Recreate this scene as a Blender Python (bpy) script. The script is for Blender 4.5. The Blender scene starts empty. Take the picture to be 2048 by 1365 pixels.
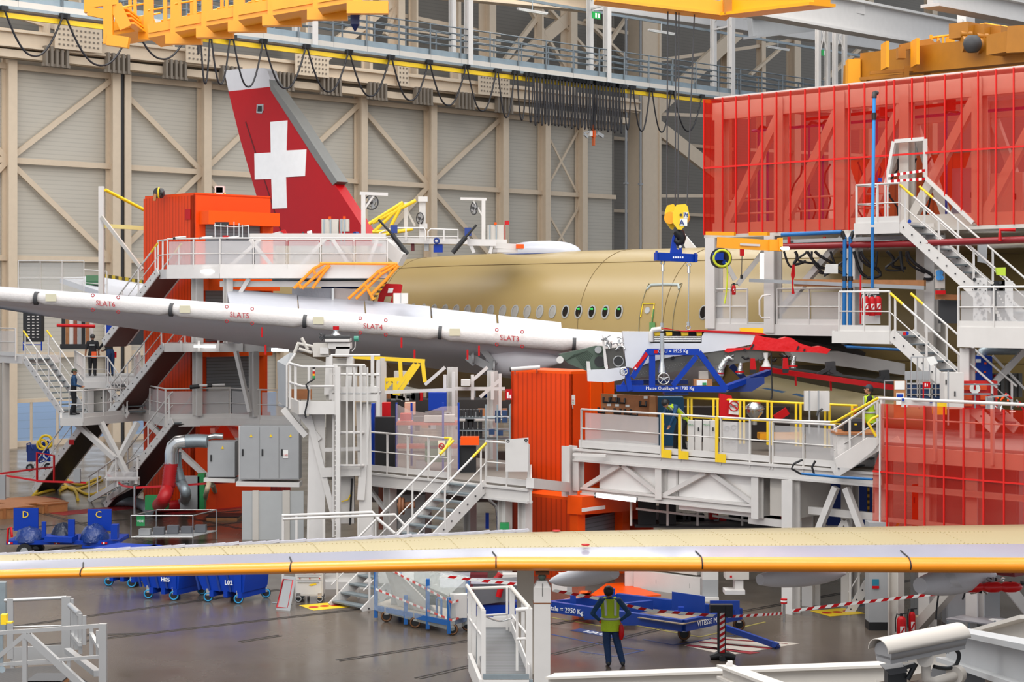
import bpy,math,random
from mathutils import Vector as Ve,Matrix
R=random.Random(7)
S=bpy.context.scene
COL=S.collection
F,CX,HY,H=3600.0,1024.0,605.0,7.9
cd=bpy.data.cameras.new('camera');cam=bpy.data.objects.new('camera',cd);COL.objects.link(cam)
cam.location=(0,0,H);cam.rotation_euler=(math.pi/2,0,0)
cd.sensor_width=36;cd.lens=F/2048*36;cd.shift_y=-(682.5-HY)/2048
cd.clip_end=900;cd.clip_start=.5
cd.dof.use_dof=False
S.camera=cam
W=bpy.data.worlds.new('world');S.world=W;W.use_nodes=True
wb=W.node_tree.nodes['Background'];wb.inputs[0].default_value=(.83,.9,1,1);wb.inputs[1].default_value=.72
def area(name,loc,size,size_y,power,color=(1,.97,.92),rot=(0,0,0)):
 l=bpy.data.lights.new(name,'AREA');l.shape='RECTANGLE';l.size=size;l.size_y=size_y;l.energy=power;l.color=color
 o=bpy.data.objects.new(name,l);o.location=loc;o.rotation_euler=rot;COL.objects.link(o);return o
GA=math.atan2(.7016,.7125)
for k,(ax,ay)in enumerate([(-14,22),(6,38),(-6,58),(20,66),(-22,80),(8,92)]):
 area('roof_skylight',(ax,ay,30),46,2.2,3500,rot=(0,0,GA+math.pi/2))
area('roof_and_fill_light',(0,45,34),60,60,7500,rot=(0,0,GA))
area('roof_and_fill_light',(-12,6,26),40,20,9000,rot=(math.radians(38),0,0))  # added front fill, tilted forward to brighten the back wall; not a hall lamp
S.view_settings.view_transform='Standard';S.view_settings.look='None';S.view_settings.gamma=1
S.view_settings.use_curve_mapping=False;S.view_settings.exposure=0.27
A=Ve((.7125,.7016,0));B=Ve((-.7016,.7125,0));Z=Ve((0,0,1));X=Ve((1,0,0));Y=Ve((0,1,0))
RG={1:(0,0,3.4115),2:(500,0,3.4115),3:(1000,0,3.4115),4:(1500,0,3.4124),5:(0,360,3.4115),6:(500,360,3.4115),7:(1000,360,3.4115),8:(1500,360,3.4124),9:(0,700,3.4115),10:(500,700,3.4115),11:(1000,700,3.4115),12:(1500,700,3.4124),13:(0,980,3.546),14:(500,980,3.546),15:(1000,980,3.546),16:(1500,980,3.5456),21:(1140,640,6.8267),22:(1400,640,6.8267),23:(540,640,6.823),24:(1100,1150,6.35),25:(740,1140,6.0235),26:(1700,700,5.885)}
def q(n,x,y):
 a,b,s=RG[n];return(a+x/s,b+y/s)
def P(x,y,d):return Ve(((x-CX)/F*d,d,H-(y-HY)/F*d))
def Pz(x,z,d):return Ve(((x-CX)/F*d,d,z))
def G(x,y,z=0):return P(x,y,(H-z)*F/(y-HY))
def on(p0,dr,x,y=None):
 k=(x-CX)/F;t=(k*p0.y-p0.x)/(dr.x-k*dr.y);p=p0+dr*t
 if y is not None:p=Ve((p.x,p.y,H-(y-HY)*p.y/F))
 return p
def c(h,a=1):
 h=h.lstrip('#');r=[int(h[i:i+2],16)/255 for i in(0,2,4)]
 return tuple((v/12.92 if v<=.04045 else((v+.055)/1.055)**2.4)for v in r)+(a,)
MATS={}
def mat(name,col,rough=.5,metal=0.,var=.06,scale=3.,bump=0.,alpha=None,tint=None,emit=0,ribs=None,spec=None,coat=0):
 if name in MATS:return MATS[name]
 m=bpy.data.materials.new(name);m.use_nodes=True;n=m.node_tree.nodes;l=m.node_tree.links;b=n['Principled BSDF']
 col=c(col)if isinstance(col,str)else col
 b.inputs['Roughness'].default_value=rough;b.inputs['Metallic'].default_value=metal
 if spec is not None:b.inputs['Specular IOR Level'].default_value=spec
 if coat:b.inputs['Coat Weight'].default_value=coat;b.inputs['Coat Roughness'].default_value=.15
 tc=n.new('ShaderNodeTexCoord');no=n.new('ShaderNodeTexNoise');no.inputs['Scale'].default_value=scale;no.inputs['Detail'].default_value=4
 l.new(tc.outputs['Object'],no.inputs['Vector'])
 mr=n.new('ShaderNodeMapRange');mr.inputs[3].default_value=1-var;mr.inputs[4].default_value=1+var
 l.new(no.outputs['Fac'],mr.inputs[0])
 vm=n.new('ShaderNodeVectorMath');vm.operation='SCALE';vm.inputs[0].default_value=col[:3];l.new(mr.outputs[0],vm.inputs['Scale'])
 out=vm.outputs[0]
 if ribs:
  dr,sp,dk,wd,bs=ribs
  dp=n.new('ShaderNodeVectorMath');dp.operation='DOT_PRODUCT';l.new(tc.outputs['Object'],dp.inputs[0]);dp.inputs[1].default_value=tuple(dr)
  m1=n.new('ShaderNodeMath');m1.operation='DIVIDE';l.new(dp.outputs['Value'],m1.inputs[0]);m1.inputs[1].default_value=sp
  m2=n.new('ShaderNodeMath');m2.operation='FRACT';l.new(m1.outputs[0],m2.inputs[0])
  m3=n.new('ShaderNodeMath');m3.operation='LESS_THAN';l.new(m2.outputs[0],m3.inputs[0]);m3.inputs[1].default_value=wd
  m4=n.new('ShaderNodeMapRange');l.new(m3.outputs[0],m4.inputs[0]);m4.inputs[3].default_value=1;m4.inputs[4].default_value=dk
  v2=n.new('ShaderNodeVectorMath');v2.operation='SCALE';l.new(out,v2.inputs[0]);l.new(m4.outputs[0],v2.inputs['Scale']);out=v2.outputs[0]
 l.new(out,b.inputs['Base Color'])
 if bump:
  bp=n.new('ShaderNodeBump');bp.inputs['Strength'].default_value=bump;bp.inputs['Distance'].default_value=.05
  n2=n.new('ShaderNodeTexNoise');n2.inputs['Scale'].default_value=scale*3;l.new(tc.outputs['Object'],n2.inputs['Vector'])
  l.new(n2.outputs['Fac'],bp.inputs['Height']);l.new(bp.outputs[0],b.inputs['Normal'])
 if emit:b.inputs['Emission Color'].default_value=col;b.inputs['Emission Strength'].default_value=emit
 if alpha is not None:
  tr=n.new('ShaderNodeBsdfTransparent');tr.inputs[0].default_value=tint or(1,1,1,1);mx=n.new('ShaderNodeMixShader');mx.inputs[0].default_value=alpha
  l.new(tr.outputs[0],mx.inputs[1]);l.new(b.outputs[0],mx.inputs[2]);l.new(mx.outputs[0],n['Material Output'].inputs['Surface'])
 m.diffuse_color=col
 MATS[name]=m;return m
WHT=mat('white_paint','#cbc7c3',.45,spec=.3);WH2=mat('warm_white_paint','#bfb9b1',.5,spec=.3);BGE=mat('beige_steel','#d6c3ab',.6,spec=.2)
GRY=mat('grey_paint','#9a9b9c',.5);DGY=mat('dark_grey','#3c3c3e',.6);BLK=mat('black_rubber','#141416',.5)
GAL=mat('galvanised_steel','#8d979c',.4,.5,.15,8);ALU=mat('aluminium','#b9b9b8',.35,.7);CHR=mat('bright_steel','#c9c9c7',.22,.9)
BLU=mat('royal_blue_paint','#06359a',.42,spec=.25);BL2=mat('dark_blue_paint','#0e2f78',.45);PBL=mat('pipe_blue','#0a5f9e',.35)
YEL=mat('yellow_paint','#e8c21c',.42);AMB=mat('amber_crane_paint','#ef9f06',.42,var=.04);AM2=mat('worn_amber_paint','#a86c12',.5,var=.12)
ORG=mat('orange_red_cladding','#e2460c',.45,spec=.25);ORP=mat('orange_paint','#ee5206',.42,spec=.25);RED=mat('red_paint','#b80d14',.4,spec=.25)
GRN=mat('green_paint','#1f8a4a',.5);WOO=mat('plywood','#a97245',.6,var=.25,scale=5);WO2=mat('oak_board','#9c6238',.5,var=.25,scale=9)
TRD=mat('grey_tread','#71797c',.5);SHT=mat('grey_shutter_slats','#80858a',.45,.4,ribs=(Z,.12,.62,.22,0))
TUB=mat('lit_tube','#ffffff',.4,emit=3.2);PAP=mat('paper','#e4e4e0',.8);RBK=mat('text_red','#b3202a',.6);TXW=mat('text_white','#eeeeee',.5)
MSH=mat('white_perforated_sheet','#d2cfce',.6,alpha=.36);MRD=mat('red_perforated_sheet','#cc1a08',.6,spec=.1,alpha=.23,tint=(1,.83,.77,1))
MRL=mat('red_seam','#d01408',.5);CAB=mat('cable_black','#17151a',.45);SIL=mat('foil_silver','#b8b8b6',.25,.8,bump=.6,scale=6)
OW='first second third fourth fifth sixth seventh eighth ninth tenth eleventh twelfth thirteenth fourteenth fifteenth sixteenth seventeenth eighteenth nineteenth twentieth'.split();OW+=['twenty-'+w for w in OW[:9]]+['thirtieth'];OW+=['thirty-'+w for w in OW[:9]]+['fortieth'];OW+=['forty-'+w for w in OW[:9]]
NB=0
class MB:
 def __init__(s):s.v=[];s.f=[];s.m=[];s.sm=[]
 def add(s,vs,fs,sm=False,mi=0):
  o=len(s.v);s.v+=[Ve(p)for p in vs];s.f+=[tuple(i+o for i in f)for f in fs];s.sm+=[sm]*len(fs);s.m+=[mi]*len(fs);return s
 def hexa(s,p,mi=0):
  return s.add(p,[(3,2,1,0),(4,5,6,7),(0,1,5,4),(1,2,6,5),(2,3,7,6),(3,0,4,7)],mi=mi)
 def box(s,o,dx,dy,dz,mi=0):
  o=Ve(o);dx,dy,dz=Ve(dx),Ve(dy),Ve(dz)
  return s.hexa([o,o+dx,o+dx+dy,o+dy,o+dz,o+dx+dz,o+dx+dy+dz,o+dy+dz],mi)
 def cbox(s,ce,sx,sy,sz,dr=X,mi=0):
  d=dr.normalized();e=Z.cross(d);return s.box(Ve(ce)-d*sx/2-e*sy/2,d*sx,e*sy,Z*sz,mi)
 def beam(s,p,r,w,h=None,up=Z,mi=0):
  global NB
  NB+=1;k_=1+.0045*(NB%9);w,h=w*k_,(h or w)*k_;p,r=Ve(p),Ve(r);d=(r-p)
  if d.length<1e-6:return s
  d.normalize();e=d.cross(up)
  if e.length<.02:e=d.cross(Y)
  e.normalize();u=e.cross(d)*h/2;e=e*w/2
  return s.hexa([p-e-u,r-e-u,r+e-u,p+e-u,p-e+u,r-e+u,r+e+u,p+e+u],mi)
 def ibeam(s,p,r,w,h,t=.06):
  p,r=Ve(p),Ve(r);s.beam(p+Z*(h-t)/2,r+Z*(h-t)/2,w,t);s.beam(p-Z*(h-t)/2,r-Z*(h-t)/2,w,t);return s.beam(p,r,t,h-2*t)
 def hcol(s,p,r,w,dr=A,t=.04,dep=None):
  dep=dep or w;e=Z.cross(dr);s.beam(p+e*dep/2,r+e*dep/2,w,t,up=e);s.beam(p-e*dep/2,r-e*dep/2,w,t,up=e);return s.beam(p,r,t,dep,up=e)
 def tube(s,pts,r,n=8,cap=True,closed=False,mi=0):
  pts=[Ve(p)for p in pts];k=len(pts);rs=r if isinstance(r,(list,tuple))else[r]*k;rings=[];u=None
  for i,p in enumerate(pts):
   a=pts[(i-1)%k]if(i or closed)else p;b=pts[(i+1)%k]if(i<k-1 or closed)else p
   d=(b-a);d=d.normalized()if d.length>1e-9 else Z.copy()
   if u is None:u=d.cross(Z)if abs(d.z)<.95 else d.cross(X)
   u=(u-d*u.dot(d));u.normalize();w=d.cross(u)
   rings.append([p+(u*math.cos(2*math.pi*j/n)+w*math.sin(2*math.pi*j/n))*rs[i]for j in range(n)])
  return s.loft(rings,closed=closed,cap=cap,mi=mi)
 def loft(s,rings,closed=False,cap=True,sm=True,mi=0):
  n=len(rings[0]);vs=[p for r in rings for p in r];fs=[];k=len(rings)
  for i in range(k if closed else k-1):
   for j in range(n):a=i*n+j;b=i*n+(j+1)%n;e=((i+1)%k)*n;fs.append((a,b,e+(j+1)%n,e+j))
  s.add(vs,fs,sm,mi)
  if cap and not closed:
   s.add(rings[0],[tuple(range(n))[::-1]],False,mi);s.add(rings[-1],[tuple(range(n))],False,mi)
  return s
 def cyl(s,p,r_,rad,n=12,mi=0,rad2=None):return s.tube([p,r_],[rad,rad if rad2 is None else rad2],n,mi=mi)
 def prism(s,poly,ex,mi=0):
  n=len(poly);ex=Ve(ex);a=[Ve(p)for p in poly];b=[p+ex for p in a]
  return s.add(a+b,[tuple(range(n))[::-1],tuple(range(n,2*n))]+[(i,(i+1)%n,n+(i+1)%n,n+i)for i in range(n)],mi=mi)
 def ball(s,ce,r,n=10,sq=(1,1,1),mi=0):
  ce=Ve(ce);m_=n//2+1;rings=[]
  for i in range(1,m_):
   a=math.pi*i/m_;rings.append([ce+Ve((math.sin(a)*math.cos(2*math.pi*j/n)*sq[0],math.sin(a)*math.sin(2*math.pi*j/n)*sq[1],-math.cos(a)*sq[2]))*r for j in range(n)])
  return s.loft(rings,mi=mi)
 def ring(s,ce,ax,r,t,n=20,m=6,mi=0):
  ce=Ve(ce);ax=Ve(ax).normalized();u=ax.cross(Z)if abs(ax.z)<.9 else ax.cross(X);u.normalize();w=ax.cross(u)
  return s.tube([ce+(u*math.cos(2*math.pi*i/n)+w*math.sin(2*math.pi*i/n))*r for i in range(n)],t,m,closed=True,mi=mi)
 def base(s):
  xs=[p.x for p in s.v];ys=[p.y for p in s.v];return Ve(((min(xs)+max(xs))/2,(min(ys)+max(ys))/2,min(p.z for p in s.v)))
 def joinmb(s,o):return s.add(o.v,o.f,False,0)
ORI={}
def link(name,mb,m,parent=None,org=None):
 if org is None:org=ORI[parent.name]if parent else mb.base()
 me=bpy.data.meshes.new(name);me.from_pydata([tuple(p-org)for p in mb.v],[],mb.f)
 for mm in(m if isinstance(m,(list,tuple))else[m]):me.materials.append(mm)
 me.polygons.foreach_set('use_smooth',mb.sm);me.polygons.foreach_set('material_index',mb.m);me.update()
 o=bpy.data.objects.new(name,me);COL.objects.link(o);ORI[o.name]=org
 if parent:o.parent=parent
 else:o.location=org
 return o
def tag(o,label,cat,group=None,kind=None):
 if label:o['label']=label
 if cat:o['category']=cat
 if group:o['group']=group
 if kind or cat:o['kind']=kind or 'thing'
 return o
def addparts(parent,parts):
 for p in parts:
  if not p[1].v:continue
  o=link(p[0],p[1],p[2],parent)
  if len(p)>3 and isinstance(p[3],str):o['label']=p[3];sub=p[4]if len(p)>4 else[]
  else:sub=p[3]if len(p)>3 else[]
  addparts(o,sub)
def T(name,label,cat,parts,m=None,group=None,kind=None):
 """a thing: either one mesh (parts is an MB) or an Empty at its base with parts (name, MB, material[, label][, sub-parts])"""
 if isinstance(parts,MB):
  return tag(link(name,parts,m),label,cat,group,kind)
 al=MB()
 for p in parts:al.v+=p[1].v
 b=al.base();o=bpy.data.objects.new(name,None);COL.objects.link(o);o.location=b;o.empty_display_size=.2;ORI[o.name]=b
 tag(o,label,cat,group,kind);addparts(o,parts);return o
def struct(name,parts,m=None):return T(name,None,None,parts,m,kind='structure')
def text(s,org,dx,up,size,align='CENTER',bold=False):
 """lettering as a thin mesh: baseline origin, direction, up"""
 cu=bpy.data.curves.new('t','FONT');cu.body=s;cu.size=size;cu.align_x=align;cu.extrude=.004;cu.resolution_u=2
 if bold:cu.offset=size*.018
 o=bpy.data.objects.new('t',cu);COL.objects.link(o);dg=bpy.context.evaluated_depsgraph_get();ev=o.evaluated_get(dg);me=ev.to_mesh()
 dx=Ve(dx).normalized();up=Ve(up).normalized();nz=dx.cross(up);mb=MB()
 mb.add([Ve(org)+dx*v.co.x+up*v.co.y+nz*v.co.z for v in me.vertices],[tuple(p.vertices)for p in me.polygons]);ev.to_mesh_clear()
 bpy.data.objects.remove(o);bpy.data.curves.remove(cu);return mb
def railing(pts,h=1.1,sp=1.5,sheet=None,toe=True,col=WHT,r=.03,mids=1,off=Z*0,rungs=None,post='post',tiltrail=False,pw=.06):
 """parts of a guardrail standing along deck points pts"""
 out=[];pts=[Ve(p)for p in pts];hr=MB();hr.tube([p+Z*h for p in pts],r,6);out.append(('handrail',hr,col))
 for k in range(mids):
  m_=MB();m_.tube([p+Z*h*(k+1)/(mids+1)for p in pts],r*.6,5);out.append(('mid_rail',m_,col))
 for a,b in zip(pts[:-1],pts[1:]):
  L=(b-a).length;n=max(1,round(L/sp));d=(b-a).normalized();nr=Z.cross(d)
  for i in range(n+1):
   if i==0 and a is not pts[0]:continue
   p=a+(b-a)*i/n;m_=MB();m_.beam(p-Z*.18,p+Z*h,pw,pw*.5,up=d);out.append((post,m_,col))
  if sheet:
   for i in range(n):
    p=a+(b-a)*(i+.04)/n;e=a+(b-a)*(i+.96)/n;m_=MB();m_.box(p+Z*.1+nr*.03,e-p,nr*.012,Z*(h-.2));out.append(('mesh_panel',m_,sheet))
  if toe:m_=MB();m_.beam(a+Z*.08,b+Z*.08,.015,.16);out.append(('toe_board',m_,col))
 return out
def stairs(top,bot,wv,n=8,col=WHT,tm=TRD,rails=(1,1),sw=.26,h=1.0,yel=False,soffit=None,bolts=True):
 """parts of a flight from top to bot (outer line), wv = vector across the treads"""
 top,bot,wv=Ve(top),Ve(bot),Ve(wv);out=[]
 for k in(0,1):
  o=wv*k;m_=MB();m_.beam(top+o-Z*.06,bot+o-Z*.06,.05,sw);sub=[]
  if bolts:
   b_=MB();wn=wv.normalized()*.035
   for i in range(n):
    p=top+(bot-top)*(i+.5)/n+o-Z*.06
    for s_ in(-1,1):b_.cbox(p+wn*s_,.035,.035,.035,wv)
   sub=[('bolts',b_,DGY)]
  out.append(('stringer',m_,col,sub))
 hd=(bot-top);hd.z=0;hd.normalize()
 for i in range(n):
  p=top+(bot-top)*(i+.5)/n;m_=MB();m_.box(p-hd*.14-Z*.03,wv,hd*.28,Z*.04);out.append(('tread',m_,tm))
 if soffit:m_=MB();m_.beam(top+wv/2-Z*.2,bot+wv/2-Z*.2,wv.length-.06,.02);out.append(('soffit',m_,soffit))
 for k in(0,1):
  if not rails[k]:continue
  o=wv*k;a,b=top+o,bot+o
  m_=MB();m_.tube([a+Z*h,b+Z*h],.03,6)
  sub=[]
  if yel:
   y_=MB();y_.tube([a+Z*h,a+(b-a)*.12+Z*h],.036,6);sub=[('yellow_sleeve',y_,YEL)]
  out.append(('handrail',m_,col,sub))
  m_=MB();m_.tube([a+Z*h*.5,b+Z*h*.5],.018,5);out.append(('mid_rail',m_,col))
  for i in range(4):p=a+(b-a)*(i+.15)/3.3;m_=MB();m_.beam(p-Z*.1,p+Z*h,.05,.05);out.append(('post',m_,col))
 return out
def deckparts(poly,th=.3,col=WHT,top=DGY):
 """walking surface and edge beams from an outline of deck points"""
 m_=MB();m_.prism([p-Z*.04 for p in poly],Z*.04);out=[('deck',m_,top)]
 n=len(poly)
 for i in range(n):e=MB();e.beam(poly[i]-Z*th/2,poly[(i+1)%n]-Z*th/2,.08,th);out.append(('edge_beam',e,col))
 return out
def beams(name,segs,w,m,h=None):return[(name,MB().beam(a,b,w,h),m)for a,b in segs]
# floor, wall and outside
def floor_mat():
 m=mat('polished_concrete','#5c5249',.2,var=.16,scale=.35);n=m.node_tree.nodes;l=m.node_tree.links;b=n['Principled BSDF']
 tc=n['Texture Coordinate'];no=n.new('ShaderNodeTexNoise');no.inputs['Scale'].default_value=.55;no.inputs['Detail'].default_value=6
 l.new(tc.outputs['Object'],no.inputs['Vector']);mr=n.new('ShaderNodeMapRange');mr.inputs[1].default_value=.3;mr.inputs[2].default_value=.75
 mr.inputs[3].default_value=.13;mr.inputs[4].default_value=.34;l.new(no.outputs['Fac'],mr.inputs[0]);l.new(mr.outputs[0],b.inputs['Roughness'])
 return m
W0=G(60,893);WZ={'top':20.7,'mid':15.6,'low':10.3}
fl=MB();c0=W0+A*-60;fl.prism([c0+B*.6,W0+A*170+B*.6,W0+A*170-B*150,c0-B*150],Z*-.2);struct('floor',fl,floor_mat())
JN=mat('floor_rail_groove','#2b2725',.5)
def strip(a,b,w,m,z=.004,t=.006):
 mb=MB();mb.beam(a+Z*z,b+Z*z,w,t);return mb
for k,(a,b)in enumerate([((0,1258),(560,1180)),((0,1302),(1060,1180)),((676,1322),(1060,1264)),((835,1358),(1080,1300)),((1103,1310),(1420,1236)),((1103,1250),(1215,1232)),((1420,1236),(2048,1120)),((0,1060),(480,1022)),((100,1100),(480,1045)),((0,1005),(300,1085)),((250,1010),(480,1058)),((160,1272),(290,1268)),((480,1285),(560,1272))]):
 a,b=G(*a),G(*b);mb=MB();e=Z.cross((b-a).normalized())*.07
 for s_ in(-1,1):mb.beam(a+e*s_+Z*.004,b+e*s_+Z*.004,.05,.006)
 struct('trim_%d'%(k+1),mb,JN)
MKB=mat('blue_floor_line','#24386e',.5);MKY=mat('yellow_floor_line','#8f8340',.5);MKR=mat('red_floor_paint','#8e1c22',.45);MKW=mat('white_floor_paint','#b9b0a4',.45)
def poly_line(pts,w,closed=False):
 mb=MB();n=len(pts)
 for i in range(n if closed else n-1):mb.beam(G(*pts[i])+Z*.003,G(*pts[(i+1)%n])+Z*.003,w,.005)
 return mb
T('floor_line','blue painted floor outline with its corner right of the standing worker in the yellow vest','floor marking',poly_line([(1104,1270),(1200,1290),(1287,1302),(1230,1314),(1160,1304)],.06),MKB)
T('floor_line','blue painted floor outline under the front caster of the long blue frame','floor marking',poly_line([(1287,1280),(1347,1291),(1500,1266)],.05),MKB)
T('floor_line','thin yellow floor line passing below the long blue transport frame','floor marking',poly_line([(1104,1236),(1200,1253),(1270,1252),(1400,1275),(1530,1245)],.06),MKY)
mb=MB();mb.prism([G(1368,1292),G(1440,1274),G(1600,1288),G(1455,1312)],Z*.003)
m2=MB()
for u in range(3):m2.prism([G(1372+u*26,1293-u*7,.004),G(1520+u*26,1306-u*9,.004),G(1500+u*38,1309-u*10,.004),G(1378+u*20,1290-u*7,.004)],Z*.004)
T('hazard_area','red and white striped area painted on the floor under the tow bar','floor marking',[('base_paint',mb,MKW),('red_stripes',m2,MKR)])
for(a,b,c_,lb)in[((627,1222),(700,1215),9,'yellow hazard sign painted on the floor before the small white steps'),((1660,1234),(1730,1228),8,'yellow hazard sign painted on the floor at the far white stairs')]:
 p0,p1=G(*a),G(*b);u=(p1-p0);v=Z.cross(u.normalized());mb=MB();mb.box(p0+Z*.002,u,v*.9,Z*.004);mr_=MB()
 for k in range(3):mr_.cyl(p0+u*(.2+.3*k)+v*.45+Z*.006,p0+u*(.2+.3*k)+v*.45+Z*.009,.13,14)
 T('floor_sign',lb,'floor marking',[('base_paint',mb,YEL),('symbols',mr_,RED)])
for(cx_,cy_,w,d_,k)in[(40,1002,3,1.4,'red painted floor patch beside the wooden crates'),(195,1021,3.6,1.2,'red painted floor patch behind the blue parts trailer'),(400,1020,3.4,1.4,'red painted floor patch under the air hoses by the orange wall')]:
 T('floor_patch',k,'floor marking',MB().cbox(G(cx_,cy_)+Z*.002,w,d_,.004,A),MKR)
ap=MB();ap.prism([W0+A*-140+B*.62,W0+A*120+B*.62,W0+A*120+B*500,W0+A*-140+B*500],Z*-.25)
struct('ground',ap,mat('airfield_apron','#a6c4ea',.6,var=.1,scale=.05,ribs=(B,7.,.8,.08,0)))
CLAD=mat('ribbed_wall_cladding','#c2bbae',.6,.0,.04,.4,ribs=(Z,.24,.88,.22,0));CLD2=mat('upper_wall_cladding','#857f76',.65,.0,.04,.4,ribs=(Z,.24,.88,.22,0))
def wx(x):return on(W0,A,x)
dcols=[-170,9,216,398,556,711,850,994,1078,1152,1224]
nodes={1:'m',2:'t',3:'m',4:'x',5:'t',6:'m',7:'t'}
for i in range(len(dcols)-1):
 a,b=wx(dcols[i]),wx(dcols[i+1]);parts=[];f=B*-.35
 z0=2.5 if i<4 else 0
 parts.append(('cladding',MB().box(a+Z*z0,b-a,B*.12,Z*(21.6-z0)),CLAD))
 if z0:
  n=4;mu=MB()
  for k in range(n):mu.beam(a+(b-a)*k/n,a+(b-a)*k/n+Z*2.5,.12)
  mu.beam(a+Z*.15,b+Z*.15,.12,.3);mu.beam(a+Z*2.5,b+Z*2.5,.14,.2)
  parts.append(('window_frame',mu,BGE));parts.append(('window_pane',MB().box(a+Z*.3+B*.04,b-a,B*.02,Z*2.2),mat('pane_glass','#aecbe8',.05,alpha=.06)))
 parts.append(('column',MB().hcol(a+f*1.5,a+f*1.5+Z*21.2,.5,A,.1,.7),BGE))
 if i==2:parts.append(('column',MB().hcol(a+f*1.5+A*.75,a+f*1.5+A*.75+Z*21.2,.4,A,.1,.7),BGE));parts.append(('door_gap',MB().box(a+A*.3+f*2.2,A*.25,B*.7,Z*21),DGY))
 for k in('top','mid','low'):parts.append(('cross_rail',MB().beam(a+f+Z*WZ[k],b+f+Z*WZ[k],.12,.3),BGE))
 parts.append(('cross_rail',MB().beam(a+f+Z*5,b+f+Z*5,.12,.3),BGE))
 t,m_,lo=WZ['top']-.2,WZ['mid'],WZ['low']
 lines={0:[(t,m_),(lo,m_)],1:[(m_,t),(m_,lo)],2:[(t,m_),(lo,m_)],3:[(m_,t),(m_,lo)],4:[(m_,t),(m_,lo)],5:[(t,m_),(lo,m_)],6:[(m_,t),(m_,lo)]}.get(i,[])
 for(u,v)in lines:parts.append(('diagonal_brace',MB().beam(a+f+Z*u,b+f+Z*v,.12,.3),BGE))
 if i==8:
  for(u,v)in[(20.4,15.4),(15.4,20.4),(14.8,10.3),(10.3,14.8)]:parts.append(('diagonal_brace',MB().beam(a+f+Z*u,b+f+Z*v,.06,.16),BGE))
 struct('door_%d'%(i+1),parts)
e0=wx(1226);wall_r=[]
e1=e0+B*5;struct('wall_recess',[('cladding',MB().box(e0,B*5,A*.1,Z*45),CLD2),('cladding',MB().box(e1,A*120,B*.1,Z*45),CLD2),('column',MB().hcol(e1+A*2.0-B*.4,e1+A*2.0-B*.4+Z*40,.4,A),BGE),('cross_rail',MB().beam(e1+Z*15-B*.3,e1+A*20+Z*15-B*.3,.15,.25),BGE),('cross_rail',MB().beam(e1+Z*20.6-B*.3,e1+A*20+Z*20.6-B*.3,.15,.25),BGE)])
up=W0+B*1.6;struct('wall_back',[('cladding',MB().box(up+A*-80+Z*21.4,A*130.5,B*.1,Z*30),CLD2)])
struct('ceiling',MB().box(W0+A*-60-B*6+Z*46,A*240,B*40,Z*.3),BGE)
cp=on(W0-B*.5,A,1288);hgt=Z*46
T('column','massive beige boxed corner column rising behind the crane hook block','column',[('column_shaft',MB().cbox(cp,2.1,1.4,45.8,A),BGE),('flange',MB().cbox(cp-A*.95-B*.74,.22,.1,45.8,A),BGE),('flange',MB().cbox(cp+A*.95-B*.74,.22,.1,45.8,A),BGE)])
for x_,lb in[(1252,'thin grey drain pipe standing in the dark recess left of the corner column'),(1281,'grey conduit pipe running up the corner column')]:
 p=on(W0-B*1.5,A,x_);T('pipe',lb,'pipe',[('pipe_run',MB().cyl(p,p+Z*40,.09,8),GRY),('bracket',MB().cbox(p+Z*16.5,.35,.2,.12,A),GRY),('bracket',MB().cbox(p+Z*25,.35,.2,.12,A),GRY)])
def wl(x,y,o=1.5):return on(W0-B*o,A,x,y)
def wbeam(name,a,b,w,lb,o=1.5,m=BGE,gr=None,extra=[],h=None,up=Z):return T(name,lb,'steel beam',[('web',MB().beam(wl(*a,o),wl(*b,o),.25,w,up),m)]+extra,group=gr)
rv=mat('rivets','#7d7265',.6)
def gusset(x,y,w,h,fan=True):
 ce=wl(x,y,2.2);mb=MB();mb.cbox(ce-Z*h/2,w,.06,h,A);r_=MB();nx,nz=int(w/.28),int(h/.3)
 for i in range(nx):
  for j in range(nz):r_.cbox(ce+A*((i+.5)/nx-.5)*w*.92+Z*((j+.5)/nz-.5)*h*.92-B*.05,.09,.06,.09,A)
 return[('gusset_plate',mb,BGE,[('rivets',r_,rv)])]
truss=[('chord',MB().beam(wl(-60,68),wl(1274,213),.3,1.0),BGE),('flange',MB().beam(wl(-60,54),wl(1274,206),.8,.1),BGE),('flange',MB().beam(wl(-60,85),wl(1274,222),.8,.1),BGE)]+gusset(157,74,2.9,1.5)+gusset(624,128,2.6,1.5)+gusset(806,152,.9,1.3)+gusset(988,168,2.9,1.6)+gusset(398,110,1.8,1.0)
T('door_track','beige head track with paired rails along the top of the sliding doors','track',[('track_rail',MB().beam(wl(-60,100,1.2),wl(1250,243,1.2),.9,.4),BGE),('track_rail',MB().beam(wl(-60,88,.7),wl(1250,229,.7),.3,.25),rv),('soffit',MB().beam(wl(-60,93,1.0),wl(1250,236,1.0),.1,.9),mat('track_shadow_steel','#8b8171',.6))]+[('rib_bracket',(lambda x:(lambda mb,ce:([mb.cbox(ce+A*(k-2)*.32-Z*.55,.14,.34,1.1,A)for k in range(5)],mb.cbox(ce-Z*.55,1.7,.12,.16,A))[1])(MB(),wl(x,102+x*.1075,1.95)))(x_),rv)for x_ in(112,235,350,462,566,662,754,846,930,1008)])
for x,w in[(90,.4),(157,.9),(340,.3),(610,1.1),(735,.5),(796,1.2),(827,.3),(912,.5),(978,1.3),(1141,1.4),(1078,.35)]:
 b_=wl(x,60+x*.115,1.2);hh=45.6-b_.z;truss+=[('post',MB().cbox(b_-B*.35,w*.45,.08,hh,A).cbox(b_,.1,.7,hh,A).cbox(b_+B*.3,w,.08,hh,A),BGE)]
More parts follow.
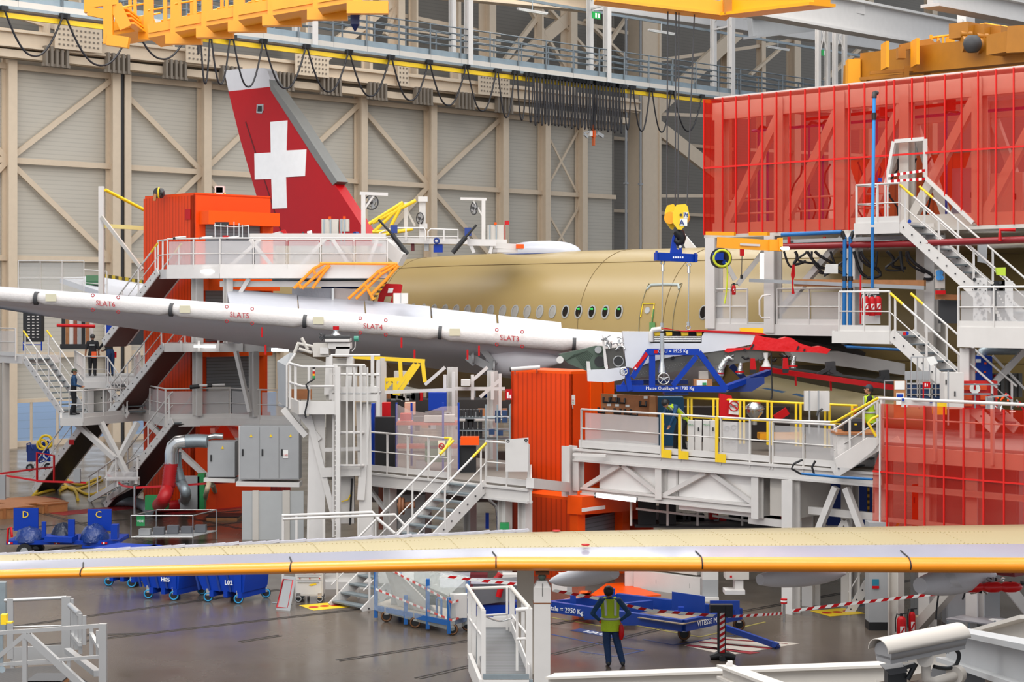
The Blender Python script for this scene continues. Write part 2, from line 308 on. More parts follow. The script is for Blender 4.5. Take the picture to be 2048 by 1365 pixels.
for a,b,w in[((777,3),(632,124),.85),((1145,28),(1000,150),.85),((20,22),(150,62),.6),((770,70),(800,0),.25),((165,60),(230,0),.6),((1010,120),(1085,20),.3),((1190,120),(1100,20),.2),((1060,20),(1130,135),.2),((1170,40),(1255,120),.2),((1180,142),(1256,30),.2)]:
 truss.append(('diagonal_brace',MB().beam(wl(*a,1.0),wl(*b,1.0),.3,w),BGE))
for a,b in[((1060,25),(1255,66)),((700,10),(1000,70)),((830,60),(1000,86))]:truss.append(('cross_rail',MB().beam(wl(*a,.6),wl(*b,.6),.15,.25),BGE))
T('roof_truss','beige steel truss with riveted gusset plates above the sliding doors','truss',truss)
tr2=[]
for x,w in[(1440,.6),(1510,.5),(1575,.8),(1722,.8),(1850,.8)]:p=wx(x)-B*.6;tr2.append(('post',MB().hcol(p,p+Z*45.5,w,A,.1),BGE))
for a,b,w in[((1480,60),(1312,218),1.1),((1312,252),(1440,352),1.1),((1500,150),(1560,98),.2),((1650,160),(1760,60),.3)]:tr2.append(('diagonal_brace',MB().beam(wl(*a,1.0),wl(*b,1.0),.3,w),BGE))
for a,b in[((1320,120),(1500,95)),((1500,95),(1700,60)),((1312,228),(1500,235)),((1312,392),(1500,392)),((1500,300),(1900,320))]:tr2.append(('cross_rail',MB().beam(wl(*a,.6),wl(*b,.6),.15,.25),BGE))
T('wall_truss','beige posts and heavy diagonals on the hall wall right of the corner column','truss',tr2)
# walkway, festoon cables, cranes
f0=P(0,29,71)
def fr(x,y=None,off=0.):return on(f0+B*off,A,x,y)
ws=fr(-40).z+.2
def wk(x,z,off=0.):p=on(f0+B*off,A,x);return Ve((p.x,p.y,ws+z))
wb0,wb1=-60,1700
parts=[('girder',MB().beam(wk(wb0,.2),wk(wb1,.2),.3,.38),WH2),('girder',MB().beam(wk(wb0,.2,1.6),wk(wb1,.2,1.6),.3,.38),WH2),('kick_plate',MB().beam(wk(wb0,.54,-.02),wk(wb1,.54,-.02),.06,.28),mat('galvanised_kick_plate','#84929a',.45,.3,.2,2)),('deck',MB().beam(wk(wb0,.42,.8),wk(wb1,.42,.8),.05,1.6,up=A.cross(Z)),GAL)]
for off in(-.1,1.7):
 for h in(.98,1.28,1.58,1.88):parts.append(('rail',MB().tube([wk(wb0,h,off),wk(wb1,h,off)],.035,5),mat('blue_grey_rail','#5d666c',.5)))
 x=-30
 L0=wk(wb0,0)
 for k in range(34):p=L0+A*(k*2.0)+B*off;parts.append(('post',MB().beam(p+Z*.1,p+Z*1.88,.07,.09),MATS['blue_grey_rail']))
T('walkway','long white overhead walkway with blue-grey railings crossing the hall','walkway',parts)
for a,b,lb in[((592,40),(625,40),'white twin hanger posts above the tail fin tip'),((905,30),(936,40),'white twin hanger posts above the festoon cables, mid picture'),((1180,40),(1213,40),'white twin hanger posts carrying the green exit sign'),((1427,40),(1461,40),'white twin hanger posts left of the red screens')]:
 p,r_=wk(a[0],.7,1.6),wk(b[0],0.1,0);r_=r_-B*.05;p2,r2=p+Z*9,r_+Z*9;hp=[('post',MB().hcol(p,p2,.25,A,.04),WHT),('post',MB().hcol(r_,r2,.3,A,.04),WHT)]
 for z in(3.6,):hp+=[('cross_bar',MB().beam(p+Z*z,r_+Z*(z+.6),.1),WHT)]
 hp+=[('diagonal_brace',MB().beam(p+Z*(z+.3),r_+Z*(z+2.6),.06),WHT)for z in(3.6,6)]+[('diagonal_brace',MB().beam(p+Z*(z+2.3),r_+Z*(z+.9),.06),WHT)for z in(3.6,6)]
 T('hanger_posts',lb,'posts',hp)
T('lighting_rail','blue-grey cable rail sloping behind the white lamps over the walkway','rail',MB().beam(wk(850,4.3,2.0),wk(1480,4.3,2.0),.1,.14).beam(wk(1480,4.3,2.),wk(1760,4.3,2.0),.1,.14),GAL)
for x,z,lb in[(1065,3.75,'long white lamp hanging above the walkway, left of the exit sign'),(1323,3.75,'long white lamp hanging above the walkway, right of the exit sign'),(1556,3.9,'long white lamp hanging at the walkway end above the red screens')]:
 p=wk(x,z,1.8);T('strip_lamp',lb,'lamp',[('housing',MB().beam(p-A*1.1,p+A*1.1,.14,.08),WHT),('diffuser',MB().beam(p-A*1.05-Z*.07,p+A*1.05-Z*.07,.12,.05),mat('unlit_tube','#d8d8d2',.4)),('bracket',MB().beam(p+Z*.04,p+Z*.5,.04),GAL)])
for x,lb in[(1193,'green exit sign hanging between the white hanger posts'),(1650,'small green exit sign high above the red screens')]:
 p=wk(x,3.55,.4)-A*.3;T('exit_sign',lb,'sign',[('panel',MB().box(p,A*.62,B*.06,Z*.36),MATS.get('exit_green')or mat('exit_green','#138a3e',.5,emit=.4)),('pictogram',MB().box(p+A*.2+Z*.06-B*.01,A*.12,B*.01,Z*.24).box(p+A*.42+Z*.06-B*.01,A*.12,B*.01,Z*.24),TXW)])
fz=f0.z
T('festoon_rail','thin yellow conductor rail running along under the walkway','rail',[('conductor',MB().beam(on(f0,A,-40),on(f0,A,1420),.16,.2),YEL),('carrier_rail',MB().beam(on(f0,A,-40)+Z*.28-B*.2,on(f0,A,1440)+Z*.28-B*.2,.1,.12),GAL)])
def loop(x0,x1,drop,lb=None,gr=None,off=.35):
 a,b=on(f0-B*off,A,x0)+Z*.2,on(f0-B*off,A,x1)+Z*.2;n=22;pts=[]
 for i in range(n+1):
  t=i/n;s_=1-abs(2*t-1)**2.3;pts.append(a+(b-a)*(.5+(t-.5)*(1-.12*s_))-Z*drop*s_)
 return pts
lx=[-10,127,268];tro=[6,128]
def trolley(x):p=on(f0-B*.3,A,x)+Z*.2;return MB().cbox(p-Z*.1,.3,.2,.2,A)
segs=[(8,126,1.75),(131,266,1.85),(268,378,1.3),(395,399,0.9),(401,420,2.15),(422,460,2.1),(466,526,2.1),(528,612,2),(614,697,1.95),(699,780,1.95),(783,857,1.95),(859,932,2),(934,993,2.1),(996,1029,2.3),(1034,1053,2.35),(1057,1066,2.4)]
names_l=['beside the first hall column','left of the yellow crane steps','under the yellow crane steps','first narrow one below the yellow crane','second narrow one below the yellow crane','just left of the tail fin tip','hanging in front of the white tail fin tip','right of the tail fin tip','right of the second riveted plate','left of the broad flanged post','right of the broad flanged post','left of the third riveted plate','over the third riveted plate','first narrow one before the cable bunch','second narrow one before the cable bunch','last single one before the cable bunch']
def tl(x0,x1,dr,lb,gr):p=loop(x0,x1,dr);return T('festoon_cable',lb,'cable',[('cable_loop',MB().tube(p,.042,6),CAB),('trolley',trolley(x0),BLK),('trolley',trolley(x1),BLK)],group=gr)
for(x0,x1,dr),nm in zip(segs,names_l):tl(x0,x1,dr,'dark festoon cable loop '+nm,'festoon cable loops')
for k in range(27):
 x0=1068+k*6.6;tl(x0,x0+5.6,2.55-.14*abs(math.sin(k*1.7)),'narrow dark cable loop, %s from the left in the tight bunch under the walkway'%OW[k],'bunched festoon cable loops')
for x0,x1,dr,nm in[(1248,1262,2.3,'right after the bunch'),(1266,1300,2.3,'over the corner column'),(1304,1342,2.25,'behind the crane ropes'),(1347,1404,2.05,'beside the red screens')]:tl(x0,x1,dr,'dark festoon cable loop '+nm,'festoon cable loops')
p=on(f0-B*.2,A,1187);mb=MB().beam(p,p-Z*2.0,.16,.06,up=A);m2=MB().beam(p-Z*2.0,p-Z*3.1,.16,.08,up=A)
hd_=Ve((p.x,p.y,H-(270-HY)*p.y/F));m3=MB().cbox(hd_-Z*.12,.16,.16,.34,A);m4=MB();m5=MB().cbox(hd_-A*.24-Z*.08,.2,.14,.26,A)
m4.beam(hd_-A*.75+Z*.06,hd_-A*.35+Z*.15,.05,.08);m4.beam(hd_+A*.3+Z*.12,hd_+A*.75-Z*.04,.1,.18);m4.beam(hd_-A*.7,hd_-A*.45-Z*.15,.1,.14);m4.beam(hd_+A*.1+Z*.02,hd_+A*.4+Z*.02,.05,.07)
T('pendant_control','orange and white pendant control hanging below the bunched cables','pendant',[('cable_chain',mb,DGY),('lower_cable',m2,mat('cable_orange','#b0562c',.6)),('housing',m3,ORP),('control_box',m5,WHT),('bumper',m4,GRY)])
YD=60.
def yp(x,y,d=YD):return P(x,y,d)
def crane_cage(x0,x1,yb,d,lb,rails=True,cx_=True):
 """one hanging yellow cage: floor box (sloping up to the right), two C posts and railings"""
 a,b=yp(x0,yb,d),yp(x1,yb-(x1-x0)*.17,d);a2,b2=a+Y*2.2,b+Y*2.2;ps=[]
 ps.append(('floor',MB().hexa([a-Z*.16,b-Z*.16,b2-Z*.16,a2-Z*.16,a,b,b2,a2]),AMB));ps.append(('edge_beam',MB().beam(a+Z*.14,b+Z*.14,.1,.3),AMB))
 for p in(b,):ps.append(('hanger',MB().beam(p,p+Z*4.6,.26,.2,up=Y),AMB));ps.append(('foot_beam',MB().beam(p-Z*.35-X*.3,p-Z*.35+X*.9,.3,.36),AMB));ps.append(('hanger',MB().beam(p-Z*.5,p+Z*.2,.27,.21,up=Y),AMB))
 for h in(.75,1.5):ps.append(('rail',MB().tube([a+Z*h,b+Z*h],.035,5),AMB));ps.append(('rail',MB().tube([a2+Z*h,b2+Z*h],.035,5),AMB))
 for k in range(2):
  for o in(a,a2):p=o+(b-a)*(k+.3)/2;ps.append(('post',MB().beam(p,p+Z*1.8,.1),AMB))
 return T('crane_cage',lb,'crane',ps)
crane_cage(222,296,62,62,'lowest yellow crane cage right of the small yellow steps')
crane_cage(296,350,66,60,'yellow crane cage over the left part of the festoon rail')
crane_cage(350,412,54,58.5,'second yellow crane cage from the small yellow steps')
crane_cage(412,476,42,57,'third yellow crane cage from the small yellow steps')
crane_cage(476,545,30,55.5,'fourth yellow crane cage, above the tail fin')
crane_cage(545,635,20,54,'fifth yellow crane cage, right of the one above the tail fin')
crane_cage(635,715,5,52.5,'rightmost yellow crane cage with a blue strap below')
ps=[('frame',MB().beam(yp(177,-20),yp(177,26),.25,.2,up=Y).beam(yp(177,22),yp(215,30),.2,.3).beam(yp(217,10),yp(217,88),.3,.2,up=Y).beam(yp(215,80),yp(258,86),.3,.35).beam(yp(180,8),yp(232,2),.2,.25),AMB)]
for s_ in(0,2.0):ps.append(('stringer',MB().beam(yp(231,10)+X*s_*.3+Y*s_,yp(252,56)+X*s_*.3+Y*s_,.1,.4),AMB))
for k in range(4):ps.append(('tread',MB().box(yp(236+k*5,18+k*10),X*.3,Y*2,Z*.06),AMB))
T('crane_steps','small yellow access steps at the left end of the overhead crane','steps',ps)
p=yp(710,14,53);T('hanging_strap','dark blue strap hanging from the rightmost yellow crane cage','strap',MB().beam(p,p-Z*.55,.26,.08,up=Y).cyl(p-Z*.52,p-Z*.72,.14,6,rad2=.02),mat('navy_strap','#0c1c4c',.5))
d0=47.;a,b=P(1180,-22,d0+6),P(1640,-6,d0-1);mb=MB();mb.beam(P(1190,-10,50),P(1456,22,50),.5,.42);m2=MB().beam(P(1456,16,50),P(1645,-4,46),.5,.42)
m3=MB().beam(P(1190,2,50),P(1456,34,50),.8,.08);m4=MB().beam(P(1456,31,50),P(1645,9,46),.8,.08)
T('crane_girder','bright yellow crane girder with bolted splice crossing the top of the hall','crane',[('girder_web',mb,AMB),('girder_web',m2,AMB),('flange',m3,AMB),('flange',m4,AMB),('splice_plate',MB().cbox(P(1453,32,49.8),.22,.9,.5),AM2)])
for(a,da),(b,db),h,lb,m in[(((1190,-8),100),((2100,128),135),1.5,'broad white runway beam falling to the right above the exit sign',WHT),(((1480,-8),80),((2100,108),105),1.5,'upper white runway beam above the amber crane',WHT),(((1860,-10),70),((2100,38),78),.8,'short white beam in the top right corner of the hall',WHT),(((1640,40),95),((1500,55),90),1.0,'grey tie beam between the two white runway beams',GRY),(((880,-20),96),((1200,10),104),.8,'pale beam along the roof above the walkway',BGE)]:
 p,r_=P(*a,da),P(*b,db);T('runway_beam',lb,'steel beam',[('web',MB().beam(p,r_,.25,h),m),('flange',MB().beam(p+Z*h/2,r_+Z*h/2,.8,.12),m),('flange',MB().beam(p-Z*h/2,r_-Z*h/2,.8,.12),m)])
for x in(1636,1652,1668,1688):pass
for x,y0,y1,d,lb in[(1636,34,190,92,'slim white hanger post'),(1655,34,190,96,'slim white hanger post'),(1670,36,190,93,'slim white hanger post'),(1689,40,190,97,'slim white hanger post')]:
 T('hanger_post','slim white hanger post, %s of four from the left behind the red screens'%{1636:'first',1655:'second',1670:'third',1689:'last'}[x],'post',MB().hcol(P(x,y0-40,d),P(x,y1+20,d),.2,A,.03),WHT,group='white hanger posts above the red screens')
mb=MB()
for a,b in[((1641,45),(1653,100)),((1653,45),(1641,100)),((1672,50),(1687,100)),((1687,50),(1672,100))]:mb.beam(P(*a,94),P(*b,94),.06)
T('cross_bracing','thin white cross bracing between the four hanger posts behind the red screens','brace',[('rod',mb,WHT)])
for x,y,lb in[(1712,12,'small white trolley clamped on the upper runway beam, the left one'),(1932,40,'tall white trolley clamped on the upper runway beam, the right one')]:
 p=P(x,y,88);T('beam_trolley',lb,'trolley',MB().cbox(p-Z*.4,.8,.5,.7,A).cbox(p-Z*.9,.4,.3,.6,A).cbox(p+Z*.3,.2,.2,1.4,A).cyl(p-A*.5-Z*.1,p+A*.5-Z*.1,.12,8),WHT)
ps=[]
def ac(x,y,d=70.):return P(x,y,d)
ps.append(('bridge_girder',MB().beam(ac(1735,132,74),ac(2100,92,62),.7,1.0),AM2));ps.append(('bridge_girder',MB().beam(ac(1700,160,78),ac(2100,134,66),.7,1.2),AM2))
ps.append(('end_carriage',MB().beam(ac(1706,120,74),ac(1706,190,74),.5,.6,up=Y),AMB));ps.append(('end_carriage',MB().beam(ac(1718,118,76),ac(1718,190,76),.5,.6,up=Y),AM2))
ps.append(('hanger_frame',MB().beam(ac(1812,140),ac(1812,160),.2).beam(ac(1854,140),ac(1854,160),.2).beam(ac(1808,138),ac(1860,138),.2).beam(ac(1740,146),ac(1830,140),.12).beam(ac(1720,158),ac(1810,152),.12),AM2))
ps.append(('portal_frame',MB().beam(ac(1802,96),ac(1802,118),.3,.4).beam(ac(1800,96),ac(1862,84),.25).beam(ac(1860,84),ac(1880,108),.2).beam(ac(1830,112),ac(1880,84),.15),AM2))
for x,y in((1930,66),(1962,70),(1995,74)):ps.append(('hoist_drum',MB().cbox(ac(x,y+12,66),.9,.8,.55,A).cyl(ac(x-6,y+22,65.5),ac(x+6,y+22,65.5),.3,12).cyl(ac(x-8,y+2,65.5),ac(x+14,y+2,65.5),.1,8),AM2))
ps.append(('motor',MB().cyl(ac(1908,66,66),ac(1930,68,66),.16,10).ball(ac(1945,88,65),.35),DGY))
ps.append(('motor_cover',MB().beam(ac(1995,92,64),ac(2040,84,63),1,.7).beam(ac(2030,82,63),ac(2100,78,62),1,.9),AM2))
for a,b in[((1860,76),(1965,62)),((1860,92),(1960,84)),((1965,50),(2048,62)),((1934,54),(1972,48)),((1972,48),(2060,62))]:ps.append(('rail',MB().tube([ac(*a),ac(*b)],.05,5),AMB))
for x,y0,y1 in((1862,70,112),(1876,76,110),(1886,72,108),(1901,70,118),(1934,54,104),(1971,48,100),(2018,56,96)):ps.append(('post',MB().beam(ac(x,y0),ac(x,y1),.09),AMB))
for x in(1770,1830,1900,1990):ps.append(('stiffener',MB().cbox(ac(x,138-(x-1770)*.1,69),.12,1,1.0),AMB))
T('overhead_crane','worn amber overhead crane with motors and railings beyond the red screens','crane',ps)
hx=P(1355,430,50);ps=[]
def hk(x,y,d=50):return P(x,y,d)
def plate_poly(n,pts,d,th,m_=None):return MB().prism([P(*q(n,*p),d)for p in pts],Y*th)
lp=[(1125,225),(1140,175),(1180,165),(1200,175),(1200,310),(1180,340),(1165,335),(1125,280)];rp=[(1195,195),(1205,170),(1265,165),(1280,180),(1292,240),(1280,290),(1240,340),(1212,338),(1180,290),(1180,230)]
ps=[('side_plate',plate_poly(7,lp,50.35,.1),YEL),('side_plate',plate_poly(7,rp,49.7,.1,),YEL)]
ps.append(('sheave',MB().cyl(hk(1340,436,50.0),hk(1344,436,50.3),.17,18),AMB));ps.append(('sheave',MB().cyl(P(1363,436,49.85),P(1366,436,50.2),.2,18),AMB));ps.append(('axle',MB().cyl(P(1362,430,49.65),P(1352,430,50.45),.035,10),DGY))
ps.append(('label_plate',MB().box(P(1360,452,49.68),X*.2,Y*.01,Z*.2).box(P(1367,437,49.68),X*.12,Y*.01,Z*.17),PAP,[('lettering',text('A',P(1363.5,450,49.66),X,Z,.2,bold=True),BL2),('lettering',text('7t',P(1371.5,434,49.66),X,Z,.17,bold=True),BL2)]))
ps.append(('swivel',MB().cyl(P(1354,455,50),P(1354,468,50),.09,10),DGY))
ho=[P(*q(7,*p),50)for p in[(1205,345),(1225,370),(1240,400),(1235,420),(1215,428),(1200,415),(1205,395)]]
ps.append(('hook',MB().tube(ho,[.13,.15,.13,.12,.1,.07,.04],8),BLK));ps.append(('safety_catch',MB().tube([P(1350,469,50),P(1366,472,50),P(1380,472,50)],.018,5),DGY))
T('hook_block','yellow crane hook block marked A and 7t above the blue lifting beam','hook block',ps)
for x0,x1,lb in[(1333.5,1336,'leftmost'),(1350.5,1352,'second from left'),(1356,1358,'third from left'),(1374,1391,'rightmost, slanting')]:
 T('hoist_rope','thin steel hoist rope above the yellow hook block, the %s of four'%lb,'rope',MB().tube([P(x0,413,50),P(x1,-30,50)],.02,5),DGY,group='hoist ropes')
sp=[('lifting_beam',MB().beam(P(1312,513.5,49.8),P(1391,517,50.2),.28,.22),BLU,[('symbols',MB().prism([P(1346+k*5.5,515,49.68)+o for o in(Ve((0,0,0)),X*.045,Z*.05+X*.045,Z*.05)],Y*-.01)if False else MB().cbox(P(1347+k*4.6,517,49.7),.035,.02,.05),TXW)for k in range(5)])]
lug=[P(*q(7,*p),50)for p in[(1160,505),(1175,400),(1185,375),(1202,380),(1200,440),(1205,470),(1218,478),(1228,460),(1232,430),(1238,430),(1244,508)]]
sp.append(('lifting_lug',MB().prism(lug,Y*.12),BLU));sp.append(('end_plate',MB().cbox(P(1313,521,49.75),.04,.34,.26),BLU));sp.append(('end_plate',MB().cbox(P(1390.5,525,50.1),.04,.34,.26),BLU))
sp.append(('round_sticker',MB().cyl(P(1360.6,493.5,49.97),P(1360.6,493.5,49.99),.04,12),PAP))
T('spreader_beam','short royal blue spreader beam hanging under the yellow hook block','lifting beam',sp)
for xt,yt,xb,yb,lb in[(1325.5,522,1323.8,662,'left wire sling between the blue spreader and the wrapped pylon'),(1377.7,526,1376.6,660,'right wire sling between the blue spreader and the wrapped pylon')]:
 T('wire_sling',lb,'sling',[('wire',MB().tube([P(xt,yt+18,50),P(xb,yb-14,50)],.016,6),CHR),('shackle',MB().ring(P(xt,yt+4,50),Y,.05,.02).tube([P(xt,yt+6,50),P(xt,yt+20,50)],[.03,.05],8),CHR),('shackle',MB().ring(P(xb,yb-4,50),Y,.06,.02).tube([P(xb,yb-16,50),P(xb,yb-7,50)],.045,8),CHR)])
# the aircraft with the red tail
OCH=mat('ochre_primer','#937e50',.36,var=.05,scale=.4);CRM=mat('cream_primer','#a69975',.45,var=.04,scale=.5);GUN=mat('grey_underside','#d3d3d8',.45,var=.03)
LWH=mat('light_grey_white','#b4b6be',.35);RDT=mat('tail_red','#a80009',.32,spec=.3);SVG=mat('fin_edge_grey','#7b7a76',.4,.3);CVR=mat('padded_white_cover','#d0cbc8',.75,bump=.25,scale=4)
LIN=mat('panel_line','#6f5c38',.6);OYL=mat('edge_orange','#f09010',.32,coat=.15)
fc=P(1300,605,66.5);u0=0
Cc=Ve((fc.x,fc.y,6.85));RF=3.02
def ring_f(t,r,dz=0,n=48,sy=1.0):
 ce=Cc+B*t+Z*dz;e=Z.cross(B);return[ce+(e*math.cos(2*math.pi*j/n)+Z*math.sin(2*math.pi*j/n)*sy)*r for j in range(n)]
secs=[(-24,RF,0),(-16,RF,0),(-10,RF,0),(-5,RF,0),(0,RF,0),(3,RF,0),(6,RF,0),(8.5,RF*.985,.03),(11,RF*.95,.10),(14,RF*.87,.22),(17,RF*.76,.36),(20,RF*.62,.52),(23,RF*.46,.7),(26,RF*.3,.85),(28.5,RF*.12,.95)]
fus=MB().loft([ring_f(*s)for s in secs])
def fsurf(t,ang,dr=0.):
 """point on the fuselage skin; ang from the horizontal of the camera side, up positive"""
 r,dz=RF,0
 for(a,b)in zip(secs[:-1],secs[1:]):
  if a[0]<=t<=b[0]:f=(t-a[0])/(b[0]-a[0]);r=a[1]+(b[1]-a[1])*f;dz=a[2]+(b[2]-a[2])*f
 e=-Z.cross(B)
 e=e if(e.y<0)else-e
 return Cc+B*t+Z*dz+(e*math.cos(ang)+Z*math.sin(ang))*(r+dr)
def fus_t(x):
 lo,hi=-22.,24.
 for _ in range(40):
  m_=(lo+hi)/2;p=fsurf(m_,.3)
  if CX+F*p.x/p.y>x:lo=m_
  else:hi=m_
 return lo
parts=[('fuselage',fus,OCH)]
for xx in(1160,760,1330):
 t=fus_t(xx);mb=MB();mb.tube([fsurf(t,a*.05,.004)for a in range(-14,32)],.012,4);parts.append(('panel_joint',mb,LIN))
for an in(.98,-.25):mb=MB();mb.tube([fsurf(-20+k,an,.004)for k in range(34)],.014,4);parts.append(('panel_joint',mb,LIN))
frm=mat('window_surround','#8e8d88',.5);dkw=mat('dark_cabin_window','#1a1512',.15);shade=mat('window_blind','#8b8881',.5);grg=mat('green_cabin_light','#2fd04a',.4,emit=1.2)
wa=math.asin(.235)
for k in range(20):
 x=872+0
 t=fus_t(1240)+.655*k
 if k==0:pass
 def el(sx,sz,dr,n=14):return[fsurf(t+sx*math.cos(2*math.pi*j/n),wa+sz*math.sin(2*math.pi*j/n)/RF,dr)for j in range(n)]
 a_,b_,c_=el(.19,.26,.0),el(.19,.26,.02),el(.13,.2,.024);n=14
 fr_=MB().loft([a_,b_,c_],cap=False,sm=False);gl=MB().add([fsurf(t,wa,.014)]+el(.14,.21,.012),[(0,i+1,(i+1)%n+1)for i in range(n)])
 sub=[('pane',gl,dkw if k<5 else shade)]
 if k<4:sub.append(('cabin_light',MB().box(fsurf(t+.07,wa+.025,.016),B*-.12,Z.cross(B)*.01,Z*.05),grg))
 parts.append(('cabin_window',fr_,frm,sub))
t=fus_t(1409);parts.append(('cabin_window',MB().loft([[fsurf(t+a*math.cos(2*math.pi*j/14),wa+b*math.sin(2*math.pi*j/14)/RF,d_)for j in range(14)]for a,b,d_ in((.19,.26,0),(.19,.26,.02),(.13,.2,.024),(.02,.02,.014))],cap=False),frm,[('pane',MB().add([fsurf(t,wa,.022)]+[fsurf(t+.14*math.cos(2*math.pi*j/14),wa+.21*math.sin(2*math.pi*j/14)/RF,.026)for j in range(14)],[(0,i+1,(i+1)%14+1)for i in range(14)]),dkw)]))
td0,td1=fus_t(1283),fus_t(1350);tm=(td0+td1)/2;top=.58
pts=[fsurf(td0+.0,-.2+a*.08,.012)for a in range(11)]+[fsurf(td0-.12,top,.012),fsurf(tm,top+.01,.012),fsurf(td1+.12,top,.012)]+[fsurf(td1,.6-a*.08,.012)for a in range(11)]
parts.append(('door_outline',MB().tube(pts,.014,4),mat('door_gap','#76725c',.5)))
parts.append(('door_lintel',MB().tube([fsurf(td0-.02,top-.06,.01),fsurf(td0-.15,top,.012),fsurf(tm,top+.005,.012),fsurf(td1+.15,top,.012),fsurf(td1+.02,top-.06,.01)],.05,6),mat('lintel_grey','#9aa3a0',.5)))
ty=fus_t(1294);mb=MB().tube([fsurf(ty+.2,wa-.06,.02),fsurf(ty+.2,wa+.1,.02),fsurf(ty-.32,wa+.1,.02),fsurf(ty-.32,wa-.06,.02)],.025,4);parts.append(('yellow_bracket',mb,YEL))
parts.append(('round_plate',MB().cyl(fsurf(ty-.05,wa+.02,-.01),fsurf(ty-.05,wa+.02,.02),.12,14),GRY));tg=fus_t(1309)
parts.append(('door_handle',MB().tube([fsurf(tg,wa+.03,.02),fsurf(tg,wa-.12,.02)],.03,6).box(fsurf(tg+.1,wa-.22,.01),B*-.26,Z.cross(B)*.015,Z*.3),mat('green_handle','#4b7a42',.6)))
t0=fus_t(1078);e=Z.cross(B);ce=Cc+B*(t0-.4);rings=[]
base_p=Ve((P(1080,500,70).x,70,0));
rd0=on(Cc,B,1082);rd0=Ve((rd0.x,rd0.y,Cc.z+RF-.12))
for k in range(9):a=k/8*math.pi/2;rings.append([rd0+B*2.05*math.cos(a)**.8*math.cos(2*math.pi*j/28)+e*.75*math.cos(a)**.8*math.sin(2*math.pi*j/28)+Z*(.06+.5*math.sin(a))for j in range(28)]if k<8 else[rd0+B*.02*math.cos(2*math.pi*j/28)+e*.02*math.sin(2*math.pi*j/28)+Z*.56 for j in range(28)])
parts.append(('radome',MB().loft([[p-Z*.15 for p in rings[0]]]+rings),LWH,'white domed antenna fairing',[('base_seam',MB().tube([p-Z*.03+(p-rd0)*.01 for p in rings[0]],.03,4,closed=True),mat('seam_blue','#3a4a78',.5))]))
p=on(Cc,B,1374);p=Ve((p.x,p.y,Cc.z+RF-.05));parts.append(('blade_antenna',MB().prism([p,p-B*.5,p-B*.02+Z*.8+B*.35,p+B*.1+Z*.85+B*.4],e*.06),WHT))
FC=on(Cc,B,640)
def fp(x,y):return on(Cc,B,x,y)
def fin_solid(poly,th):
 return MB().prism([fp(*p)+Z.cross(B)*th/2 for p in poly],Z.cross(B)*-th)
LE=[(757,492),(735,455),(680,362),(560,190),(545,150)]
fin=[(556,492),(545,470),(522,390),(490,280),(467,187),(466,184),(549,175),(553,178),(600,245),(677,366),(735,455),(757,492)]
parts.append(('vertical_fin',fin_solid(fin,.55),RDT,'red vertical fin with a white cross',[('fin_tip',fin_solid([(466,184),(462,165),(457,142),(500,138),(535,137),(544,143),(549,158),(551,175)],.5),mat('fin_tip_grey','#c4c3c6',.35)),('leading_edge',fin_solid([(549,160),(556,172),(600,233),(652,313),(686,364),(676,371),(640,318),(590,240),(552,182)],.62),SVG),('white_cross',MB().joinmb(fin_solid([(551,245),(585,242),(583,302),(623,300),(620,353),(582,355),(584,417),(555,418),(553,359),(520,360),(519,308),(552,306)],.6)),TXW),('logo_light',fin_solid([(524,210),(537,209),(537,222),(534,228),(523,227)],.6),ALU,[('lens',fin_solid([(527,213),(534,213),(534,224),(526,224)],.64),BLK)]),('rudder_line',fin_solid([(500,245),(502,244),(575,470),(573,471)],.57),mat('rudder_gap','#5c0208',.6))]))
sp_=[(100,556),(172,552),(300,566),(300,606),(215,600),(130,572)]
parts.append(('stabiliser',MB().prism([P(120,556,86),P(195,552,86),P(300,566,88),P(420,585,88),P(420,600,84),P(215,588,83)],Z*-.25),GUN,[('green_tip',MB().prism([P(172,551,85.9),P(204,551,85.9),P(208,562,84.5),P(172,562,84.8)],Z*-.2),mat('green_primer','#3f6a4a',.6)),('edge_tape',MB().beam(P(208,552,82.8),P(300,566,83),.1,.16),mat('hazard_tape','#b59b1c',.5,ribs=(X,.3,.12,.5,0)))]))
DW=60.
def wl_z(x):return H-((598+(x-60)*.0865)-HY)/F*DW+0
def wle(x):return Pz(x,wl_z(x),DW)
st=[]
for x in[-60,73,200,343,480,610,740,880,1010,1148,1230,1330,1450]:
 p=wle(x);k=(x+60)/1290;ch=2.6+6.5*k;dr=1.6*k**.8+.25;th=.28+.25*k
 sec=[(0,0),(.15,th*.45),(.6,th*.8),(1.8,th*1.05),(ch*.6,th*.9-dr*.25),(ch,-dr*.9),(ch,-dr*.95-.03),(ch*.6,-th-dr*.6),(1.8,-th*1.2-dr*.2),(.6,-th*.95-dr*.05),(.15,-th*.5)]
 st.append([Ve((p.x,p.y+a,p.z+b))for a,b in sec])
parts.append(('wing',MB().loft(st),GUN,'grey wing with its leading edge in white padded covers'))
wsub=[]
sl=[-60,73,343,610,880,1148,1400];slr=[(585+(x-0)*.078)for x in sl]
CR=.26
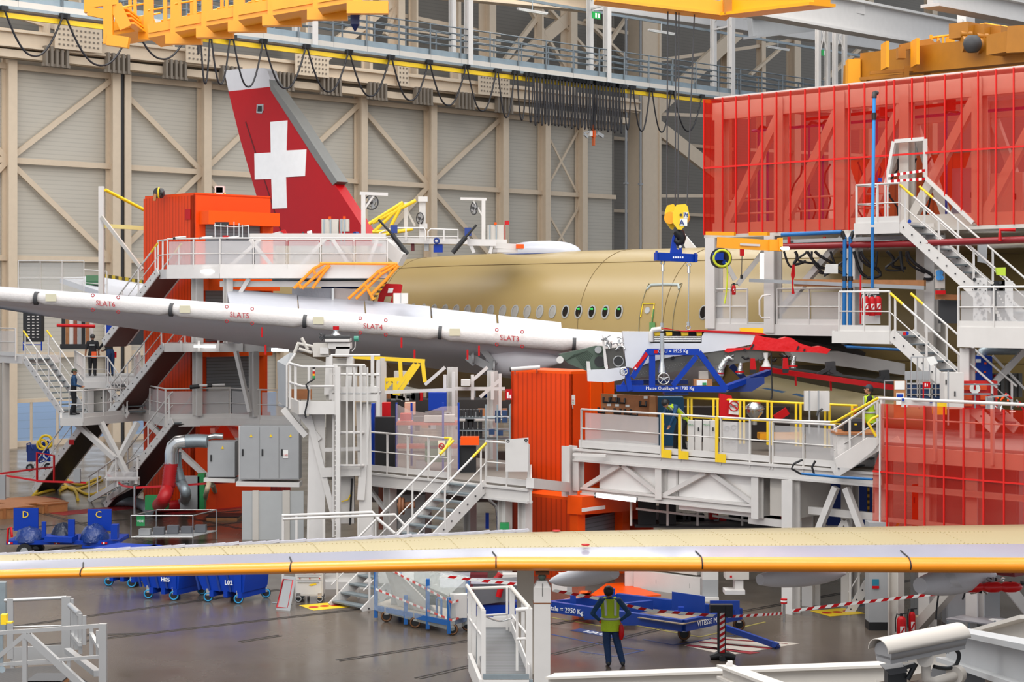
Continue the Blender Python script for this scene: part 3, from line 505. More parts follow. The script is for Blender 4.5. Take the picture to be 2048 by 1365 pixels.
for i in range(len(sl)-1):
 x0,x1=sl[i]+3,sl[i+1]-3;n=14;pts=[];rs=[]
 for k in range(n+1):
  x=x0+(x1-x0)*k/n;yy=590.5+x*.0855+(-1.5 if k in(0,n)else 0);r=CR*(.8+.32*max(0,x+60)/1290)*(.72 if k in(0,n)else 1+.04*math.sin(k*2.1));pts.append(P(x,yy,DW-.25));rs.append(r)
 sub=[]
 nm={1:'SLAT6',2:'SLAT5',3:'SLAT4',4:'SLAT3'}.get(i)
 if nm:
  xm={1:211,2:479,3:746,4:1019}[i];y_=590.5+xm*.0855;o=P(xm,y_+4,DW-.25-CR*1.16)
  sub.append(('lettering',text(nm,o,X+Z*-.085,Z,.24),RBK));mb=MB()
  for sx in(-.42,.42):
   for sz in(-.16,.32):mb.ring(o+X*sx+Z*(sz-sx*.08)-Y*.0,Y,.05,.014,10,4)
  sub.append(('round_marks',mb,RBK));sub.append(('yellow_tag',MB().box(P(xm-120,y_-12-8,DW-.25-CR*1.1),X*.35,Y*.03,Z*-.24),mat('label_cream','#cfc9ae',.7)))
 parts.append(('slat_cover',MB().tube(pts,rs,14),CVR,sub))
for x in sl[1:-1]:
 yy=590.5+x*.0855;parts.append(('slat_gap',MB().cyl(P(x-3.5,yy,DW-.25),P(x+3.5,yy+.6,DW-.25),CR*.88,14),DGY))
sp1=[(453,578,66),(594,590,66),(596,592,66),(728,602,66),(730,601,66),(860,613,65),(863,616,65),(992,630,64),(996,631,64),(1122,645,63),(1142,660,62)]
for i,(a,b)in enumerate([(0,1),(2,3),(4,5),(6,7),(8,9)]):
 xa,ya,da=sp1[a];xb,yb,db=sp1[b];f0_=P(xa+(6 if i else 14),603+xa*.075+8,62);f1_=P(xb+4,603+xb*.075+8,62)
 parts.append(('spoiler',MB().hexa([P(xa,ya,da)-Z*.1,P(xb,yb,db)-Z*.1,f1_-Z*.1,f0_-Z*.1,P(xa,ya,da),P(xb,yb,db),f1_,f0_]),LWH,'raised white spoiler panel'))
def canoe(xa,ya,da,xb,yb,db,r,m=GUN,tail=.1,nm='flap_fairing',lb=None):
 a,b=P(xa,ya,da),P(xb,yb,db);n=10;pts=[a+(b-a)*k/n for k in range(n+1)];rs=[r*max(tail,math.sin(math.pi*min(1,(.12+.88*k/n)))**.6)for k in range(n+1)]
 parts.append((nm,MB().tube(pts,rs,14),m)+((lb,)if lb else()))
canoe(820,700,63,640,672,67,.62);parts.append(('flap_fairing',MB().tube([P(1125-14*k,722-.4*k,60.2+.1*k)for k in range(11)],[.58*min(1,.12+.16*k)for k in range(11)],16),GUN));canoe(560,690,66,395,640,70,.5);canoe(320,640,64,250,622,69,.4)
parts.append(('actuator_arm',MB().beam(P(940,714,60.5),P(985,738,60.5),.15,.25).beam(P(962,696,60.5),P(990,730,60.5),.15,.2).cyl(P(945,717,60.3),P(948,717,60.3),.2,12).cyl(P(986,734,60.3),P(990,734,60.3),.22,12).beam(P(934,715,60.5),P(950,728,60.5),.12,.2),GRY))
for x,y in((524,655),(803,676),(829,700),(958,692),(935,700),(531,690)):parts.append(('red_streamer',MB().beam(P(x,y,59.4),P(x,y+20,59.4),.06,.02,up=Y),RED))
T('airliner','ochre primed airliner with a red tail fin bearing a white cross','aircraft',parts)
pp=[P(*q(6,*p_),66.8)for p_ in[(870,830),(885,770),(905,718),(920,708),(1030,712),(1040,722),(1030,775),(975,780),(975,845)]]
T('access_hatch','red curved access panel with a white label leaning at the rear fuselage','panel',[('panel_body',MB().prism(pp,Y*.08),RED),('label_plate',MB().prism([P(*q(6,*p_),66.7)for p_ in[(945,740),(980,738),(972,770),(938,772)]],Y*-.02),PAP),('cream_strips',MB().prism([P(*q(6,*p_),66.7)for p_ in[(912,832),(925,796),(968,796),(960,835)]],Y*-.02),CRM)])
# near wing across the foreground
parts=[];NS=[-80,0,160,330,580,790,992,1200,1405,1620,1822,2048,2320];DN=36.
def nz(y):return H-(y-HY)/F*DN
bot=lambda x:1163-18*min(1,max(0,x/900))if x<900 else 1145+5*(x-900)/1150.
otop=lambda x:{True:1140-26*x/1000}.get(x<1000,1114+2*(x-1000)/1000.)
wtop=lambda x:1122-26*min(x,1000)/1000.-7*max(0,x-1000)/1000.
rear=lambda x:1110-46*min(max(x,-80),1050)/1050.-13*max(0,x-1050)/1000.
def nsec(x):
 zb=nz(bot(x));d3=DN+.28;z3=H-(otop(x)-HY)*d3/F;d4=DN+.95;z4=H-(wtop(x)-HY)*d4/F;z1=z4+.03;d2=(H-z1)*F/(rear(x)-HY)
 o=lambda d,z:Ve(((x-CX)/F*DN,d,z));mid=(zb+z3)/2
 return[o(DN,mid),o(DN+.05,mid+(z3-mid)*.55),o(DN+.14,mid+(z3-mid)*.85),o(d3,z3),o(d4,z4),o((d4+d2)/2,z1+.05),o(d2,z1),o(d2,z1-.05),o((d4+d2)/2,z1-min(.72,.08+.1*(d2-DN))),o(d4,zb+.04),o(DN+.5,zb+.02),o(DN+.2,zb),o(DN+.05,zb+(mid-zb)*.5)]
zt=lambda x:nsec(x)[4].z
secs_n=[nsec(x)for x in NS]
fu=MB().loft(secs_n);n=13;mi=[]
for i in range(len(NS)-1):
 for j in range(n):mi.append({0:0,1:0,2:0,3:1,4:2,5:2,6:3,7:3,8:3,9:3,10:3,11:0,12:0}[j])
fu.m=mi+[3,3]
parts.append(('wing_skin',fu,[OYL,mat('slat_white','#9899a6',.22,var=.03,coat=.3),CRM,GUN]))
for x in(160,580,992,1405,1822):
 s_=nsec(x)[:5];s2=[nsec(x)[12]]+[p.copy()for p in s_];k=.0
 pts=[Ve((p.x-.24*max(0,(p.y-DN-.3)),p.y,p.z))+Ve((0,-.012,.012))for p in s2];pts[-1]=pts[-2]+(pts[-1]-pts[-2])*.5
 parts.append(('slat_joint',MB().tube(pts,.014,5),BLK))
riv=mat('rivet_dots','#a8945f',.7)
for row in range(2):
 mb=MB()
 for x in range(0,2048,9):
  s_=nsec(x);p=s_[4]+(s_[5]-s_[4])*(.04+row*.9)+Z*.006;mb.cbox(p,.022,.022,.004)
 parts.append(('rivet_row',mb,riv))
for x in range(60,2040,95):
 mb=MB();sa,sb=nsec(x),nsec(x-48)
 for k in range(16):
  f=k/16;a=sa[4]+(sa[5]-sa[4])*min(1,f*2)if f<.5 else sa[5]+(sa[6]-sa[5])*(f*2-1);b=sb[4]+(sb[5]-sb[4])*min(1,f*2)if f<.5 else sb[5]+(sb[6]-sb[5])*(f*2-1)
  mb.cbox(a+(b-a)*f+Z*.008,.022,.022,.004)
 parts.append(('rivet_row',mb,riv))
for x,y in((1113,1063),(1171,1091)):
 p=G(x,y,zt(x)+.055);parts.append(('red_cap',MB().cyl(p,p+Z*.02,.085,16),RED))
mb=MB()
for k in range(40):
 x0=-60+k*28;x1=x0+28;
 if x1>1060:break
 mb.beam(nsec(x0)[6]+Z*.02,nsec(x1)[6]+Z*(.02+.03*R.random()),.14,.05)
parts.append(('edge_film',mb,mat('clear_film','#c9c8d2',.2,bump=.5,alpha=.75)))
for xa,xb,yb,nm in[(1330,1530,1160,'left'),(1700,1900,1165,'right')]:pass
def ncanoe(xa,ya,da,xb,yb,db,r):
 a,b=P(xa,ya,da),P(xb,yb,db);k_=8;parts.append(('flap_fairing',MB().tube([a+(b-a)*k/k_ for k in range(k_+1)],[r*max(.15,math.sin(math.pi*min(1,.1+.9*k/k_))**.5)for k in range(k_+1)],14),GUN))
ncanoe(1520,1160,38.2,1690,1148,40,.22);ncanoe(1230,1148,38,1100,1163,40.6,.2);ncanoe(1840,1172,37.6,1990,1150,40,.3)
T('wing','cream topped wing with white slats and a bright orange leading edge across the foreground','aircraft wing',parts)
# right hand docks
def zp(n,pts,d):return[P(*q(n,*p),d)for p in pts]
def zpr(n,pts,d,th):return MB().prism(zp(n,pts,d),Y*th)
RB0=P(1408,470,55);BR=-B
def rb(x,y=None,o=0.):return on(RB0+A*o,BR,x,y)
bot_y=lambda x:rb(x).y and HY-(9.96-H)*F/rb(x).y;top_y=lambda x:HY-(14.1-H)*F/rb(x).y
seams=[1408,1420,1445,1472,1498,1525,1553,1580.6,1610,1639,1668.5,1698,1729,1759.4,1772.5,1788.6,1824,1850.2,1856,1890,1923,1956.3,1992.3,2027.5,2064,2100]
def cut(x):
 if x<=1772.5 or x>=1947:return bot_y(x)
 if x<=1788.6:return 372-(x-1772.5)/16.1*89
 if x<=1850.2:return 283-(x-1788.6)/61.6*5
 return 354+(x-1850.2)/97*92
parts=[]
for a,b in zip(seams[:-1],seams[1:]):
 xs=[a+(b-a)*k/2 for k in range(3)]
 if abs(a-1772.5)<1:xs=[a,b]
 c0_=[rb(x+(.01 if x==a else-.01 if x==b else 0),cut(x+(.01 if x==a else-.01 if x==b else 0)))for x in xs]
 parts.append(('mesh_panel',MB().prism([rb(b,top_y(b)),rb(a,top_y(a))]+c0_,A*.02),MRD))
for x in seams[:-1]:
 if x in(1759.4,1856,1420):continue
 parts.append(('seam',MB().beam(rb(x,top_y(x),-.03),rb(x,cut(x),-.03),.05,.03,up=BR),MRL))
parts.append(('seam',MB().beam(Ve((*rb(1408).xy,12.0))-A*.03,Ve((*rb(2100).xy,12.0))-A*.03,.03,.05),MRL))
parts.append(('mesh_panel',MB().prism([Ve((*RB0.xy,9.96)),Ve((*RB0.xy,14.1)),Ve((*RB0.xy,14.1))+A*1.6,Ve((*RB0.xy,9.96))+A*1.6],BR*.02),MRD))
L_=(rb(2100)-rb(1408)).length;r0=Ve((*RB0.xy,0))+A*.5
def rr(t,z,o=0.):return r0+BR*t+A*o+Z*z
for o in(0,5.5):
 parts+=[('top_chord',MB().beam(rr(0,13.75,o),rr(L_,13.75,o),.2,.5),WH2),('bottom_chord',MB().beam(rr(0,10.1,o),rr(L_,10.1,o),.2,.45),WH2)]
 for t in([0.3,2.55,4.75,6.9,9.2,11.4]if o==0 else[0.6,3.4,6.2,9,11.5]):parts.append(('column',MB().hcol(rr(t,10,o),rr(t,14,o),.3,BR,.04),WH2))
for t0_,t1_,o,z0_,z1_ in[(.5,2.5,0,10.3,13.5),(2.7,4.6,0,10.3,13.5),(4.9,6.8,0,10.3,13.5),(7.1,9.1,0,10.3,13.5),(9.4,11.3,0,10.3,13.5),(.5,1.8,5.5,13.5,10.2),(1.8,3.4,5.5,10.2,13.5),(3.6,4.9,5.5,13.5,10.2),(4.9,6.2,5.5,10.2,13.5),(6.4,7.7,5.5,13.5,10.2),(7.7,9.0,5.5,10.2,13.5),(9.2,10.4,5.5,13.5,10.2)]:
 parts.append(('diagonal_brace',MB().beam(rr(t0_,z0_,o),rr(t1_,z1_,o),.18,.26),WH2))
for z in(11.2,11.6):parts.append(('guard_rail',MB().tube([rr(0,z-.6,.2),rr(6.2,z-.6,.2)],.03,5),WH2))
parts.append(('roof_panel',MB().prism([rr(0,14.15),rr(L_,14.15),rr(L_,14.15,2.0),rr(0,14.15,2.0)],Z*.06),WHT));parts.append(('roof_panel',MB().prism([rr(0,14.15,3.2),rr(L_,14.15,3.2),rr(L_,14.15,5.6),rr(0,14.15,5.6)],Z*.06),WHT))
parts.append(('floor_slab',MB().prism([rr(0,9.86,-.5),rr(L_,9.86,-.5),rr(L_,9.86,6),rr(0,9.86,6)],Z*.1),WH2))
T('screened_dock','raised dock wrapped in translucent red mesh screens, upper right','dock',parts)
T('curtain_wall','orange curtain wall behind the white truss inside the upper red screened dock','wall',[('curtain',MB().box(rr(0,9.98,6.2),BR*5.6,A*.06,Z*2.6),mat('orange_curtain','#c8541c',.6,ribs=(BR,.35,.7,.2,0))),('curtain',MB().box(rr(5.8,9.98,6.0),BR*6,A*.06,Z*1.7),mat('dim_red_curtain','#8a4038',.6,ribs=(BR,.5,.75,.2,0)))])
for t,z,w,h,m,lb in[(8.8,9.97,1.0,1.5,WH2,'white tall cabinet right of the stair opening behind the red mesh'),(10.2,9.97,1.3,1.1,GRY,'grey low cabinet at the far right behind the upper red mesh'),(7.6,9.97,.8,1.7,mat('lilac_grey','#8f8794',.5),'lilac grey cabinet just right of the door opening')]:
 T('cabinet',lb,'cabinet',[('body',MB().box(rr(t,z,1.2),BR*w,A*.6,Z*h),m),('door',MB().box(rr(t+.04,z+.06,1.17),BR*(w-.08),A*.03,Z*(h-.12)),m,[('handle',MB().box(rr(t+w*.8,z+h*.5,1.13),BR*.03,A*.03,Z*.16),BLK)])])
for k,t in enumerate([1.0,1.35,1.7,2.9,3.4,5.3,7.6]):
 T('violet_pipe','thin violet riser pipe inside the upper red screens, %s from the left'%['first','second','third','fourth','fifth','sixth','seventh'][k],'pipe',[('riser',MB().cyl(rr(t,10,.9),rr(t,13.2,.9),.035,6),mat('violet_blue','#3c3a9c',.4)),('elbow',MB().tube([rr(t,13.2,.9),rr(t,13.3,1.0),rr(t,13.3,1.5)],.05,6),BLK)],group='violet riser pipes')
T('pipe','long violet blue header pipe under the roof of the upper screened dock','pipe',MB().cyl(rr(.3,13.25,1.5),rr(11,13.25,1.5),.05,6),MATS['violet_blue'])
T('pipe','dark red sprinkler pipe with valves near the roof inside the upper screens','pipe',[('run',MB().cyl(rr(3,13.35,.6),rr(9,13.45,.6),.05,6),RED),('valve',MB().cbox(rr(5.7,13.25,.6),.2,.2,.25),RED),('valve',MB().cbox(rr(7.9,13.25,.6),.3,.2,.3),RED)])
for k in range(10):
 t=1.2+k*.58;pts=[rr(t+.15*math.sin(j*1.3+k),12.1-j*.28,1.8+.1*math.cos(j))for j in range(8)]
 T('hanging_hose','black hose hanging inside the upper red screened dock, %s from the left'%OW[k],'hose',MB().tube(pts,.03,5),CAB,group='black hoses inside the upper dock')
T('air_pipe','tall light blue air pipe with black elbow running past the upper red screens','pipe',[('riser',MB().cyl(P(1748.5,190,48.2),P(1745,450,48.2),.045,10),mat('light_blue_pipe','#2f8fd8',.3)),('lower_riser',MB().cyl(P(1745,455,48.2),P(1744.5,576,48.2),.045,10),PBL),('elbow',MB().tube([P(1748.5,196,48.2),P(1749,187,48.2),P(1753,186,48.4)],.07,8),BLK),('coupling',MB().cyl(P(1748,226,48.2),P(1748,240,48.2),.065,10),BLK),('blue_star_sign',MB().prism([P(1760+6*math.cos(a*.785)*(1 if a%2 else.6),360+6*math.sin(a*.785)*(1 if a%2 else.6),48)for a in range(8)],Y*.02),BLU)])
top=P(1800,444,48.6);dn=top+BR*3.45-Z*2.75;lp_=top-Z*.0
land=[top,top-BR*.0+A*1.2,top-BR*1.45+A*1.2,top-BR*1.45]
pr=deckparts(land,.3,WHT,GRY)+stairs(top,dn,A*.95,13,WHT,TRD,(1,1),.3,1.0,True)
pr+=railing([top-BR*1.4+A*1.0,top-BR*1.4,top-BR*.02],1.05,.7,None,True,WHT)
pr.append(('door_frame',MB().beam(rb(1772.5,440),rb(1772.5,372),.1).beam(rb(1772.5,372),rb(1788.6,283),.1).beam(rb(1788.6,283),rb(1850.2,278),.1).beam(rb(1850.2,278),rb(1850.2,354),.1).beam(rb(1850.2,354),rb(1947,446),.1),WHT))
pr.append(('column',MB().hcol(top+A*1.6-Z*3,top+A*1.6,.3,BR,.05),WHT));pr.append(('sticker',MB().cyl(P(1819,443,48.1),P(1819,443,48.12),.05,10),BLU))
T('staircase','upper white staircase descending right from the doorway in the red screens','staircase',pr)
for k,(y0,y1)in enumerate([(352,341),(363,358)]):
 a,b=P(1776,y0,48.5),P(1850,y1,47.6);mb=MB();m2=MB();n=12
 for i in range(n):(mb if i%2 else m2).beam(a+(b-a)*i/n,a+(b-a)*(i+1)/n,.01,.07)
 T('barrier_tape','red and white barrier tape across the upper doorway, %s strip'%['upper','lower'][k],'tape',[('red_blocks',mb,RED),('white_blocks',m2,PAP)])
z2=7.25
def r2(x,z=z2,o=0.):p=rb(x,None,o);return Ve((p.x,p.y,z))
pr=deckparts([r2(1418),r2(1690),r2(1690,z2,5),r2(1418,z2,5)],.32,WHT,GRY)
for a,b in[(1418,1426),(1534,1558),(1700,1714)]:pr.append(('column',MB().hcol(r2((a+b)/2 if a>1420 else 1428,7.0 if a>1420 else 7.1,.1),r2((a+b)/2 if a>1420 else 1428,9.86,.1),.36,BR,.05),WHT))
pr+=[x for x in railing([r2(1555),r2(1684)],1.05,1.0,MSH,True,WHT)];pr+=railing([r2(1428),r2(1495)],1.05,.7,MSH,True,WHT)
pr.append(('diagonal_brace',MB().beam(r2(1558,7.6,.3),r2(1686,9.75,.3),.18),WHT));pr.append(('diagonal_brace',MB().beam(P(1470,560,55),P(1438,500,55),.14).beam(P(1475,570,55),P(1530,500,55),.14),WHT))
pr.append(('gate_hoop',MB().tube([P(1541,590,51.5),P(1525,592,51.5),P(1519,600,51.5),P(1519,630,51.5),P(1523,636,51.5),P(1540,636,51.5)],.03,6),WHT))
T('work_platform','white second level platform with mesh railing under the red screened dock','platform',pr)
T('column','tall pale column standing behind the upper and lower right staircases','column',MB().hcol(P(1861,900,51),P(1861,440,51),.55,BR,.06),WH2)
for x,lb in[(1689.5,'left one of the twin blue riser pipes below the upper red screens'),(1701,'right one of the twin blue riser pipes below the upper red screens')]:
 yb=688 if x<1695 else 668;T('blue_pipe',lb,'pipe',[('riser',MB().cyl(P(x,474,50),P(x-1,yb,50),.055,10),PBL),('coupling',MB().cyl(P(x,553,50),P(x,562,50),.07,10).cyl(P(x,576,50),P(x,583,50),.07,10),BLK),('coupling',MB().cyl(P(x-1,yb-8,50),P(x-1,yb+2,50),.075,10),BLK),('bend',MB().tube([P(x,478,50),P(x-(6 if x<1695 else-6),463,50)],.06,8),BLK)]+([('foot_run',MB().tube([P(1688,688,50),P(1694,694,50),P(1800,700,49)],.04,8),PBL),('header',MB().cyl(P(1563,470,51),P(1684,464,50),.06,10),PBL)]if x<1695 else[('header',MB().cyl(P(1708,463,50),P(1745,461,49.5),.05,8),PBL)]))
T('sprinkler_main','dark red sprinkler main running below the upper dock floor','pipe',[('run',MB().cyl(P(1560,494,52),P(1860,487,48),.09,8).cyl(P(1860,486,48),P(2100,478,45),.09,8),mat('deep_red_pipe','#7c1118',.4)),('drop',MB().cyl(P(1578,474,52),P(1578,492,52),.05,6),RED),('drop',MB().cyl(P(1649,474,52),P(1649,492,52),.05,6),RED),('branch',MB().tube([P(2000,482,46),P(2000,460,46),P(2030,460,46)],.05,6),RED)])
for(a,b),lb in[(((1563,497),(1577,497)),'short bright tube lamp left of the long diagonal brace'),(((1737,493),(1791,491)),'bright tube lamp under the upper dock behind the blue riser pipe'),(((1940,486),(2028,484)),'bright tube lamp right of the upper staircase'),(((2018,456),(2060,454)),'bright tube lamp at the right picture edge under the upper dock')]:
 T('tube_lamp',lb,'lamp',[('tube',MB().cyl(P(*a,50.5),P(*b,50.2),.045,8),TUB),('end_cap',MB().cyl(P(a[0]-2,a[1],50.5),P(*a,50.5),.055,8),BLK)])
T('service_tray','grey cable tray with fittings under the upper dock floor','tray',[('tray',MB().beam(P(1565,484,53),P(1880,474,49),.5,.1),GRY),('fittings',MB().joinmb((lambda m_:([m_.cbox(P(1570+k*13,497-k*.25,52.6-k*.12),.12+.1*(k%3),.2,.14+.08*(k%2))for k in range(23)],m_)[1])(MB())),DGY)])
hr=random.Random(3)
for k in range(18):
 x=1568+k*15.5;d=52.6-k*.18;n=9;amp=6+hr.random()*16;x1=x+hr.uniform(-10,40);y1=520+hr.random()*38;a=P(x,503,d);e_=P(x1,y1,d);pts=[a+(e_-a)*j/n+X*.12*math.sin(j/n*6.3+k)*(k%3)-Z*(amp/F*d)*math.sin(math.pi*j/n)for j in range(n+1)]
 T('black_hose','black service hose, %s from the left, dangling under the upper dock'%OW[k],'hose',MB().tube(pts,.035+.012*(k%2),6),CAB,group='black service hoses under the upper dock')
T('wooden_rail','brown wooden bumper rail below the hanging hoses','rail',MB().beam(P(1590,566,52),P(1850,568,49),.1,.2),WOO)
T('silver_rail','silver aluminium rail under the brown bumper rail','rail',MB().beam(P(1500,561,53),P(1850,576,49),.1,.1),ALU)
T('paper_sheet','white sheet hanging beside the twin blue pipes','sheet',MB().prism(zp(8,[(518,575),(600,575),(600,640),(505,638)],51),Y*.01),PAP)
T('red_hoses','bundle of thin red hoses hanging left of the long diagonal brace','hose',[('strand',MB().tube([P(1586+k,530,51.5),P(1583+3*k,550,51.5),P(1586-k,566,51.5),P(1584+k*2,588,51.5)],.022,5),RED)for k in range(3)])
def extinguisher(base,h,r,lb,cat='fire extinguisher',d_=X):
 b=Ve(base);body=MB().tube([b,b+Z*.03,b+Z*h*.8,b+Z*h*.9,b+Z*h*.94],[r*.9,r,r,r*.7,r*.3],14)
 return T('fire_extinguisher',lb,cat,[('body',body,RED),('label',MB().box(b+Z*h*.3-Y*(r+.012)-X*r*.5,X*r,Y*.01,Z*h*.28),PAP,[('mark',MB().beam(b+Z*h*.32-Y*(r+.02)-X*r*.4,b+Z*h*.55-Y*(r+.02)+X*r*.4,.01,.03),RED)]),('valve',MB().cbox(b+Z*h*.92,.07,.05,.07).beam(b+Z*h*1.02-d_*.02,b+Z*h*1.04+d_*.12,.02),BLK),('hose',MB().tube([b+Z*h*.98,b+Z*h*1.02-d_*r,b+Z*h*.8-d_*r*1.3,b+Z*h*.35-d_*r*1.2],.014,6),BLK)])
for x,y,lb in[(1731,631,'red fire extinguisher, left one of the three on the stair landing'),(1744,632,'red fire extinguisher, middle one of the three on the stair landing'),(1756,631,'red fire extinguisher, right one of the three on the stair landing')]:extinguisher(P(x,y,48+(x-1731)*.02),.55,.095,lb)
extinguisher(P(1467.5,590,52.5),.3,.06,'small red fire extinguisher on the rail beside the blue hose reel')
T('rack_board','white backing board behind the three red fire extinguishers','board',MB().prism(zp(8,[(755,740),(880,740),(890,985),(755,985)],48.6),Y*.04),WHT)
T('red_post','thin red marker post left of the three fire extinguishers','post',MB().beam(P(1721,550,48.2),P(1721,648,48.2),.04),RED)
T('hose_reel','black and blue hose reel with a yellow hose on the white column','reel',[('drum',MB().cyl(P(1440,517,52.6),P(1444,517,52.9),.3,18),BLK),('bracket',MB().cbox(P(1436,521,52.5),.3,.25,.22).beam(P(1446,522,52.5),P(1454,530,52.5),.05,.12),BLU),('hose_turns',MB().ring(P(1444,517,52.4),Y,.24,.04),mat('hose_yellow_green','#c7d42c',.5)),('hose',MB().tube([P(1452,525,52.4),P(1455,540,52.4),P(1454,570,52.4),P(1452,590,52.4),P(1449,608,52.4)],.025,6),MATS['hose_yellow_green'])])
T('yellow_boom','yellow swing boom arm with end bracket left of the long diagonal brace','boom',[('arm',MB().beam(P(1434,485,51),P(1540,491,51),.12,.3),AMB),('end_bracket',MB().cbox(P(1548,502,50.9),.3,.35,.32).cbox(P(1560,503,50.8),.1,.4,.38),AMB),('slot',MB().beam(P(1480,489,50.9),P(1520,491,50.9),.02,.06),WHT)])
for a,b,lb in[((1413,467),(1470,468),'short yellow rail under the left corner of the red screens'),((1500,468),(1537,468),'short yellow rail end beside the blue pipes')]:T('yellow_rail',lb,'rail',MB().beam(P(*a,53),P(*b,52.5),.12,.1),AMB)
T('yellow_rail','thick yellow rail lying at the foot of the second level platform','rail',MB().beam(P(1480,661,50.5),P(1526,662,50.5),.2,.14),YEL)
T('chain_hoist','small red chain hoist hanging inside the second level platform','hoist',[('body',MB().cbox(P(1484,512,53),.12,.12,.22),RED),('chain',MB().tube([P(1484,512,53),P(1483,555,53)],.012,5),DGY),('hook',MB().cbox(P(1483,558,53),.07,.07,.12),BLK)])
for n_,pts,d,m,nm,ct,lb in[(8,[(1270,610),(1330,610),(1330,740),(1270,740)],48,WH2,'socket_board','panel','white panel with blue sockets beside the pale column'),(8,[(1270,780),(1440,785),(1440,820),(1270,815)],48,WO2,'shelf','shelf','brown shelf with dark items behind the lower right staircase'),(8,[(1270,755),(1335,755),(1335,782),(1270,782)],47.8,RED,'red_box','box','small red box standing on the brown shelf'),(8,[(1290,820),(1420,825),(1420,980),(1290,980)],48.4,DGY,'cupboard','cupboard','dark cupboard below the brown shelf'),(8,[(1560,440),(1620,440),(1615,570),(1560,560)],47.5,GRY,'junction_box','box','grey junction box right of the upper staircase'),(8,[(1680,600),(1745,598),(1745,655),(1690,650)],46,mat('lime_sign','#b9d13a',.5),'notice','sign','lime green notice hanging by the upper staircase foot'),(8,[(70,500),(105,500),(105,680),(70,680)],53.5,TUB,'wall_light','lamp','bright vertical light panel behind the white bracing')]:
 sub=[('socket',MB().cyl(P(*q(8,x,y),47.98),P(*q(8,x,y),47.9),.07,10),mat('socket_blue','#2b7fc0',.4))for x,y in((1285,635),(1300,635),(1287,668),(1305,668))]if nm=='socket_board' else[]
 T(nm,lb,ct,[('body',zpr(n_,pts,d,.12),m)]+sub if sub else zpr(n_,pts,d,.12),m)
for k,(x,y0,y1,m)in enumerate([(1570,670,1000,WHT),(1690,690,1000,BLK),(1745,690,1000,WHT)]):
 ps=[('sheet',zpr(8,[(x-45,y0),(x+50,y0),(x+50,y1),(x-45,y1)],45.6,.03),m)]
 mb=MB()
 for j in range(26):u,v=x-38+(j*37)%80,y0+12+(j*67)%(y1-y0-20);mb.cyl(P(*q(8,u,v),45.58),P(*q(8,u,v),45.56),.018+.03*(j%4==0),8)
 ps.append(('drilled_holes',mb,BLK if m is WHT else WH2));T('perforated_template',['white drilled template plate, leftmost behind the right platform mesh','black drilled template plate between the two white ones','white drilled template plate, rightmost behind the right platform mesh'][k],'template',ps)
p0=Ve((*P(1917,655,45).xy,7.28));pe=p0+BR*3;pr=deckparts([p0,pe,pe+A*3,p0+A*3],.5,WHT,GRY)+railing([p0,pe],1.0,1.1,MSH,True,WHT)
pr.append(('column',MB().hcol(Ve((*P(1935,700,45.2).xy,4.0)),Ve((*P(1935,700,45.2).xy,6.75)),.26,BR,.04),WHT));pr.append(('diagonal_brace',MB().beam(P(1985,770,46),P(2060,690,46),.15),WHT));pr.append(('diagonal_brace',MB().beam(P(1985,712,46),P(2060,790,46),.06),WHT))
T('work_platform','white platform with mesh railing at the foot of the upper right staircase','platform',pr)
top=P(1781,664,46.8);dn=top+BR*3.1-Z*2.35;land=[top,top+A*1.1,top-BR*1.8+A*1.1,top-BR*1.8]
pr=deckparts(land,.32,WHT,GRY)+stairs(top,dn,A*.95,11,WHT,TRD,(1,1),.3,1.0,True)+railing([top-BR*1.6,top-BR*.02],1.05,.8,None,True,WHT)
pr.append(('sticker',MB().cyl(P(1809,668,46.2),P(1809,668,46.22),.05,10),RED));pr.append(('sticker',MB().cyl(P(1814,667,46.2),P(1814,667,46.22),.05,10),BLU))
T('staircase','lower white staircase descending right, starting beside the fire extinguishers','staircase',pr)
pr=[('lower_skin',MB().loft([[P(x,y0,d),P(x,(y0+y1)/2,d-.6),P(x,y1,d+.3),P(x,y1-6,d+2),P(x,y0,d+2.4)]for x,y0,y1,d in[(1480,750,800,56),(1540,752,815,55),(1640,772,842,53),(1740,790,855,51.5),(1850,800,868,50)]],sm=True),CRM)]
for pts in([(830,935),(900,928),(1185,985),(1120,1000)],[(1255,1020),(1320,1005),(1430,1035),(1430,1065)]):pr.append(('blue_patch',MB().prism([P(*q(22,*p),52.5)for p in pts],Y*.02),mat('steel_blue_patch','#456b93',.5)))
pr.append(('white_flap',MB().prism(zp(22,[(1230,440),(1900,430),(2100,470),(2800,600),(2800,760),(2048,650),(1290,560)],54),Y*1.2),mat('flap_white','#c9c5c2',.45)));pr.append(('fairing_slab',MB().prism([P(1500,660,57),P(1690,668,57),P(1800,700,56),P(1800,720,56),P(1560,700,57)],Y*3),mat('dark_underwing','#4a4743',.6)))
pr.append(('red_track',MB().beam(P(1520,738,52),P(1790,776,50.5),.16,.14),RED));pr.append(('red_track',MB().beam(P(1540,733,52.4),P(1790,765,51),.06,.06),DGY))
for x,y in((1660,724),(1768,741)):pr.append(('roller_bracket',MB().beam(P(x,y,51.8),P(x+2,y+24,51.8),.25,.25).beam(P(x,y+12,51.7),P(x-26,y+26,51.7),.1).beam(P(x,y+16,51.7),P(x+22,y+28,51.7),.12),DGY))
for x,y in((1591,752),(1661,762)):pr.append(('red_streamer',MB().beam(P(x,y,51.5),P(x+1,y+20,51.5),.05),RED))
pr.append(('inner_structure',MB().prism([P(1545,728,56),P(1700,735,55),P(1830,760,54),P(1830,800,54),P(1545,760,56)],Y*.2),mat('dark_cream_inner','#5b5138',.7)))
T('wing_section','cream underside of a second wing with white flap and red track behind the yellow rails','aircraft wing',pr)
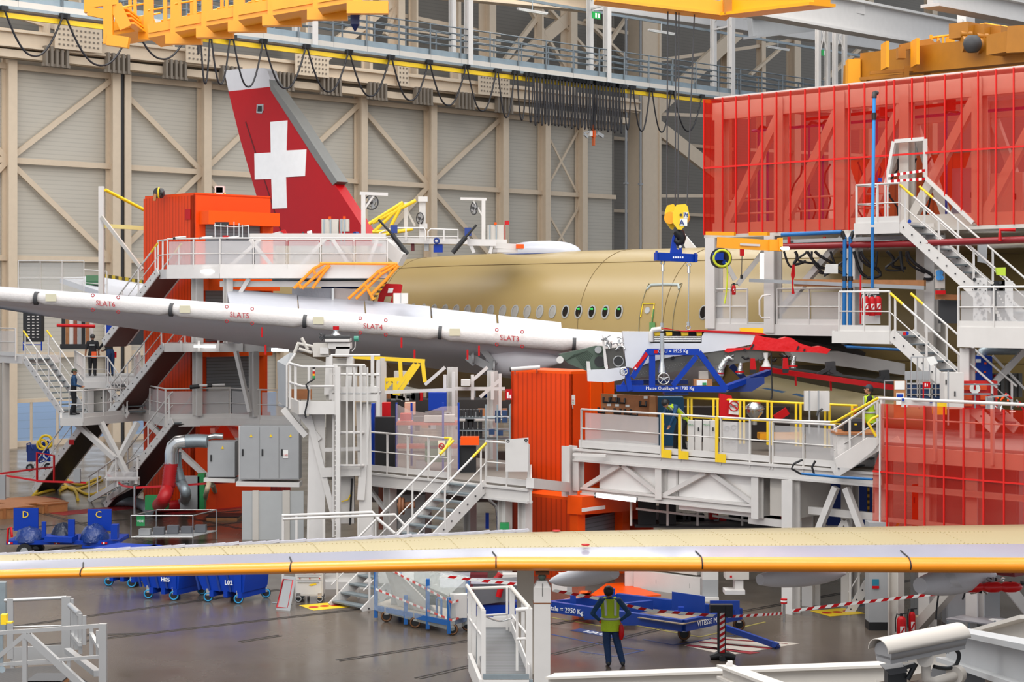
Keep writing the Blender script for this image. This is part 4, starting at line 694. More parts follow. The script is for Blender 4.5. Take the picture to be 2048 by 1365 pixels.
# level one deck with the worker and truss below
DB0=P(1165,895,51);z1=DB0.z
def db(x,z=None,o=0.):p=on(Ve((*DB0.xy,z1))+A*o,BR,x);return Ve((p.x,p.y,z1 if z is None else z))
pr=[('deck',MB().prism([db(1158,z1-.05),db(1762,z1-.05),db(1762,z1-.05,5),db(1158,z1-.05,5)],Z*.05),mat('deck_grey_brown','#6b645c',.6))]
pr.append(('edge_beam',MB().ibeam(db(1150,z1-.22,-.02),db(1765,z1-.22,-.02),.2,.36),WHT))
pr+=[('kick_plate',MB().beam(db(1158,z1+.1,-.03),db(1325,z1+.1,-.03),.02,.22),WHT)]
zz=z1-1.25
pr.append(('bottom_chord',MB().ibeam(db(1165,zz,.1),db(1512,zz,.1),.2,.22),WHT))
for x in(1157,1322,1515):pr.append(('truss_post',MB().hcol(db(x,zz-(.25 if x>1500 else 0),.05),db(x,z1-.38,.05),.22,BR,.03),WHT))
for a,b in((1168,1240),(1322,1246),(1328,1412),(1512,1424)):pr.append(('diagonal_brace',MB().beam(db(a,zz+.1,.05),db(b,z1-.42,.05),.1,.12),WHT))
pr.append(('column',MB().hcol(db(1139,0,-.1),db(1139,z1+.02,-.1),.3,BR,.04),WHT))
for x,o in((1582,-.1),(1622,1.2),(1700,2)):pr.append(('column',MB().hcol(db(x,0,o),db(x,z1-.4,o),.32,BR,.04),WHT))
pr.append(('diagonal_brace',MB().beam(db(1672,z1-.5,0),db(1598,.9,0),.14,.16).beam(db(1692,z1-.5,0),db(1745,1.6,0),.14,.16).beam(db(1690,2.4,.6),db(1640,1.2,.6),.12).beam(db(1692,2.4,.6),db(1725,1.2,.6),.12),WHT))
pr.append(('cross_beam',MB().beam(db(1500,2.2,.3),db(1600,2.2,.3),.14,.18).beam(db(1620,2.6,.4),db(1760,2.6,.4),.14,.18),WHT))
def rails1(xa,xb,h=1.1,sheet=None,col=WHT,o=-.05,sp=1.6,toe=True):return railing([db(xa,z1,o),db(xb,z1,o)],h,sp,sheet,toe,col)
pr+=rails1(1163,1322,1.08,MSH,sp=2.2)+rails1(1322,1362,1.08,None,sp=1.2)+rails1(1362,1442,1.08,None,sp=1.2)+rails1(1442,1500,1.08,MSH,sp=1.2)+rails1(1500,1540,1.08,None,sp=.8)+rails1(1546,1670,1.05,MSH,sp=1.2)
for x in(1325,1359,1433):pr.append(('yellow_post',MB().beam(db(x,z1-.1,-.12),db(x,z1+1.1,-.12),.07),YEL));pr.append(('yellow_post',MB().box(db(x,z1-.1,-.14),BR*.3,A*.02,Z*.22),YEL))
T('work_deck','white steel work deck on a truss carrying the worker in the yellow vest','platform',pr)
def cr(x,y,d=48.5):return P(x,y,d)
pr=[('handrail',MB().tube([P(1368,796,50),P(1480,801,49),P(1600,807,47.8),P(1715,812,46.5)],.035,6),YEL),('mid_rail',MB().tube([P(1368,835,50),P(1600,846,47.8),P(1715,850,46.5)],.02,6),YEL)]
for x in(1376,1383,1427,1435,1480,1488,1535,1543,1592,1601,1650,1659,1704):pr.append(('post',MB().beam(P(x,797+(x-1368)*.045,49.9-(x-1368)*.0099),P(x,882+(x-1368)*.05,49.9-(x-1368)*.0099),.055),YEL))
T('guard_rail','yellow inner guard rail along the work deck behind the worker','railing',pr)
T('white_tank','left large white sheet metal tank hanging under the work deck','tank',[('body',MB().box(db(1199,z1-1.2,.2),db(1352,z1-1.2,.2)-db(1199,z1-1.2,.2),A*1.6,Z*.95),mat('tank_white','#e8e4e0',.5)),('end_plate',MB().box(db(1352,z1-1.25,.18),BR*.06,A*1.6,Z*1.05),WHT)])
T('white_tank','right large white sheet metal tank hanging under the work deck','tank',[('body',MB().box(db(1358,z1-1.5,.2),db(1512,z1-1.5,.2)-db(1358,z1-1.5,.2),A*1.8,Z*1.25),mat('tank_white','#e8e4e0',.5)),('end_plate',MB().box(db(1540,z1-1.4,.2),BR*.9,A*1.4,Z*1.1),WH2)])
for a,b,lb in[((1192,991),(1272,1001),'lit tube lamp below the left white tank'),((1371,1010),(1460,1020),'lit tube lamp below the right white tank')]:
 T('tube_lamp',lb,'lamp',[('tube',MB().cyl(P(*a,49.3),P(*b,48),.06,8),TUB),('end_cap',MB().cyl(P(a[0]-3,a[1],49.3),P(*a,49.3),.075,8),BLK),('end_cap',MB().cyl(P(*b,48),P(b[0]+3,b[1]+.4,48),.075,8),BLK),('housing',MB().beam(P(a[0],a[1]-3,49.4),P(b[0],b[1]-3,48.1),.1,.05),WHT)])
T('lamp','white unlit strip lamp fixed under the left end of the work deck','lamp',MB().beam(P(1146,910,50.2),P(1212,912,50),.1,.07),WHT)
def obox(x0,x1,xr,d,zt_,lb,door,zb=0.):
 p=P(x0,700,d);p=Ve((p.x,p.y,0));q_=on(p,BR,x1);r_=on(q_,A,xr);cor=mat('orange_corrugated','#e0440c',.45,spec=.25,ribs=(BR,.2,.72,.3,0),var=.05)
 u=q_-p;v=r_-q_;ps=[('side_wall',MB().box(p+Z*zb,u,A*.08,Z*(zt_-zb)),cor),('front_wall',MB().box(q_+Z*zb,v,B*.08,Z*(zt_-zb)),ORG),('roof',MB().prism([p+Z*zt_,q_+Z*zt_,r_+Z*zt_,p+v+Z*zt_],Z*.08),ORP),('back_wall',MB().box(p+v+Z*zb,u,A*-.08,Z*(zt_-zb)),cor),('rear_wall',MB().box(p+Z*zb,v,B*-.08,Z*(zt_-zb)),ORG)]
 return p,q_,r_,u,v,ps
p,q_,r_,u,v,ps=obox(1022,1142,1208,55.2,H-(744-HY)*55.2/F,'',0)
w=v.length;w2=q_+A*.3-B*.06
ps+=[('door_panel',MB().box(w2+Z*3.6+A*.5,A*(w*.35),B*.05,Z*1.9),ORP),('door_panel',MB().box(w2+Z*3.6+A*(.6+w*.35),A*(w*.3),B*.05,Z*1.9),ORP)]
sw_=w2+A*.35-B*.05
for k in(0,1):ps.append(('notice',MB().box(w2+A*(.9+k*1.3)+Z*4.3-B*.06,A*.36,B*.01,Z*.5),PAP,[('yellow_strip',MB().box(w2+A*(.9+k*1.3)+Z*4.15-B*.06,A*.34,B*.01,Z*.14),YEL)]))
e_=Ve((*P(1153,1,50.7).xy,0));ps+=[('entrance_wall',MB().box(e_,B*2.2,A*.1,Z*2.3),MATS['orange_corrugated']),('entrance_wall',MB().box(e_+A*3.2,B*2.2,A*.1,Z*2.3),ORG),('entrance_roof',MB().box(e_+Z*2.3,A*3.2,B*2.2,Z*.08),ORP),('roller_housing',MB().beam(P(1149,1011,50.4),P(1258,1003,52.5),.5,.5),ORP,[('hazard_label',MB().beam(P(1164,1021,50.1),P(1210,1015,50.9),.02,.1),PAP)]),('jamb',MB().beam(P(1155,1020,50.6),Ve((*P(1155,1020,50.6).xy,0)),.3,.3,up=A),ORP),('jamb',MB().beam(P(1244,1020,52.6),Ve((*P(1244,1020,52.6).xy,0)),.3,.3,up=A),ORP),('shutter',MB().box(Ve((*P(1160,1025,51).xy,0)),Ve((*P(1241,1025,52.9).xy,0))-Ve((*P(1160,1025,51).xy,0)),B*.05,Z*1.75),SHT)]
T('orange_kiosk','tall orange corrugated lift kiosk left of the work deck','kiosk',ps)
T('ramp','bright orange floor ramp in front of the kiosk shutter','ramp',MB().prism([G(1180,1193),G(1212,1170),G(1246,1168),G(1322,1192),G(1230,1200)],Z*.03),ORP)
T('bollard','orange corner guard plate standing beside the kiosk shutter','guard',MB().hexa([G(1156,1188),G(1180,1187),G(1183,1182),G(1160,1182),G(1160,1188,.75),G(1174,1187,.8),G(1176,1182,.8),G(1162,1182,.75)]),ORP)
T('sign','small red fire point sign on the left side of the orange kiosk','sign',[('plate',MB().box(P(1011,800,54.8),X*.2,Y*.02,Z*.32),RED),('pictogram',MB().box(P(1014,797,54.78),X*.05,Y*.01,Z*.18).box(P(1019,797,54.78),X*.05,Y*.01,Z*.1),TXW)])
T('switch_box','white pendant switch box with coloured buttons on the orange kiosk corner','switch',[('box',MB().box(P(1143.5,810,53),X*.1,Y*.06,Z*.28),WHT),('button',MB().cbox(P(1146,802,52.97),.03,.02,.03),RED),('button',MB().cbox(P(1146,807,52.97),.03,.02,.03),GRN),('cable',MB().tube([P(1145,811,53),P(1146,818,53)],.012,5),WHT)])
T('tube_lamp','unlit white tube lamp lying above the orange kiosk roof','lamp',[('tube',MB().cyl(P(1022,739,54),P(1080,735,54),.06,8),WHT),('end_cap',MB().cyl(P(1019,739.3,54),P(1022,739,54),.075,8),BLK),('bracket',MB().beam(P(1030,739,54),P(1030,748,55),.04).beam(P(1074,736,54),P(1074,748,54.6),.04),WHT)])
bd=[P(*q(11,x,y),51.2)for x,y in[(690,300),(1075,318),(1075,640),(690,600)]]
hs=[]
for x,y in[(725,350),(775,350),(830,355),(975,375),(800,425),(870,430),(915,440),(690,420)]:hs.append(('clamp',MB().tube([P(*q(11,x-18,y-25),51.15),P(*q(11,x-20,y+8),51.1),P(*q(11,x+20,y+10),51.1),P(*q(11,x+22,y-22),51.15)],.035,6),BLK))
for x,y in[(785,315),(995,325),(745,375),(870,383),(800,378)]:hs.append(('label',MB().box(P(*q(11,x-14,y+9),51.17),X*.11,Y*.01,Z*.07),PAP))
T('tool_board','tall wooden tool board with black clamps beside the orange kiosk','board',[('board',MB().prism(bd,Y*.1),WO2),('side_frame',MB().prism([P(*q(11,x,y),51.0)for x,y in[(1025,318),(1060,318),(1078,640),(1005,635)]],Y*.12),WOO)]+hs)
for k,x in enumerate((1280,1330,1385,1430)):
 a=q(11,x,480);T('white_bin','white plastic bin with green lettering, number %s from the worker'%['one','two','three','four'][k],'bin',[('body',MB().hexa([P(a[0],a[1]+62,48.6),P(a[0]+13,a[1]+62.5,48.6),P(a[0]+13,a[1]+62,49.1),P(a[0],a[1]+61,49.1),P(a[0],a[1]+1,48.6),P(a[0]+14,a[1]+1.5,48.6),P(a[0]+14,a[1],49.1),P(a[0],a[1]-1,49.1)]),WHT)]+([('lettering',text('ARIC' if k==0 else 'MEGU',P(a[0]+7,a[1]+11,48.55),X,Z,.07),GRN)]if k in(0,2)else[('handle',MB().cbox(P(a[0]+7,a[1]+22,48.55),.03,.03,.1),BLK)]),group='white bins on the work deck')
T('marked_plate','white perforated control panel with four round marks on the deck railing','panel',[('plate',MB().prism(zp(11,[(1518,490),(1620,495),(1620,700),(1518,692)],47.7),Y*.03),WHT),('marks',MB().joinmb((lambda m_:([m_.ring(P(*q(11,x,y),47.67),Y,.06,.018,12,4)for x,y in((1548,535),(1594,527),(1550,615),(1594,615))],m_)[1])(MB())),GRY)])
T('red_bag','red tarpaulin bag hanging on the yellow guard rail beside the round symbol poster','bag',MB().prism(zp(11,[(1500,300),(1580,315),(1600,400),(1640,470),(1500,460),(1495,380)],49.2),Y*.3),RED)
fo=MB().ring(P(*q(11,1596,385),49.05),Y,.13,.016,18,4).beam(P(*q(11,1572,365),49.05),P(*q(11,1622,408),49.05),.01,.03)
T('symbol_poster','poster reading FOD inside a crossed circle on the yellow guard rail','poster',[('sheet',MB().prism(zp(11,[(1567,342),(1632,350),(1628,445),(1560,438)],49.1),Y*.02),PAP),('lettering',text('FOD',P(*q(11,1597,393),49.06),X,Z,.1,bold=True),BLK),('crossed_circle',fo,RED)])
T('white_sign_box','double white cabinet standing on grey posts on the work deck','cabinet',[('cabinet',MB().box(P(1610,822,46.4),X*.37,Y*.2,Z*.5),WHT),('cabinet',MB().box(P(1639,823,46.2),X*.26,Y*.2,Z*.51),WHT),('post',MB().beam(P(1619,782,46.1),P(1619,868,46.1),.04),GRY),('post',MB().beam(P(1637,782,46),P(1637,868,46),.04),GRY),('cable',MB().tube([P(1645,818,45.9),P(1636,824,45.9),P(1634,832,45.9)],.03,6),DGY)])
pr=[('bowl',MB().tube([P(1509,805,49.5),P(1509,814,49.5),P(1509,826,49.5),P(1509,838,49.5)],[.12,.26,.24,.1],14),CHR),('rim',MB().ring(P(1509,818,49.5),Z,.27,.02),CHR),('stem',MB().cyl(P(1509,836,49.5),P(1509,850,49.5),.07,8),ALU),('red_cap',MB().cbox(P(1513,807,49.5),.2,.2,.06),RED)]
T('exhaust_nozzle','shiny steel engine nozzle on a stand behind the yellow guard rail','engine part',pr)
T('strut','red painted strut leaning behind the yellow guard rail','strut',MB().beam(P(1550,838,48.9),P(1575,822,48.9),.1,.2),RED)
T('tool_case','black tool case with a yellow badge in front of the kneeling worker','case',[('case_body',MB().box(P(1688,862,44.6),X*.5,Y*.4,Z*.22),BLK),('lid',MB().box(P(1690,844,44.6),X*.42,Y*.4,Z*.08),DGY),('badge',MB().box(P(1709,851,44.58),X*.06,Y*.01,Z*.04),YEL)])
T('workbench','paint-splashed white bench top under the kneeling worker','bench',[('front_panel',MB().prism(zp(12,[(590,575),(850,572),(850,620),(600,740)],44.3),Y*1.0),mat('splashed_white','#cfcac6',.6,var=.3,scale=7)),('top',MB().box(P(1672,870,44.2),X*1.1,Y*1.2,Z*.05),WO2)])
pr=stairs(db(1759,z1+.75,-.3),db(1668,z1-.05,-.3),A*.9,4,WHT,TRD,(1,0),.3,1.0,False,bolts=True)
pr.append(('yellow_handrail',MB().tube([P(1662,845,44),P(1672,844,43.8),P(1756,797,43)],.035,6),YEL));pr.append(('white_handrail',MB().tube([P(1520,839,46),P(1600,843,45),P(1664,845,44)],.035,6),WHT));pr.append(('grab_rail',MB().tube([P(1752,873,43),P(1736,846,43),P(1744,838,43),P(1757,832,43)],.035,6),YEL));pr.append(('plate',MB().prism(zp(12,[(580,745),(800,600),(880,602),(880,640),(840,690),(690,810),(590,800)],43.5),Y*.05),WHT))
T('steps','short white steps with yellow handrail climbing to the red screened lower dock','steps',pr)
T('cable_conduit','blue conduit with two drooping black cables under the deck edge','conduit',[('conduit',MB().tube([P(1602,948,44.6),P(1680,955,44),P(1745,959,43.5)],.035,6),PBL),('cable',MB().tube([P(1605,920,44.5),P(1588,928,44.5),P(1583,938,44.5),P(1602,949,44.5)],.03,6),BLK),('cable',MB().tube([P(1631,922,44.5),P(1624,935,44.5),P(1628,948,44.5)],.03,6),BLK)])
LB0=P(1755,900,43.5)
def lb_(x,y=None,o=0.):return on(LB0+A*o,BR,x,y)
lty=lambda x:HY+(H-(H-(808-HY)*lb_(1760).y/F))*F/lb_(x).y
ls=[1760,1774,1811,1849,1888,1927,1967,2008,2050,2095]
pr=[]
for a,b in zip(ls[:-1],ls[1:]):pr.append(('mesh_panel',MB().prism([lb_(a,lty(a)),lb_(b,lty(b)),Ve((*lb_(b).xy,2.2)),Ve((*lb_(a).xy,2.2))],A*.02),MRD))
pr.append(('mesh_panel',MB().prism([lb_(1758,906),lb_(1746,942),Ve((*lb_(1745).xy,2.2)),Ve((*lb_(1760).xy,2.2)),lb_(1760,906)],A*.02),MRD))
for x in ls[:-1]:pr.append(('seam',MB().beam(lb_(x,lty(x),-.03),Ve((*lb_(x,None,-.03).xy,2.2)),.045,.03,up=BR),MRL if x>1762 else WHT))
pr.append(('seam',MB().beam(lb_(1746,943,-.03),lb_(2095,973,-.03),.03,.04),MRL))
def l1(x,z,o=0.3):return Ve((*lb_(x,None,o).xy,z))
zr=4.55
pr+=[('deck',MB().prism([l1(1762,zr-.15),l1(2095,zr-.15),l1(2095,zr-.15,4.5),l1(1762,zr-.15,4.5)],Z*.1),GRY),('edge_beam',MB().beam(l1(1762,zr-.3,.2),l1(2095,zr-.3,.2),.1,.36),WHT),('handrail',MB().tube([lb_(1757,797,.1),lb_(2095,812,.1)],.04,8),WHT),('mid_rail',MB().tube([l1(1762,zr+.55,.1),l1(2095,zr+.55,.1)],.02,6),WHT)]
for x in(1764,1870,1985):pr.append(('post',MB().beam(l1(x,zr-.4,.1),lb_(x,800+(x-1757)*.045,.1),.09,.06,up=BR),WHT))
for x in(1768,1855,1950):pr.append(('column',MB().hcol(l1(x,0,.8),l1(x,zr-.45,.8),.3,BR,.04),WHT))
pr+=[('cross_beam',MB().beam(l1(1762,3.4,.5),l1(2095,3.4,.5),.12,.14),WHT),('cross_beam',MB().beam(l1(1762,2.6,.5),l1(2095,2.6,.5),.12,.1),WHT)]
T('screened_dock','lower dock with railing wrapped in translucent red mesh, right edge of the hall','dock',pr)
for x,z,w,h,m,o,lb in[(1862,2.2,2.4,2.1,GRY,1.6,'large grey white control cabinet behind the lower red mesh'),(1824,2.5,.45,.9,ORP,1.4,'orange cupboard behind the lower red mesh'),(1824,1.6,.45,.8,mat('dark_orange','#a33a10',.5),1.4,'dark orange cupboard below the orange one behind the mesh'),(1925,1.4,1.4,.7,mat('maroon_paint','#601820',.5),1.5,'maroon cabinet base behind the lower red mesh')]:
 p=l1(x,z,o);T('cabinet',lb,'cabinet',[('body',MB().box(p,BR*w,A*.7,Z*h),m),('door',MB().box(p+BR*.05+Z*.06-A*.03,BR*(w/2-.08),A*.03,Z*(h-.12)),m,[('handle',MB().box(p+BR*(w/2-.15)+Z*h*.5-A*.06,BR*.03,A*.03,Z*.14),BLK)]),('door',MB().box(p+BR*(w/2+.03)+Z*.06-A*.03,BR*(w/2-.08),A*.03,Z*(h-.12)),m)])
for x0,y0,x1,y1,m,nm,ct,lb in[(1848,796,1874,815,WHT,'notice_board','board','white folded board clipped over the handrail of the lower dock'),(1872,806,1894,812,YEL,'yellow_bin','bin','yellow bin edge behind the lower dock handrail')]:pass
T('notice_board','white board clipped over the handrail above the lower red mesh','board',[('board',MB().box(P(1803,815,42.9),X*.8,Y*.03,Z*.2),WHT),('clamp',MB().cbox(P(1806,803,42.85),.05,.06,.07),BLU),('clamp',MB().cbox(P(1862,806,42.85),.05,.06,.07),BLU)])
T('yellow_bin','yellow bin showing between the posts above the lower red mesh','bin',MB().box(P(1872,830,43.5),X*.26,Y*.4,Z*.3),YEL)
def zbox(n,x0,y0,x1,y1,d,dep):a,b=q(n,x0,y0),q(n,x1,y1);p=P(a[0],b[1],d);return MB().box(p,X*((b[0]-a[0])/F*d),Y*dep,Z*((b[1]-a[1])/F*d))
T('info_stand','cork board stand with white and blue notices behind the kneeling worker','board',[('board',zbox(26,520,365,655,800,44.6,.05),WOO),('notice',zbox(26,525,368,645,468,44.58,.015),PAP),('notice',zbox(26,545,510,635,650,44.58,.015),PAP,'white notice with a blue band',[('blue_band',zbox(26,553,525,625,560,44.56,.015),BLU)]),('post',zbox(26,400,365,412,640,44.8,.03),ALU),('cross_bar',zbox(26,400,360,520,370,44.8,.03),ALU)])
T('sign','small red hose sign on a red post in front of the blue box rack','sign',[('plate',zbox(26,868,378,945,452,43.6,.02),RED,[('pictogram',zbox(26,880,395,893,435,43.58,.01),TXW),('pictogram',zbox(26,903,400,915,432,43.58,.01),TXW)]),('post',zbox(26,858,378,872,570,43.62,.03),RED)])
pr=[('upright',zbox(26,x-6,85,x+6,560,44.2+k*.15,.03),ALU)for k,x in enumerate((722,795,865,938,1012))]+[('top_bar',zbox(26,722,80,1015,92,44.3,.03),ALU),('hanging_notice',MB().prism(zp(26,[(895,95),(985,75),(1037,155),(948,192)],44.1),Y*.01),PAP)]
T('tube_rack','tall silver tube rack with a tilted white notice','rack',pr)
for k in range(4):
 pr=[('shelf',zbox(26,665,455+k*0,1110,462,44.9,.5),ALU)]
pr=[('upright',zbox(26,x-7,355,x+7,700,45,.05),ALU)for x in(665,820,965,1105)]+[('shelf',zbox(26,665,y,1110,y+9,45,.5),ALU)for y in(400,455,520,600)]
T('shelf_rack','low silver shelf rack holding blue boxes','rack',pr)
for r_ in range(3):
 for k in range(3):T('blue_box','blue storage box, %s column of the %s shelf in the silver rack'%(['left','middle','right'][k],['top','second','third'][r_]),'box',zbox(26,675+k*150,[410,464,545][r_],675+k*150+115,[453,516,598][r_],45.05,.4),mat('box_blue','#16365f',.5),group='blue boxes in the silver rack')
T('grey_board','grey rounded panel behind the tall silver tube rack','panel',zbox(26,650,252,940,355,45.8,.05),GRY)
T('white_locker','white locker with printed sheet and grey post beside the red box shelves','locker',[('body',zbox(26,1113,272,1340,700,44.2,.5),WHT),('post',zbox(26,1150,245,1166,890,43.4,.04),GRY),('handle',zbox(26,1126,355,1140,410,44.17,.04),BLK),('handle',zbox(26,1230,490,1244,550,44.17,.04),BLK)])
pr=[('carcass',zbox(26,1312,368,1735,700,44.8,.5),mat('crate_red','#c01a12',.4)),('round_symbol',MB().cyl(P(*q(26,1470,458),44.7),P(*q(26,1470,458),44.68),.13,18),PAP,[('symbol',MB().cbox(P(*q(26,1470,470),44.66),.05,.01,.14),RED)]),('bar',zbox(26,1290,400,1770,418,44.5,.04),GAL),('bar',zbox(26,1290,512,1650,530,44.5,.04),GAL),('bar',zbox(26,1465,540,1480,690,44.5,.04),GAL)]
T('red_shelves','red box shelves with grey bars and a round white symbol','shelves',pr)
for r_ in range(3):
 for k in range(2):T('orange_crate','orange open crate in the red shelves, %s of the %s row'%(['left','right'][k],['top','middle','bottom'][r_]),'crate',zbox(26,[1345,1535][k],[420,535,610][r_],[1440,1610][k],[475,590,665][r_],44.72,.06),mat('crate_orange','#e0501c',.5),group='orange crates in the red shelves')
T('blue_cabinet','blue cabinet with small orange stickers behind the red shelves','cabinet',[('body',zbox(26,1450,75,1675,365,46,.6),BLU),('label',zbox(26,1482,110,1540,150,45.97,.02),PAP)]+[('sticker',zbox(26,x,y,x+24,y+22,45.97,.02),ORP)for x,y in((1455,150),(1583,150),(1466,250),(1577,250))])
pr=[('rail',MB().beam(P(1975,795,43.4),P(2017,791,43.4),.04),ALU)]+[('stand',zbox(26,1600,550,1612,700,43.4,.04),ALU),('back_plate',zbox(26,1612,570,1690,700,43.5,.03),GRY)]
T('tool_stand','small grey tool stand on the lower dock','stand',pr)
rt=random.Random(5)
for k in range(12):
 x,y=1700+rt.random()*340,560+rt.random()*180;a=P(*q(26,x,y),43.6);v_=Ve((rt.uniform(-.15,.15),.05,rt.uniform(-.2,.2)))
 T('hand_tool','small %s hand tool beside the tool stand, %s of its pile'%(['black','steel','red handled','orange handled'][k%4],['lowest','middle','topmost'][k//4]),'tool',MB().tube([a,a+v_*.5,a+v_],[.02,.03,.015],6),[BLK,CHR,RED,ORP][k%4],group='hand tools on the lower dock')
T('machine_rack','dark grey rack of machined parts at the right picture edge','rack',[('panel',zbox(26,1570+k*52,280,1612+k*52,560,46.4+.1*(k%2),.2),mat('smoke_grey','#55534f',.4,.3))for k in range(9)]+[('red_knob',MB().ball(P(*q(26,1710,312),46.2),.05),RED)])
T('exhaust_duct','curved dark metal duct pipe at the right edge above the blue cabinet','duct',MB().tube([P(*q(8,1580,1210),46.5),P(*q(8,1590,1175),46.5),P(*q(8,1620,1160),46.5),P(*q(8,1900,1160),46.5)],.14,10),GAL)
# wrapped pylon hanging in the blue frame
PD=50.
w_=[(722,160),(1100,165),(1100,320),(1800,320),(1800,230),(1835,168),(2535,205),(2485,335),(2110,415),(1800,455),(1450,490),(1160,560),(860,665),(765,640),(742,400)]
ps=[('cowl',zpr(21,w_,PD,.55),mat('pylon_white','#cdced3',.35),'white painted pylon cowl')]
ps.append(('understructure',zpr(21,[(850,660),(1160,555),(1800,450),(2110,410),(2600,420),(2750,460),(2700,520),(2540,560),(2150,620),(1700,640),(1450,700),(860,805)],PD+.06,.4),mat('titanium_grey','#66645f',.42,.5,.15,5)))
rvm=MB()
for k in range(46):
 x=880+k*20;rvm.cbox(P(*q(21,x,745-k*4.6+(k%2)*26),PD+.04),.012,.02,.012)
ps.append(('rivet_row',rvm,mat('pale_rivet','#a5a39c',.5)))
for x,y,r in((1400,520,.12),(1860,520,.1)):ps.append(('access_hole',MB().cyl(P(*q(21,x,y),PD+.05),P(*q(21,x,y),PD+.03),r*.5,14),BLK))
ps.append(('rear_rib',zpr(21,[(480,400),(720,370),(760,640),(755,670),(540,665),(500,560)],PD+.05,.3),mat('rib_grey','#4c4a46',.5,.3),'dark grey rib with a round hole',[('access_hole',MB().cyl(P(*q(21,660,565),PD+.04),P(*q(21,660,565),PD+.01),.13,18),BLK),('hole_rim',MB().ring(P(*q(21,660,565),PD+.02),Y,.14,.015),ALU)]))
ps.append(('green_rib',zpr(21,[(-160,470),(180,400),(350,355),(445,360),(480,660),(230,700),(-20,600)],PD+.3,.2),mat('olive_primer','#47564a',.6),'ribbed green primer rear rib',[('access_hole',MB().cyl(P(*q(21,405,570),PD+.29),P(*q(21,405,570),PD+.26),.15,14),BLK),('boss',MB().cyl(P(*q(21,385,410),PD+.3),P(*q(21,385,410),PD+.2),.1,14),GRY),('pin',MB().cyl(P(1120,720,PD+.3),P(1120,720,PD+.1),.1,14),WHT)]))
for k in range(9):ps.append(('rib_line',MB().tube([P(*q(21,-60+k*24,560-k*12),PD+.28),P(*q(21,60+k*22,470-k*6),PD+.28),P(*q(21,200+k*14,660-k*22),PD+.28)],.008,4),mat('rib_dark_green','#2f3d31',.6)))
ps.append(('lower_fairing',zpr(21,[(235,690),(495,680),(765,640),(745,800),(700,820),(520,855),(242,840)],PD-.1,.35),MATS['pylon_white'],'white lower fairing box'));ps.append(('end_bracket',zpr(21,[(225,570),(268,572),(280,660),(285,690),(232,690)],PD-.05,.2),WHT))
ps.append(('flange',zpr(21,[(440,205),(462,240),(520,660),(500,690),(470,640)],PD-.02,.12),WHT))
rq=random.Random(11)
for k in range(16):
 a=P(*q(21,470+rq.random()*240,255+rq.random()*130),PD-.02);v_=Ve((rq.uniform(-.2,.2),rq.uniform(-.05,.05),rq.uniform(-.15,.15)));ps.append(('pipe_fitting',MB().tube([a,a+v_*.5+Z*.04,a+v_],rq.choice([.02,.03,.04]),6),rq.choice([CHR,ALU,GRY])))
ps.append(('cavity',zpr(21,[(1100,140),(1830,168),(1800,320),(1100,320)],PD+.3,.2),mat('titanium_dark','#3b3a38',.5,.4)))
ps.append(('end_cap',MB().tube([P(*q(21,1108,300),PD),P(*q(21,1108,180),PD),P(*q(21,1130,140),PD),P(*q(21,1240,128),PD)],.07,8),WHT))
for y,r in((232,.045),(262,.06),(290,.045)):ps.append(('actuator_rod',MB().cyl(P(*q(21,1150,y),PD+.1),P(*q(21,1790,y),PD+.1),r*.6,8),CHR))
for x0,x1 in((1150,1235),(1310,1395),(1515,1615),(1725,1800)):ps.append(('yellow_wrap',zpr(21,[(x0,165),(x1,170),(x1,215),(x0+10,220)],PD+.05,.12),YEL))
ps.append(('red_cover',zpr(21,[(1265,125),(1310,112),(1500,150),(1640,150),(1780,138),(1960,150),(2330,160),(2620,180),(2700,210),(2535,205),(1835,168),(1560,165),(1400,140)],PD-.04,.5),RED))
n22=[(760,205),(900,240),(1100,265),(1190,235),(1260,255),(1360,320),(1470,355),(1560,375),(1650,360),(1790,405),(1735,465),(1600,450),(1370,440),(1000,430),(700,405),(500,420),(380,450),(335,430),(370,390),(680,380),(710,335)]
rn=zp(22,n22,PD-.06);ctr=sum(rn,Ve())/len(rn)
ps.append(('nose_cover',MB().prism(rn,Y*.55),mat('glossy_red_wrap','#d80d12',.25,bump=.3,scale=2),'glossy red protective nose cover',[('strap',MB().beam(P(*q(22,x,y0),PD-.09),P(*q(22,x2,y1),PD-.09),.02,.05),BLK)for x,y0,x2,y1 in((735,335,695,400),(1350,360,1325,410),(1430,400,1420,430),(600,395,630,430))]))
for x,y,m in((1135,520,RED),(690,530,RED)):ps.append(('red_strap',zpr(22,[(x,y),(x+60,y),(x+80,y+150),(x-5,y+150)],PD-.05,.1),m,[('tag',zpr(22,[(x-5,y+150),(x+82,y+150),(x+70,y+205),(x,y+205)],PD-.05,.1),BLK)]))
for pts,lb in(([(450,545),(390,510),(340,560),(280,660),(265,760)],'foil'),([(560,590),(545,660),(540,740)],'foil'),([(1290,500),(1270,600),(1270,660)],'foil')):
 ps.append(('foil_duct',MB().tube(zp(22,pts,PD),[.05+.02*k for k in range(len(pts))],10),SIL,'foil wrapped duct end',[('red_band',MB().cyl(P(*q(22,pts[-1][0],pts[-1][1]-40),PD-.0),P(*q(22,pts[-1][0],pts[-1][1]-20),PD),.13,10),RED)]))
for k in range(16):
 a=P(*q(22,400+rq.random()*900,450+rq.random()*100),PD+rq.uniform(-.02,.2));v_=Ve((rq.uniform(-.3,.3),rq.uniform(-.05,.05),rq.uniform(-.1,.1)));ps.append(('pipe_fitting',MB().tube([a,a+v_*.5-Z*.05,a+v_],rq.choice([.02,.03,.05]),6),rq.choice([DGY,GRY,ALU,BLK])))
